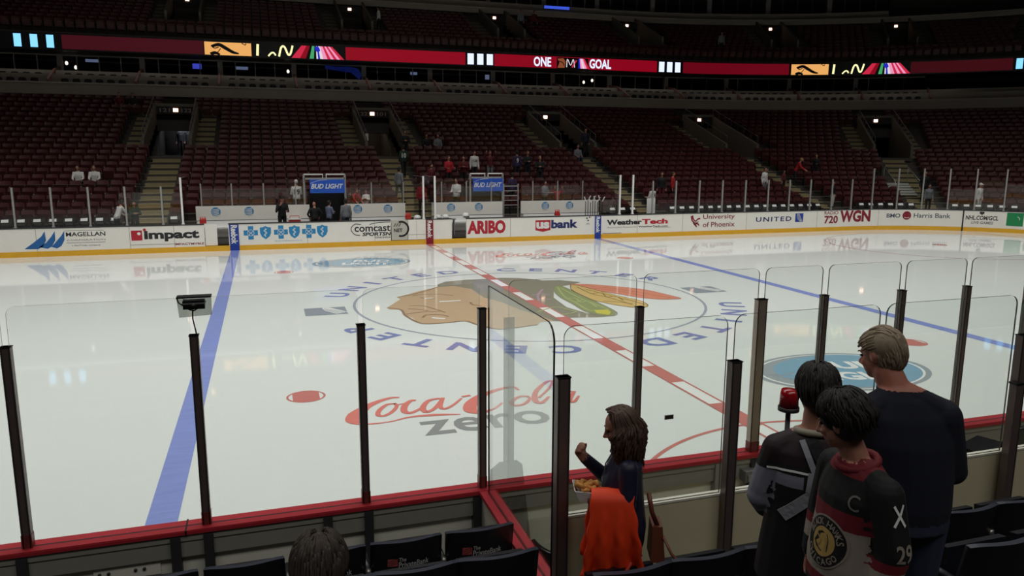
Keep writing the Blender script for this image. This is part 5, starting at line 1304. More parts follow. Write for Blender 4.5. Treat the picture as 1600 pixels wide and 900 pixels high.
def hand_far(f, wrist, d, reg='skin'):
    d = Vector(d).normalized(); w = Vector(wrist); s = d.cross(Vector((0.3, 0.9, 0.2))).normalized()
    f.limb([w, w+d*0.08], [0.028, 0.036], reg)
    for k, L in enumerate((0.07, 0.085, 0.08, 0.065)): b = w+d*0.08+s*(0.02*(k-1.5)); f.limb([b, b+d*L*0.6, b+d*L], [0.011, 0.010, 0.009], reg)
    f.limb([w+d*0.03+s*0.03, w+d*0.07+s*0.055], [0.012, 0.010], reg)

def far_person(px, py, pz, rz, label, top, pants, hair=None, h=1.72, pose='stand', skin=None, cap=None, name='person', vox=0.022, wide=1.0, number=None, numc=None, crest=False, front=False):
    root = tag(empty(name, (px, py, pz), rz), label, 'person'); k = h/1.75
    f = Fig(); v = lambda x, y, z: Vector((x*k, y*k, z*k))
    dz = -0.44 if pose.startswith('sit') else 0.0
    lean = 0.10 if pose in ('phone', 'sit_lean') else (0.35 if pose == 'bend' else 0.0)
    def T(x, y, z):   # trunk joints
        return v(x, y+lean*max(0, z-0.95)*1.2, z+dz-(lean*0.3*max(0, z-0.95)))
    w = wide
    for q in ((0, 0, 0.90, 0.16*w, 0.115), (0, 0, 1.0, 0.165*w, 0.12), (0, 0.01, 1.12, 0.155*w, 0.115), (0, 0.015, 1.28, 0.18*w, 0.125), (0, 0.0, 1.40, 0.19*w, 0.105), (0, -0.01, 1.46, 0.10, 0.075)):
        pass
    S = []
    for x, y, z, rx, ry in ((0, 0, 0.88, 0.16*w, 0.12), (0, 0, 1.0, 0.165*w, 0.125), (0, 0.01, 1.12, 0.155*w, 0.118), (0, 0.015, 1.28, 0.18*w, 0.125), (0, 0.0, 1.39, 0.185*w, 0.10), (0, -0.01, 1.455, 0.09, 0.07)):
        c = T(x, y, z); S.append((c.x, c.y, c.z, rx*k, ry*k))
    f.loft(S, 'top')
    f.limb([T(0, -0.01, 1.43), T(0, 0.01, 1.53)], [0.055*k, 0.052*k], 'skin')
    hc = T(0, 0.025, 1.625); f.ell(hc, (0.074*k, 0.092*k, 0.112*k), 'skin'); f.ell(hc+v(0, 0.035, -0.055), (0.05*k, 0.055*k, 0.055*k), 'skin'); f.ell(hc+v(0, 0.098, -0.012), (0.014*k, 0.02*k, 0.026*k), 'skin')
    for s in (-1, 1): f.ell(hc+v(s*0.076, -0.005, -0.005), (0.012*k, 0.022*k, 0.03*k), 'skin')
    # legs
    for s in (-1, 1):
        st = 0.0
        if pose == 'walk': st = 0.18*s
        if pose.startswith('sit'):
            f.limb([v(s*0.09, 0, 0.49), v(s*0.11, 0.42, 0.50), v(s*0.11, 0.44, 0.10)], [0.085*k, 0.065*k, 0.045*k], 'pants'); f.limb([v(s*0.11, 0.42, 0.05), v(s*0.12, 0.58, 0.035)], [0.045*k, 0.035*k], 'shoe')
        else:
            f.limb([v(s*0.09, 0, 0.90), v(s*0.10, 0.02+st*0.6, 0.50), v(s*0.10, -0.02+st, 0.10)], [0.092*k, 0.066*k, 0.05*k], 'pants'); f.limb([v(s*0.10, -0.03+st, 0.045), v(s*0.12, 0.14+st, 0.035)], [0.045*k, 0.036*k], 'shoe')
    # arms
    arms = {'stand': ((0.06, -0.02, -0.29), (0.01, 0.06, -0.25)), 'walk': ((0.06, -0.06, -0.28), (0.0, 0.12, -0.22)), 'bend': ((0.04, 0.14, -0.26), (-0.02, 0.2, -0.12)), 'sit': ((0.05, 0.06, -0.27), (-0.06, 0.22, -0.06)), 'sit_lean': ((0.04, 0.12, -0.25), (-0.06, 0.2, -0.05)),
            'phone': ((0.05, 0.04, -0.28), (-0.12, 0.2, 0.02)), 'up': ((0.16, 0.06, -0.02), (-0.06, 0.1, 0.24)), 'fold': ((0.07, 0.05, -0.27), (-0.2, 0.15, 0.04)), 'hip': ((0.16, -0.04, -0.24), (-0.12, 0.06, -0.18)), 'carry': ((0.05, 0.06, -0.28), (-0.04, 0.24, 0.0))}[pose]
    for s in (-1, 1):
        a = arms
        if pose == 'phone' and s == 1: a = ((0.07, 0.02, -0.27), (-0.12, 0.12, 0.25))
        sh = T(s*0.175*w, 0, 1.385); el = sh+v(s*a[0][0], a[0][1], a[0][2]); wr = el+v(s*a[1][0], a[1][1], a[1][2])
        f.limb([sh, el, wr], [0.062*k*w, 0.05*k, 0.038*k], 'top'); hand_far(f, wr, wr-el)
    rule = None
    body = f.make('body', root, vox, {'skin': skin or SKIN, 'top': top, 'pants': pants, 'shoe': C_SHOE}, 3, rule)
    m = MB(); mt = Matrix.Rotation(math.radians(-18), 4, 'X')
    if cap:
        m.ellipsoid(hc+v(0, -0.005, 0.03), (0.083*k, 0.102*k, 0.098*k), cap, 14, 8, mt); m.hexa([hc+v(*q) for q in ((-0.06, 0.06, 0.03), (0.06, 0.06, 0.03), (0.05, 0.17, 0.015), (-0.05, 0.17, 0.015), (-0.06, 0.06, 0.045), (0.06, 0.06, 0.045), (0.05, 0.17, 0.025), (-0.05, 0.17, 0.025))], cap); m.build('cap', root)
    elif hair:
        m.ellipsoid(hc+v(0, -0.022, 0.022), (0.081*k, 0.094*k, 0.108*k), hair, 14, 8, mt); m.ellipsoid(hc+v(0, -0.045, -0.03), (0.072*k, 0.062*k, 0.09*k), hair, 12, 8); m.build('hair', root)
    if number or crest:
        bvh = BVHTree.FromPolygons([q.co for q in body.data.vertices], [q.vertices for q in body.data.polygons])
        sy = 1 if front else -1; c = T(0, 0, 1.22)
        def fn(u, q):
            o = Vector((c.x-sy*u, sy*0.6, c.z+q)); hit = bvh.ray_cast(o, Vector((0, -sy, 0)))
            return (hit[0]+Vector((0, sy*0.008, 0))) if hit[0] else Vector((c.x-sy*u, sy*0.12, c.z+q))
        m = MB()
        if number: put_text(m, number, fn, -0.06*len(number), 0.06*len(number), -0.14, 0.10, numc or C_WHITE, bold=0.03)
        if crest:
            tri_poly(m, disc(0, 0, 0.09, 0.08, 14), fn, C_DRED); tri_poly(m, disc(0.05, 0.0, 0.05, 0.03, 10), lambda a, b: Vector(fn(a, b))+Vector((0, sy*0.004, 0)), C_BROWN)
        m.build('print', root)
    return root
def stand_spot(x, r, d=0.28): return x, 12.95+orow(r)+d, zr(r)+0.012
def arc_spot(s, r, d=0.28):
    o = orow(r)+d; t = S2T(s, o); p = PT(t, o, zr(r)+0.012); return (p.x, p.y, p.z), t
B = PI  # facing the ice (towards -y)
# on the ice-side of the left bench
far_person(-5.92, 14.0, 0.31, B+0.3, 'person in black jacket and cap holding a phone at the left bench', C_BLACK, C_BLACK, cap=C_BLACK, h=1.78, pose='phone')
far_person(-5.22, 16.25, 0.92, 0.2, 'person in white number 19 shirt and cap behind the left bench', C_WHITE, C_JEANS, cap=C_WHITE, h=1.72, pose='carry', number='19', numc=C_BLACK)
far_person(-4.62, 14.0, 0.31, 0.3, 'bald person in black shirt standing at the left bench, back to the rink', C_BLACK, C_BLACK, h=1.50, pose='hip', wide=1.15)
far_person(-4.0, 14.35, 0.31, -0.9, 'person in blue grey shirt under the left blue sign, looking sideways', C_BLUEG, C_BLACK, hair=H_DARK, h=1.52, pose='fold')
far_person(-3.35, 13.9, 0.31, 0.25, 'person in grey shirt at the left bench, back turned, below the blue sign', C_GREY, C_JEANS, hair=H_DARK, h=1.62, pose='stand')
far_person(-2.75, 16.2, 0.92, B+0.5, 'person in red shirt leaning at the glass right of the left blue sign', C_RED, C_BLACK, hair=H_BROWN, h=1.35, pose='bend')
far_person(-2.2, 16.25, 0.92, B-0.4, 'child in pale shirt at the glass right of the left blue sign', C_WHITE, C_RED, hair=H_BROWN, h=1.25, pose='fold')
far_person(-3.05, 17.15, 1.17, B, 'dim person in red shirt standing behind the leaning one in red', C_DRED, C_BLACK, hair=H_DARK, h=1.66)
# left stand
x, y, z = stand_spot(-12.15, 0); far_person(x, y, z, -0.9, 'person in white shirt bending over in the far front row at the left', C_WHITE, C_BLACK, hair=H_DARK, h=1.6, pose='bend')
x, y, z = stand_spot(-11.5, 0); far_person(x, y, z, B+0.3, 'person in dark green coat in the far front row beside the left stairs', C_GREEN, C_BLACK, hair=H_DARK, h=1.5, pose='fold')
def seat_down(m):
    q = MB(); seat_shape(q, SEATR); n = 20; m.add(q.v[:n], [f for f in q.f if max(f) < n], SEATR)
    m.box(-0.21, 0.21, -0.42, 0.0, 0.34, 0.39, SEATR); m.box(0.238, 0.268, -0.12, 0.05, 0, 0.6, SEATM); m.box(-0.268, -0.238, -0.12, 0.05, 0, 0.6, SEATM); m.box(0.228, 0.278, -0.26, 0.04, 0.6, 0.63, SEATR)
def seated(x, r, lab, top, pants, hair, rz=B, pose='sit', h=1.72, **k):
    X, Y, Z = stand_spot(x, r, 0.42); s_ = MB(); seat_down(s_); tag(s_.build('stadium_seat', None, (X, 12.95+orow(r)+0.62, Z)), 'maroon seat under the '+lab.replace('seated ', '').replace(' with pale lap', '').replace(' of the pair', ''), 'seat'); far_person(X, Y, Z, rz, lab, top, pants, hair, h, pose, **k)
seated(-14.4, 6, 'seated person in white shirt in the left stand, left one of the pair', C_WHITE, C_JEANS, H_DARK, pose='sit_lean'); seated(-13.75, 6, 'seated person in white shirt in the left stand, right one of the pair', C_WHITE, C_BLACK, H_BROWN, pose='sit_lean')
seated(-14.3, 20, 'seated person in dark top with pale lap, high in the left stand, left one', C_DRED, C_GREY, H_DARK); seated(-13.6, 20, 'seated person in dark top with pale lap, high in the left stand, right one', C_BLACK, C_GREY, H_DARK)
# middle stand
x, y, z = stand_spot(0.42, 8); far_person(x, y, z, 0.1, 'person in dark green shirt with number 10 climbing the middle stairs', C_GREEN, C_BLACK, hair=H_DARK, pose='walk', number='10')
x, y, z = stand_spot(-0.4, 4); far_person(x, y, z, -0.8, 'person in pale grey shirt on the middle stairs', C_GREY, C_BLACK, hair=H_DARK, pose='walk')
x, y, z = stand_spot(0.95, 11); far_person(x, y, z, B, 'person in black standing beside the second passage', C_BLACK, C_BLACK, hair=H_DARK, pose='fold')
seated(2.35, 12, 'seated person in dark top high in the middle stand, left one', C_BLACK, C_GREY, H_DARK); seated(3.0, 12, 'seated person in pale top high in the middle stand, right one', C_GREY, C_BLACK, H_BROWN)
x, y, z = stand_spot(2.42, 6); far_person(x, y, z, B+0.2, 'person in red top at the left of the standing red group', C_RED, C_BLACK, hair=H_BROWN, pose='carry')
x, y, z = stand_spot(3.2, 6); far_person(x, y, z, B-0.2, 'person in dark red shirt in the standing red group, second from left', C_DRED, C_BLACK, hair=H_DARK, pose='fold', crest=True, front=True)
x, y, z = stand_spot(4.0, 7); far_person(x, y, z, B+0.1, 'person in white crested shirt in the standing red group', C_WHITE, C_BLACK, hair=H_DARK, crest=True, front=True)
x, y, z = stand_spot(4.85, 7); far_person(x, y, z, B, 'person in red shirt with hands raised to the face', C_DRED, C_GREY, hair=H_BROWN, pose='up', crest=True, front=True)
x, y, z = stand_spot(1.35, 5); far_person(x, y, z, B+0.4, 'dim person in dark red behind the gap between the benches', C_DRED, C_BLACK, hair=H_DARK, h=1.6)
x, y, z = stand_spot(0.35, 2); far_person(x, y, z, B, 'person in orange red shirt seen through the gap between the benches', C_RED, C_BLACK, hair=H_BROWN, h=1.62, pose='stand')
x, y, z = stand_spot(2.0, 2); far_person(x, y, z, B-0.7, 'person in white coat behind the glass left of the right blue sign', C_WHITE, C_BLACK, hair=H_DARK, h=1.75, pose='carry')
x, y, z = stand_spot(2.55, 3); far_person(x, y, z, B+0.9, 'person in brown jacket behind the glass left of the right blue sign', C_BROWN, C_BLACK, hair=H_DARK, h=1.6, pose='bend')
x, y, z = stand_spot(6.35, 7); far_person(x, y, z, 0.1, 'person in dark purple shirt with number 9, back turned', C_PURPLE, C_BLACK, hair=H_DARK, h=1.75, number='9')
x, y, z = stand_spot(6.95, 7); far_person(x, y, z, B, 'person in black right of the number 9 shirt', C_BLACK, C_BLACK, hair=H_BROWN, pose='fold')
x, y, z = stand_spot(7.35, 6); far_person(x, y, z, B-0.3, 'person in black with folded arms, right end of the dark trio', C_BLACK, C_BLACK, hair=H_FAIR, pose='fold')
x, y, z = stand_spot(5.0, 3); far_person(x, y, z, 0.2, 'person in dark purple behind the right end of the right blue sign', C_PURPLE, C_BLACK, hair=H_DARK, h=1.7)
x, y, z = stand_spot(6.4, 2); far_person(x, y, z, B+0.5, 'dim person in grey behind the glass of the right bench', C_GREY, C_BLACK, hair=H_DARK, h=1.6, pose='carry')
x, y, z = stand_spot(7.05, 2); far_person(x, y, z, B, 'child in orange red shirt behind the right bench glass', C_RED, C_BLACK, hair=H_BROWN, h=1.3, pose='up')
seated(10.95, 10, 'seated person in grey beside the third passage stairs', C_GREY, C_JEANS, H_DARK)
x, y, z = stand_spot(12.0, 12, 0.1); far_person(x, y, z, B, 'dim person in dark blue at the third passage', C_NAVY, C_BLACK, hair=H_DARK)
for k, (l_, w_) in enumerate(((-0.1, 'left'), (0.35, 'middle'), (0.75, 'right'))):
    o_ = orow(19)+2.6+0.25*k; p = PT(lat(VOM_T[1], l_, o_), o_, zr(12)+0.012); far_person(p.x, p.y, p.z, B+0.2*k, 'dark figure standing in the lit left passage, %s one of three' % w_, C_BLACK, C_BLACK, hair=H_DARK, h=1.68+0.04*k)
# right stand
x, y, z = stand_spot(13.2, 3); far_person(x, y, z, B-0.2, 'person in black and red shirt standing right of the right blue line', C_BLACK, C_DRED, hair=H_DARK)
x, y, z = stand_spot(13.85, 3); far_person(x, y, z, B+0.9, 'person in red shirt beside the one in black, right of the right blue line', C_RED, C_BLACK, hair=H_BROWN)
x, y, z = stand_spot(11.8, 1); far_person(x, y, z, 0.3, 'person in white patterned shirt near the glass right of the right blue line', C_WHITE, C_BLACK, hair=H_DARK, h=1.6, pose='carry', crest=True)
x, y, z = stand_spot(11.1, 0, 0.1)
m = MB(); m.box(-0.22, 0.22, -0.01, 0.01, 0.0, 0.72, A_WHITE); tag(m.build('poster_board', None, (11.0, 14.05, 1.0)), 'white poster board held at the glass right of the right blue line', 'poster')
for s, r, lab, a, b, hr, ps, h, dr in ((20.1, 4, 'person in white shirt in the right stand, alone', C_WHITE, C_GREY, H_BROWN, 'stand', 1.65, 0.3), (23.4, 6, 'person in red sweater leaning in the right stand', C_RED, C_BLACK, H_FAIR, 'bend', 1.72, 0.9), (25.3, 7, 'person in black jacket pointing, right of the red sweater', C_BLACK, C_BLACK, H_BROWN, 'carry', 1.6, -0.9), (22.0, 5, 'small child in dark shirt left of the red sweater', C_DRED, C_BLACK, H_BROWN, 'stand', 1.2, 0.2), (23.3, 2, 'child in black and white shirt near the corner glass', C_BLACK, C_WHITE, H_DARK, 'stand', 1.45, 0.4), (30.3, 1, 'person in white coat and cap standing behind the corner glass', C_WHITE, C_WHITE, None, 'stand', 1.7, 0.9), (29.0, 3, 'person in black suit standing behind the corner glass', C_BLACK, C_BLACK, H_DARK, 'stand', 1.75, 0.0), (27.9, 1, 'person in grey dim clothes behind the corner glass', C_GREY, C_BLACK, H_DARK, 'stand', 1.6, 0.2)):
    p, t = arc_spot(s, r); far_person(p[0], p[1], p[2], rotz(t)+B+dr, lab, a, b, hr, h, ps, cap=(C_WHITE if hr is None else None))
# upper stand
def upper(s, r, lab, top, pants, rz=B, h=1.75, pose='stand'):
    t = S2T(s, ou(r)+0.3); p = PT(t, ou(r)+0.3, zu(r)); far_person(p.x, p.y, p.z, rotz(t)+rz, lab, top, pants, H_DARK, h, pose, vox=0.03)
upper(1.75, 4, 'person in white shirt walking in the upper stand above the red ribbon', C_WHITE, C_BLACK, 1.2, pose='walk')
upper(14.0, 6, 'dim person in dark red in the upper stand beside a passage', C_DRED, C_BLACK); upper(12.9, 6, 'dim person in grey in the upper stand beside a passage', C_GREY, C_BLACK)
upper(28.2, 2, 'dim person in pale top in the upper stand right of the white bars', C_GREY, C_BLACK)

# ---------------------------------------------------------------- close spectators
def limb_hand(f, wrist, d, palm_n, curl, side, reg='skin', sc=1.0):
    """palm, four bent unequal fingers and a side thumb; curl in radians per joint"""
    d = Vector(d).normalized(); n = Vector(palm_n); n = (n-d*n.dot(d)).normalized(); s = d.cross(n)*side; w = Vector(wrist)
    f.limb([w, w+d*0.03*sc], [0.026*sc, 0.03*sc], reg)
    for k in range(4): b0 = w+d*0.02*sc+s*(0.016*(k-1.5))*sc; f.limb([b0, b0+d*0.065*sc], [0.017*sc, 0.014*sc], reg)
    for k, L in enumerate((0.070, 0.080, 0.074, 0.058)):
        b = w+d*0.085*sc+s*(0.0195*(k-1.5))*sc; a = 0.0; q = b; pts = [b]
        for j, fr in enumerate((0.45, 0.3, 0.25)):
            a += curl; q = q+(d*math.cos(a)+n*math.sin(a))*L*fr*sc; pts.append(q)
        f.limb(pts, [0.0095*sc, 0.009*sc, 0.0082*sc, 0.007*sc], reg)
    t0 = w+d*0.03*sc-s*0.028*sc; t1 = t0+(d*0.5-s*0.7+n*0.5).normalized()*0.035*sc; t2 = t1+(d*0.8+n*0.6).normalized()*0.03*sc
    f.limb([t0, t1, t2], [0.013*sc, 0.011*sc, 0.009*sc], reg)
def face_head(f, hc, R, k=1.0, reg='skin'):
    """skull, jaw, brow, nose, lips, chin, ears; hc centre of the skull, R turns the head (local +y is forward)"""
    P = lambda x, y, z: Vector(hc)+R @ Vector((x*k, y*k, z*k)); Rm = R.to_4x4()
    E = lambda c, r: f.ell(P(*c), tuple(q*k for q in r), reg, Rm)
    E((0, -0.01, 0.02), (0.074, 0.094, 0.092)); E((0, 0.02, -0.045), (0.060, 0.070, 0.070)); E((0, 0.055, -0.088), (0.030, 0.026, 0.024))
    E((0, 0.074, 0.018), (0.048, 0.016, 0.012)); E((0.033, 0.062, -0.03), (0.022, 0.020, 0.020)); E((-0.033, 0.062, -0.03), (0.022, 0.020, 0.020))
    f.limb([P(0, 0.083, 0.008), P(0, 0.098, -0.018), P(0, 0.108, -0.034)], [0.008*k, 0.010*k, 0.013*k], reg); E((0.011, 0.094, -0.038), (0.010, 0.011, 0.008)); E((-0.011, 0.094, -0.038), (0.010, 0.011, 0.008))
    n = 'lip' if True else reg
    f.ell(P(0, 0.083, -0.060), (0.022*k, 0.012*k, 0.006*k), 'lip', Rm); f.ell(P(0, 0.081, -0.070), (0.019*k, 0.012*k, 0.007*k), 'lip', Rm)
    for s in (-1, 1):
        E((s*0.073, -0.008, -0.012), (0.009, 0.020, 0.032)); E((s*0.079, -0.014, -0.004), (0.007, 0.015, 0.020))
    return P
def eyes(root, hc, R, k=1.0):
    m = MB()
    for s in (-1, 1):
        m.ellipsoid(Vector(hc)+R @ Vector((s*0.031*k, 0.074*k, 0.0)), (0.012*k, 0.009*k, 0.006*k), EYE, 10, 6)
        m.tube([Vector(hc)+R @ Vector((s*x*k, 0.088*k-abs(x-0.03)*0.3*k, 0.021*k)) for x in (0.014, 0.03, 0.046)], [0.002*k, 0.0035*k, 0.002*k], H_DARK, 6)
    m.build('eyes', root)
LIP = mat('lips', (150, 80, 72), 0.5)
def strand(m, base, d, L, r, mt, wave=0.01, ph=0.0, g=0.6, n=9):
    p = Vector(base); d = Vector(d).normalized(); pts = [p.copy()]; side = d.cross(Vector((0.2, 0.3, 1))).normalized()
    for i in range(n):
        d = (d+Vector((0, 0, -g/n*1.5))).normalized(); p = p+d*L/n; pts.append(p+side*wave*math.sin(ph+i*1.4))
    m.tube(pts, [r*(1-0.75*i/n) for i in range(n+1)], mt, 5)
def decal(fn2, body, origin, u, v, lift=0.004):
    """build lettering on a garment: fn2(mb, map) draws in 2-D, map drops each point on the body along -(u x v)"""
    bvh = BVHTree.FromPolygons([q.co for q in body.data.vertices], [q.vertices for q in body.data.polygons])
    u = Vector(u).normalized(); v = Vector(v); v = (v-u*v.dot(u)).normalized(); n = u.cross(v)
    def mp(extra=0.0):
        def f(a, b):
            o = Vector(origin)+u*a+v*b+n*0.5; hit = bvh.ray_cast(o, -n)
            return (hit[0]+n*(lift+extra)) if hit[0] is not None else Vector(origin)+u*a+v*b
        return f
    m = MB(); fn2(m, mp); return m
def grid_disc(m, r0, r1, f, mt, nr=5, n=36):
    vs_ = []; fs = []
    for j in range(nr+1):
        r = r0+(r1-r0)*j/nr
        for i in range(n): a = 2*PI*i/n; vs_.append(f(r*math.cos(a), r*math.sin(a)))
    for j in range(nr):
        for i in range(n): fs.append((j*n+i, (j+1)*n+i, (j+1)*n+(i+1) % n, j*n+(i+1) % n))
    m.add(vs_, fs, mt)

# --- woman with the orange coat
rz = math.radians(70); WX, WY, WZ = -4.575, -14.97, 0.72
wo = tag(empty('person', (WX, WY, WZ), rz), 'woman with long wavy brown hair in navy jacket, an orange coat over her arm', 'person')
C_WJ = mat('jacket_navy', (34, 34, 58), 0.5, noise=0.25, nscale=22); C_WP = mat('trousers_brown', (56, 34, 30), 0.8, noise=0.1)
f = Fig()
f.loft([(0, 0, 0.80, 0.165, 0.125), (0, -0.005, 0.92, 0.17, 0.13), (0, 0.0, 1.05, 0.15, 0.12), (0, 0.02, 1.20, 0.165, 0.125), (0, 0.0, 1.32, 0.165, 0.10), (0, 0.0, 1.385, 0.08, 0.07)], 'top')
f.limb([(0, 0.0, 1.35), (0, 0.025, 1.45)], [0.055, 0.048], 'skin'); f.limb([(0, 0.0, 1.36), (0, 0.01, 1.395)], [0.07, 0.064], 'top')
hc = Vector((0, 0.045, 1.535)); HR = Matrix.Rotation(math.radians(-20), 3, 'X')
face_head(f, hc, HR, 0.95)
# raised right arm, left forearm level carrying food and coat
f.limb([(0.155, 0.0, 1.33), (0.20, 0.07, 1.10), (0.10, 0.24, 1.29)], [0.062, 0.05, 0.036], 'top'); limb_hand(f, (0.098, 0.245, 1.295), (-0.35, 0.5, 0.75), (-0.5, -0.7, 0.2), 0.75, -1, sc=0.95)
f.limb([(-0.15, 0.0, 1.325), (-0.185, 0.0, 1.12), (-0.14, 0.20, 1.13)], [0.06, 0.05, 0.04], 'top'); limb_hand(f, (-0.138, 0.205, 1.132), (0.25, 0.9, 0.1), (0.6, -0.1, 0.9), 0.55, 1, sc=0.95)
for s in (-1, 1):
    f.limb([(s*0.085, 0, 0.82), (s*0.09, 0.02, 0.46), (s*0.09, -0.01, 0.10)], [0.095, 0.07, 0.055], 'pants'); f.limb([(s*0.09, -0.02, 0.05), (s*0.10, 0.13, 0.035)], [0.045, 0.035], 'shoe')
wbody = f.make('body', wo, 0.0062, {'skin': SKIN, 'top': C_WJ, 'pants': C_WP, 'shoe': C_SHOE, 'lip': LIP}, 4)
eyes(wo, hc, HR, 0.95)
m = MB(); rnd = random.Random(3)
def hw(x, y, z): return hc+HR @ Vector((x, y, z))
m.ellipsoid(hw(0, -0.022, 0.026), (0.076, 0.090, 0.090), H_BROWN, 18, 12)
for c, r in (((0, -0.075, -0.05), (0.078, 0.055, 0.09)), ((0, -0.085, -0.13), (0.085, 0.05, 0.09)), ((-0.045, -0.06, -0.19), (0.045, 0.045, 0.07)), ((0.045, -0.06, -0.19), (0.045, 0.045, 0.07))): m.ellipsoid(hc+Vector(c), r, H_BROWN, 14, 10)
for a in range(420):
    az = rnd.uniform(-2.05, 2.05)            # 0 is the back of the head
    sx, cy_ = math.sin(az), -math.cos(az)
    top = hw(0.022*sx+rnd.uniform(-0.012, 0.012), -0.01+0.03*cy_+rnd.uniform(-0.02, 0.045), 0.118)
    L = rnd.uniform(0.16, 0.34)*(1.0 if abs(az) < 1.5 else 0.8); ph = rnd.uniform(0, 6); amp = rnd.uniform(0.006, 0.013); out = rnd.uniform(0.0, 0.014)
    pts = [top]
    for el in (0.85, 0.40, 0.0): pts.append(hw((0.079+out)*sx*math.cos(el), -0.02+(0.094+out)*cy_*math.cos(el), 0.026+0.095*math.sin(el)))
    base = pts[-1]; n = 8
    for i in range(1, n+1):
        q = i/n; fl = 0.030*math.sin(PI*min(1, q*1.3))+0.022*q
        pts.append(base+Vector((sx*fl, cy_*fl-0.018*q, -L*q))+Vector((cy_, -sx, 0))*amp*math.sin(ph+q*13)+Vector((sx, cy_, 0))*amp*math.cos(ph+q*11))
    m.tube(pts, [0.0065]*(len(pts)-3)+[0.005, 0.0035, 0.0015], H_BROWN, 4)
m.build('hair', wo)['label'] = 'long wavy brown hair'
m = MB(); m.tube([(0, 0.125, 0.98), (0, 0.138, 1.16), (0, 0.12, 1.30), (0, 0.075, 1.385)], 0.004, GREY, 6); m.tube([(-0.075, 0.02, 1.385), (-0.05, 0.065, 1.385), (0, 0.085, 1.38), (0.05, 0.065, 1.385), (0.075, 0.02, 1.385)], 0.014, C_WJ, 8); m.build('zip_and_collar', wo)
# orange coat folded over her left forearm
CO = mat('coat_orange', (242, 66, 20), 0.6, noise=0.12, nscale=14); COL = mat('coat_lining', (190, 44, 16), 0.6)
m = MB(); NU, NV = 26, 34; V3 = []
for j in range(NV+1):
    q = j/NV                      # 0 inner hem .. 0.42 over the arm .. 1 outer hem
    for i in range(NU+1):
        u = i/NU
        y = -0.03+0.25*u
        if q < 0.36: s_ = (0.36-q)/0.36; z = 1.16-0.40*s_; x = -0.10+0.0*s_
        elif q < 0.46: a = (q-0.36)/0.10*PI; x = -0.16+0.062*math.cos(a); z = 1.165+0.04*math.sin(a); s_ = 0
        else: s_ = (q-0.46)/0.54; z = 1.16-0.53*s_*(1-0.10*abs(u-0.5)*2-0.10*(1-u)); x = -0.222-0.03*math.sin(PI*min(1, s_*1.1))
        fold = s_*(0.018*math.sin(u*19+s_*2)+0.010*math.sin(u*37+1.3-s_*3))
        yy = y+(u-0.5)*0.10*s_*(0.7+0.3*s_)+0.006*math.sin(z*40)
        V3.append(Vector((x-fold, yy-0.02*s_*(1-u), z+0.007*math.sin(u*9)*s_)))
W_ = NU+1; fs = [(j*W_+i, j*W_+i+1, (j+1)*W_+i+1, (j+1)*W_+i) for j in range(NV) for i in range(NU)]
m.add(V3, fs, CO, True)
root = tag(empty('coat', (WX, WY, WZ), rz), 'bright orange coat draped over the left arm of the woman', 'coat')
o = m.build('coat_cloth', root); md = o.modifiers.new('thickness', 'SOLIDIFY'); md.thickness = 0.014; md.offset = 0
m = MB(); m.tube([(-0.255, -0.02, 0.80), (-0.262, 0.03, 0.70), (-0.262, 0.09, 0.645), (-0.262, 0.16, 0.625), (-0.26, 0.21, 0.66)], [0.010, 0.012, 0.012, 0.012, 0.010], COL, 8)
m.build('hem_fold', root)
m = MB(); m.tube([(-0.245, 0.21, 0.98), (-0.25, 0.22, 0.94)], 0.007, A_WHITE, 6); m.build('toggle', root)
# food: paper tray with golden pretzel pieces
root = tag(empty('snack_tray', (WX+0.045, WY-0.012, WZ+0.02), rz), 'white paper tray of golden brown snack held by the woman', 'food')
m = MB(); q0 = [(-0.16, 0.24, 1.10), (-0.03, 0.25, 1.10), (-0.03, 0.335, 1.105), (-0.16, 0.325, 1.105)]; q1 = [(-0.175, 0.225, 1.165), (-0.015, 0.235, 1.165), (-0.012, 0.365, 1.175), (-0.175, 0.355, 1.175)]
m.add(q0+q1, [(0, 1, 2, 3), (0, 4, 5, 1), (1, 5, 6, 2), (2, 6, 7, 3), (3, 7, 4, 0)], A_WHITE); o = m.build('paper_tray', root); md = o.modifiers.new('thickness', 'SOLIDIFY'); md.thickness = 0.004
GOLD = mat('pretzel_gold', (196, 134, 62), 0.68, noise=0.3, nscale=30); m = MB()
for k in range(7): a = 0.9*k; c = Vector((-0.095+0.045*math.cos(a), 0.285+0.035*math.sin(a), 1.165+0.01*(k % 3))); m.tube([c+Vector((0.03*math.cos(a+t), 0.03*math.sin(a+t), 0.012*math.sin(2*t))) for t in (0, 0.8, 1.6, 2.4, 3.2)], 0.014, GOLD, 8)
m.ellipsoid((-0.095, 0.285, 1.135), (0.06, 0.04, 0.03), GOLD); m.build('snack', root)['label'] = 'golden brown pieces'
# brown handbag at her back with a hanging strap
LEATH = mat('leather_brown', (110, 58, 42), 0.45, noise=0.15); root = tag(empty('handbag', (WX, WY, WZ), rz), 'brown handbag behind the woman with its strap hanging over the seats', 'bag')
m = MB(); m.loft = None
m.hexa([(-0.15, -0.235, 0.74), (0.03, -0.235, 0.74), (0.03, -0.15, 0.74), (-0.15, -0.15, 0.74), (-0.13, -0.215, 0.96), (0.01, -0.215, 0.96), (0.01, -0.155, 0.96), (-0.13, -0.155, 0.96)], LEATH); m.build('bag_body', root)
m = MB(); m.tube([(-0.10, -0.19, 0.95), (-0.12, -0.15, 1.05), (-0.10, -0.13, 1.16)], 0.008, LEATH, 6, True, 2.0); m.tube([(-0.13, -0.22, 0.90), (-0.15, -0.27, 0.80), (-0.19, -0.34, 0.74), (-0.23, -0.42, 0.71)], 0.007, LEATH, 6, True, 2.2); m.build('strap', root)

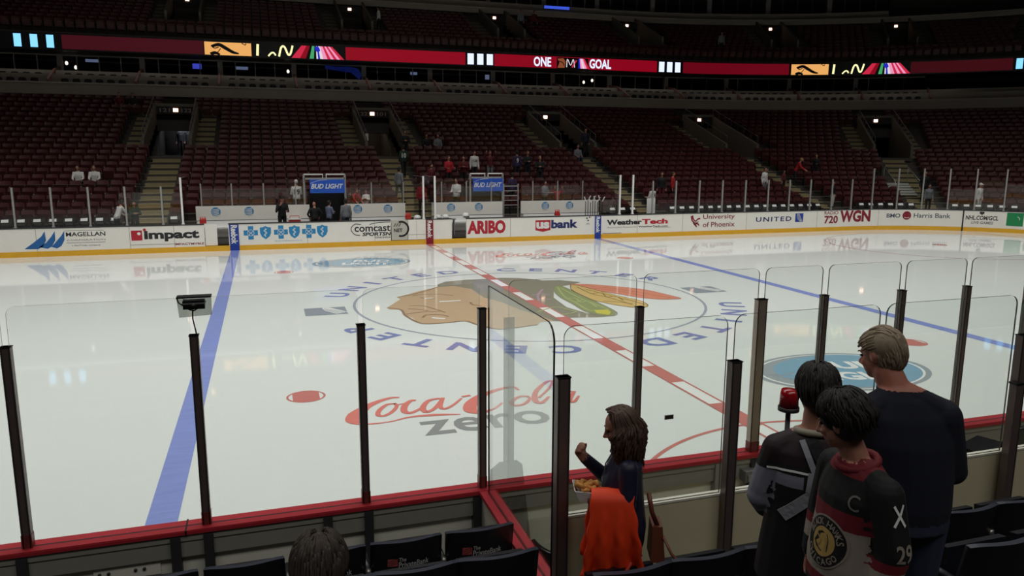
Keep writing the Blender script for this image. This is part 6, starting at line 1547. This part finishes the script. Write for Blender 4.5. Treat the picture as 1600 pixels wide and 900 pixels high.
# --- grey-haired man in navy sweater
MX, MY, MZ = -3.83, -16.31, 1.36; rz = math.radians(-22)
mn = tag(empty('person', (MX, MY, MZ), rz), 'grey-haired man in navy sweater and jeans, head turned left', 'person'); mn.scale = (0.985, 0.985, 0.975)
C_SW = mat('sweater_navy', (13, 17, 34), 0.85, noise=0.12, nscale=30)
f = Fig()
f.loft([(0, -0.01, 0.84, 0.20, 0.15), (0, 0, 0.95, 0.215, 0.165), (0, 0.01, 1.08, 0.215, 0.165), (-0.01, 0.02, 1.25, 0.222, 0.155), (-0.02, 0.03, 1.37, 0.21, 0.125), (-0.035, 0.04, 1.45, 0.13, 0.095), (-0.045, 0.05, 1.49, 0.075, 0.07)], 'top')
hc = Vector((-0.105, 0.125, 1.635)); HR = Matrix.Rotation(math.radians(38), 3, 'Z') @ Matrix.Rotation(math.radians(-14), 3, 'X')
f.limb([(-0.04, 0.045, 1.44), (-0.085, 0.09, 1.56)], [0.072, 0.066], 'skin'); face_head(f, hc, HR, 1.03)
for s in (-1, 1):
    f.limb([(s*0.17-0.02, 0.02, 1.365), (s*0.225, 0.03, 1.10), (s*0.16, 0.22, 1.0)], [0.088, 0.068, 0.048], 'top'); limb_hand(f, (s*0.158, 0.225, 0.998), (-s*0.3, 0.9, -0.1), (0, 0, -1), 0.4, s)
    f.limb([(s*0.10, 0, 0.88), (s*0.11, 0.02, 0.48), (s*0.11, -0.02, 0.10)], [0.115, 0.08, 0.06], 'pants'); f.limb([(s*0.11, -0.03, 0.05), (s*0.13, 0.15, 0.035)], [0.048, 0.04], 'shoe')
for s in (-1, 1): f.limb([(-0.035+s*0.02, 0.04, 1.455), (s*0.15-0.02, 0.025, 1.385)], [0.07, 0.075], 'top')
mbody = f.make('body', mn, 0.0075, {'skin': SKINR, 'top': C_SW, 'pants': C_JEANS, 'shoe': C_SHOE, 'lip': LIP}, 9, lambda c, r, n: ('pants' if r == 'top' and c.z < 0.90 and abs(c.x) < 0.21 else (('top' if c.z < 1.492 else 'skin') if c.z > 1.4 and r in ('skin', 'top') else None)))
eyes(mn, hc, HR, 1.03)
m = MB(); rnd = random.Random(5)
def hm(x, y, z): return hc+HR @ Vector((x, y, z))
m.ellipsoid(hm(0, -0.026, 0.034), (0.080, 0.094, 0.090), H_GREY, 18, 12); m.ellipsoid(hm(0, -0.052, -0.022), (0.068, 0.054, 0.064), H_GREY, 16, 10)
for a in range(460):
    ps = rnd.uniform(-1.35, 1.35); lift = rnd.uniform(0.0, 0.010); a0 = rnd.uniform(0.25, 2.6); span = rnd.uniform(0.45, 0.8); pts = []
    for i in range(6):
        th = a0+span*i/5; fr = max(0, 0.9-th)*0.030*math.cos(ps)
        if th > 3.55: break
        down = max(0, th-2.6)*0.05
        pts.append(hm((0.078+lift*0.7)*math.sin(ps)*(1-0.16*max(0, th-2.2)), -0.02+(0.095+lift*0.8+fr)*math.cos(th)*math.cos(ps*0.8), 0.030+(0.096+lift+fr*1.6)*math.sin(th)*math.cos(ps)-down-0.03*abs(math.sin(ps))*0.6))
    if len(pts) > 2: m.tube(pts, [0.0055]*(len(pts)-1)+[0.002], H_GREY, 4)
for a in range(220):
    az = rnd.uniform(-1.7, 1.7); sx, cy_ = math.sin(az), -math.cos(az); lift = rnd.uniform(0, 0.006); z0 = rnd.uniform(-0.03, 0.05); pts = []
    for i in range(4):
        z = z0-0.022*i
        if z < -0.105: break
        k = math.sqrt(max(0.05, 1-((z-0.02)/0.125)**2)); pts.append(hm((0.073+lift)*sx*k, -0.026+(0.088+lift)*cy_*k-0.002*i, z))
    if len(pts) > 2: m.tube(pts, [0.0055]*(len(pts)-1)+[0.002], H_GREY, 4)
m.build('hair', mn)['label'] = 'swept back grey hair'
m = MB(); m.tube([(-0.045+0.078*math.cos(a), 0.052+0.072*math.sin(a), 1.485+0.01*math.sin(a)) for a in [2*PI*i/16 for i in range(17)]], 0.010, C_SW, 8); m.build('collar', mn)
m = MB(); m.tube([(-0.05+0.068*math.cos(a), 0.055+0.066*math.sin(a), 1.508+0.012*math.sin(a)) for a in [2*PI*i/20 for i in range(21)]], 0.0022, CHROME, 6); m.build('neck_chain', mn)

# --- boy with the strap over his dark jacket
BX, BY_, BZ = -4.345, -16.30, 1.335; rz = math.radians(-33)
b1_ = tag(empty('person', (BX, BY_, BZ), rz), 'boy with dark bowl-cut hair in black jacket with a pale strap, back turned', 'person')
C_JK = mat('jacket_black', (14, 13, 16), 0.7, noise=0.1, nscale=20); C_JM = mat('jacket_maroon', (34, 16, 23), 0.7); C_JW = mat('jacket_pale', (128, 130, 144), 0.65, noise=0.1); C_STR = mat('strap_pale', (150, 152, 160), 0.6, noise=0.08)
f = Fig()
f.loft([(0, 0, 0.66, 0.215, 0.165), (0, 0, 0.82, 0.20, 0.15), (0, 0, 0.98, 0.18, 0.135), (0, 0.0, 1.15, 0.18, 0.13), (0, 0.0, 1.26, 0.175, 0.11), (0, 0.0, 1.335, 0.09, 0.08)], 'top')
hc = Vector((0.0, 0.02, 1.525)); HR = Matrix.Rotation(math.radians(6), 3, 'Z') @ Matrix.Rotation(math.radians(-6), 3, 'X')
f.limb([(0, 0, 1.31), (0, 0.01, 1.42)], [0.056, 0.05], 'skin'); face_head(f, hc, HR, 0.97)
f.limb([(-0.145, 0.0, 1.25), (-0.205, 0.01, 1.02), (-0.17, 0.16, 0.90)], [0.068, 0.06, 0.05], 'sleeve'); limb_hand(f, (-0.168, 0.165, 0.895), (0.2, 0.8, -0.3), (0.8, 0, -0.3), 0.4, -1, sc=0.9)
f.limb([(0.145, 0.0, 1.25), (0.205, 0.02, 1.02), (0.15, 0.18, 0.98)], [0.07, 0.06, 0.048], 'sleeve'); limb_hand(f, (0.148, 0.185, 0.98), (-0.3, 0.9, 0.1), (-0.6, 0, -0.6), 0.4, 1, sc=0.9)
for s in (-1, 1):
    f.limb([(s*0.085, 0, 0.76), (s*0.09, 0.02, 0.44), (s*0.09, -0.01, 0.10)], [0.09, 0.07, 0.055], 'pants'); f.limb([(s*0.09, -0.02, 0.05), (s*0.10, 0.13, 0.035)], [0.045, 0.036], 'shoe')
def jrule(c, r, n):
    if r in ('skin', 'top') and c.z > 1.30: return 'yoke' if c.z < 1.345 else 'skin'
    if r == 'sleeve':
        if c.z > 1.215: return 'yoke'
        if 0.92 < c.z < 1.175 and (c.y < 0.03 or abs(c.x) > 0.2): return 'pale'
        return 'top'
    if r == 'top' and c.z > 1.22: return 'yoke'
    if r == 'top' and 1.12 < c.z < 1.175 and c.x < -0.04: return 'pale'
    return None
for s in (-1, 1): f.limb([(s*0.02, 0.0, 1.315), (s*0.125, 0.0, 1.262)], [0.062, 0.064], 'top')
b1body = f.make('body', b1_, 0.0075, {'skin': SKIN, 'top': C_JK, 'sleeve': C_JK, 'yoke': C_JM, 'pale': C_JW, 'pants': C_BLACK, 'shoe': C_SHOE, 'lip': LIP}, 4, jrule)
eyes(b1_, hc, HR, 0.97)
def bowl_hair(root, hc, HR, k, mt, seed, low=-0.075):
    m = MB(); rnd = random.Random(seed)
    def hb(x, y, z): return hc+HR @ Vector((x*k, y*k, z*k))
    m.ellipsoid(hb(0, -0.018, 0.030), (0.083*k, 0.099*k, 0.092*k), mt, 20, 12, HR.to_4x4()); m.ellipsoid(hb(0, -0.036, -0.02), (0.080*k, 0.078*k, 0.068*k), mt, 18, 10, HR.to_4x4())
    for a in range(520):
        az = rnd.uniform(-2.75, 2.75); sx, cy_ = math.sin(az), -math.cos(az); lift = rnd.uniform(0.0, 0.009)
        lo = -0.75 if abs(az) < 1.5 else (-0.35 if abs(az) < 2.2 else 0.15)
        e0 = rnd.uniform(0.2, 1.45); e1 = max(lo-rnd.uniform(0, 0.15), e0-rnd.uniform(0.6, 1.2)); tw = rnd.uniform(-0.12, 0.12); pts = []
        for i in range(6):
            el = e0+(e1-e0)*i/5; z2 = az+tw*i/5; ce = math.cos(max(el, -0.5)*0.9)
            pts.append(hb((0.085+lift)*math.sin(z2)*ce, -0.020-0.012*(el < 0)+(0.101+lift)*-math.cos(z2)*ce, 0.028+(0.095+lift)*math.sin(el)))
        m.tube(pts, [0.0055*k]*5+[0.0015], mt, 4)
    return m.build('hair', root)
bowl_hair(b1_, hc, HR, 0.97, H_DARK, 8)
m = MB(); m.tube([(0.074*math.cos(a), 0.0+0.068*math.sin(a), 1.345-0.012*math.sin(a)) for a in [2*PI*i/18 for i in range(19)]], 0.015, mat('collar_cream', (160, 152, 134), 0.7), 8); m.build('collar', b1_)['label'] = 'cream collar'
def ribbon_on(body, pts, w, lift, mt, nrm):
    """strap of width w following the body, pts given roughly, dropped along -nrm"""
    bvh = BVHTree.FromPolygons([q.co for q in body.data.vertices], [q.vertices for q in body.data.polygons]); nrm = Vector(nrm).normalized()
    P = []
    for i in range(len(pts)-1):
        for k in range(6): P.append(Vector(pts[i]).lerp(Vector(pts[i+1]), k/6))
    P.append(Vector(pts[-1])); m = MB(); L = []
    for i, p in enumerate(P):
        d = (P[min(i+1, len(P)-1)]-P[max(i-1, 0)]).normalized(); s = d.cross(nrm).normalized()
        row = []
        for e in (-0.5, 0, 0.5):
            hit = bvh.ray_cast(p+s*w*e+nrm*0.4, -nrm); q = hit[0] if hit[0] is not None and (hit[0]-p).length < 0.25 else p+s*w*e
            row.append(q+nrm*lift)
        for e in (0.5, 0, -0.5): row.append(row[[0, 1, 2][int((e+0.5)*2)]]-nrm*0.006)
        L.append(row)
    vs_ = [q for r in L for q in r]; fs = [(i*6+k, i*6+(k+1) % 6, (i+1)*6+(k+1) % 6, (i+1)*6+k) for i in range(len(L)-1) for k in range(6)]
    m.add(vs_, fs, mt); return m
NB = (0, -1, 0.12)
root = tag(empty('bag_strap', (BX, BY_, BZ), rz), 'pale and black carrying strap crossing the back of the boy in the black jacket', 'strap')
ribbon_on(b1body, [(-0.02, -0.1, 1.34), (0.03, -0.12, 1.25), (0.10, -0.12, 1.13), (0.16, -0.1, 1.03)], 0.05, 0.008, C_BLACK, NB).build('strap', root)['label'] = 'black strap'
ribbon_on(b1body, [(-0.055, -0.1, 1.33), (0.0, -0.12, 1.20), (0.0, -0.13, 1.13)], 0.024, 0.012, C_STR, NB).build('strap', root)['label'] = 'pale strap'
ribbon_on(b1body, [(0.0, -0.13, 1.20), (-0.01, -0.13, 1.10), (-0.12, -0.12, 0.99)], 0.05, 0.012, C_STR, NB).build('strap', root)['label'] = 'pale strap'
ribbon_on(b1body, [(-0.01, -0.13, 1.14), (0.08, -0.13, 1.04), (0.15, -0.11, 0.96)], 0.05, 0.014, C_STR, NB).build('strap', root)['label'] = 'pale strap'
ribbon_on(b1body, [(0.06, -0.13, 1.17), (0.13, -0.12, 1.09), (0.175, -0.1, 1.03)], 0.055, 0.018, C_STR, NB).build('strap', root)['label'] = 'pale strap'
ribbon_on(b1body, [(0.155, -0.1, 1.02), (0.165, -0.1, 0.95), (0.165, -0.1, 0.89)], 0.04, 0.014, C_STR, NB).build('strap_end', root)
# piping over the shoulders
m = ribbon_on(b1body, [(-0.19, -0.08, 1.185), (-0.08, -0.12, 1.195), (0.0, -0.12, 1.19)], 0.008, 0.005, A_WHITE, NB); m.build('piping', b1_)['label'] = 'white piping'
# red beacon standing on the barrier in front of him
RB = mat('beacon_red', (170, 16, 30), 0.2, spec=0.8)
bw = Vector((-3.02, -14.66, 2.22))
root = tag(empty('beacon_lamp', (-4.20, -15.94, 2.53)), 'red beacon lamp on a thin pole beside the head of the boy in black', 'lamp')
m = MB(); m.lathe([(0.001, 0.0), (0.045, 0.0), (0.043, 0.06), (0.038, 0.085), (0.001, 0.088)], (0, 0, 0.13), RB, 18); m.build('dome', root)['label'] = 'red dome'
m = MB(); m.lathe([(0.001, 0.0), (0.05, 0.0), (0.05, 0.02), (0.001, 0.02)], (0, 0, 0.11), DGREY, 18); m.build('base_ring', root)
m = MB(); m.tube([(0, 0, 0.11), (0.0, 0.0, -0.74), (0.0, 0.0, -1.50)], 0.012, DGREY, 8); m.build('pole', root)

# --- boy in the old style jersey
JX, JY, JZ = -4.585, -16.83, 1.70; rz = math.radians(86)
b2_ = tag(empty('person', (JX, JY, JZ), rz), 'boy with dark hair in black, red and cream hockey jersey with a round crest', 'person'); b2_.scale = (0.9, 0.9, 0.9)
J_BLK = mat('jersey_black', (12, 11, 13), 0.75, noise=0.1); J_RED = mat('jersey_red', (112, 18, 30), 0.75, noise=0.1); J_CRM = mat('jersey_cream', (150, 140, 128), 0.75, noise=0.08); J_GOLD = mat('jersey_gold', (180, 150, 84), 0.7)
f = Fig()
f.loft([(0, 0.01, 0.68, 0.185, 0.155), (0, 0.015, 0.80, 0.18, 0.15), (0, 0.01, 0.95, 0.165, 0.135), (0, 0.01, 1.08, 0.165, 0.12), (0, 0.0, 1.15, 0.15, 0.10), (0, 0.01, 1.215, 0.085, 0.075)], 'top')
hc = Vector((0.035, 0.075, 1.37)); HR = Matrix.Rotation(math.radians(-58), 3, 'Z') @ Matrix.Rotation(math.radians(-18), 3, 'X')
f.limb([(0, 0.01, 1.19), (0.02, 0.045, 1.29)], [0.055, 0.05], 'skin'); face_head(f, hc, HR, 0.95)
for s in (-1, 1):
    f.limb([(s*0.15, 0.0, 1.13), (s*0.205, -0.01, 0.92), (s*0.19, 0.03, 0.74)], [0.07, 0.068, 0.058], 'sleeve'); limb_hand(f, (s*0.188, 0.032, 0.735), (0, 0.2, -0.9), (-s*0.8, 0.2, 0), 0.45, s, sc=0.88)
    f.limb([(s*0.08, 0, 0.72), (s*0.085, 0.02, 0.40), (s*0.085, -0.01, 0.09)], [0.085, 0.065, 0.05], 'pants'); f.limb([(s*0.085, -0.02, 0.05), (s*0.095, 0.12, 0.035)], [0.042, 0.034], 'shoe')
def j2(c, r, n):
    if r in ('skin', 'top') and c.z > 1.17: return 'red' if (c.z < 1.215 or r == 'top') and abs(c.x) < 0.1 else ('black' if r == 'top' else 'skin')
    if r == 'top':
        if c.z > 1.17: return 'red'
        zz = c.z
        if zz > 1.035: return 'black'
        if zz > 0.965: return 'red'
        if zz > 0.755: return 'cream'
        return 'black' if zz < 0.71 else 'red'
    if r == 'sleeve':
        if 0.86 < c.z < 0.90: return 'red'
        if c.z < 0.86 and c.z > 0.80: return 'cream'
        return 'black'
    return None
for s in (-1, 1): f.limb([(s*0.03, 0.005, 1.175), (s*0.125, 0.0, 1.135)], [0.06, 0.064], 'top')
b2body = f.make('body', b2_, 0.0055, {'skin': SKIN, 'top': J_BLK, 'sleeve': J_BLK, 'black': J_BLK, 'red': J_RED, 'cream': J_CRM, 'pants': C_JEANS, 'shoe': C_SHOE, 'lip': LIP}, 4, j2)
eyes(b2_, hc, HR, 0.95); bowl_hair(b2_, hc, HR, 1.0, H_DARK, 11)
m = MB(); m.tube([(0.076*math.cos(a), 0.014+0.072*math.sin(a), 1.208-0.02*math.sin(a)) for a in [2*PI*i/18 for i in range(19)]], 0.016, J_RED, 8); m.build('collar', b2_)['label'] = 'red collar'
def crest(m, mp):
    grid_disc(m, 0, 0.105, mp(0), J_CRM); grid_disc(m, 0.0, 0.098, mp(0.001), J_BLK); grid_disc(m, 0, 0.058, mp(0.002), J_GOLD)
    def arc(word, a0, a1, r, flip):
        n = len(word)
        for i, ch in enumerate(word):
            a = math.radians(a0+(a1-a0)*i/(n-1)) if n > 1 else math.radians(a0)
            if ch == ' ': continue
            v, fc, asp = text_mesh(ch, bold=0.02); h = 0.026; w = min(h*asp, 0.022)
            er = Vector((math.cos(a), math.sin(a))); et = Vector((math.sin(a), -math.cos(a)))
            if flip: er, et = -er, -et
            c = Vector((math.cos(a), math.sin(a)))*r
            g = mp(0.0035); m.add([g(*(c+er*h*(q-0.5)+et*w*(p-0.5))) for p, q in v], fc, J_CRM)
    arc('BLACK HAWKS', 165, 15, 0.078, False); arc('CHICAGO', 215, 325, 0.078, True)
    g = mp(0.003); tri_poly(m, [(-0.035, 0.01), (-0.045, -0.01), (-0.03, -0.03), (0.0, -0.04), (0.03, -0.03), (0.03, 0.01), (0.02, 0.035), (-0.01, 0.04), (-0.03, 0.03)], g, J_BLK)
    for s in ([(-0.03, 0.02), (-0.01, 0.0), (-0.02, -0.02)], [(0.0, 0.03), (0.02, 0.0), (0.01, -0.025)]): put_stroke(m, s, 0.006, mp(0.004), J_GOLD)
decal(crest, b2body, (-0.015, 0.1, 0.895), (-1, 0.0, 0), (0, 0.1, 1)).build('crest', b2_)['label'] = 'round team crest'
decal(lambda m, mp: put_text(m, 'C', mp(0), -0.022, 0.022, -0.03, 0.03, mat('letter_outline', (120, 116, 112), 0.7), bold=0.0), b2body, (-0.105, 0.1, 1.085), (-0.8, -0.6, 0), (0, 0.1, 1)).build('letter', b2_)['label'] = 'outlined letter on the chest'
def sticks(m, mp):
    put_stroke(m, [(-0.022, -0.035), (0.02, 0.035)], 0.009, mp(0), A_WHITE); put_stroke(m, [(0.022, -0.035), (-0.02, 0.035)], 0.009, mp(0.001), A_WHITE)
decal(sticks, b2body, (-0.16, -0.01, 1.10), (-0.15, -1, 0), (-0.25, 0, 1)).build('patch', b2_)['label'] = 'white crossed sticks'
decal(lambda m, mp: put_text(m, '29', mp(0), -0.032, 0.036, -0.034, 0.034, J_CRM, bold=0.02), b2body, (-0.2, -0.015, 0.95), (-0.1, -1, 0), (-0.1, 0, 1)).build('number', b2_)

# --- seated person at the bottom edge, only the head and shoulders in view
SX, SY, SZ = -6.46, -16.50, 1.36
sp = tag(empty('person', (SX, SY, SZ), math.radians(-10)), 'person with tousled dark hair seated at the bottom edge, seen from behind', 'person')
f = Fig()
f.loft([(0, 0, 0.40, 0.18, 0.14), (0, 0, 0.60, 0.175, 0.13), (0, 0.01, 0.80, 0.19, 0.13), (0, 0.01, 0.92, 0.19, 0.105), (0, 0.01, 0.985, 0.09, 0.07)], 'top')
hc = Vector((0, 0.03, 1.135)); HR = Matrix.Rotation(math.radians(-8), 3, 'X')
f.limb([(0, 0, 0.96), (0, 0.02, 1.05)], [0.06, 0.054], 'skin'); face_head(f, hc, HR, 0.98)
for s in (-1, 1):
    f.limb([(s*0.18, 0.0, 0.90), (s*0.23, 0.06, 0.64), (s*0.15, 0.28, 0.58)], [0.068, 0.056, 0.042], 'top'); limb_hand(f, (s*0.148, 0.285, 0.578), (-s*0.4, 0.85, -0.1), (0, 0, -1), 0.35, s)
    f.limb([(s*0.09, 0, 0.46), (s*0.11, 0.30, 0.50), (s*0.11, 0.30, 0.10)], [0.085, 0.07, 0.05], 'pants'); f.limb([(s*0.11, 0.28, 0.05), (s*0.12, 0.30, 0.035)], [0.045, 0.036], 'shoe')
f.make('body', sp, 0.009, {'skin': SKIN, 'top': C_BLACK, 'pants': C_JEANS, 'shoe': C_SHOE, 'lip': LIP}, 4)
eyes(sp, hc, HR, 0.98); bowl_hair(sp, hc, HR, 1.0, mat('hair_dull_brown', (48, 38, 30), 0.75, noise=0.3, nscale=30), 21)
near_seat(-6.46, -16.78, 1.36, 'plain dark seat holding the person at the bottom edge')
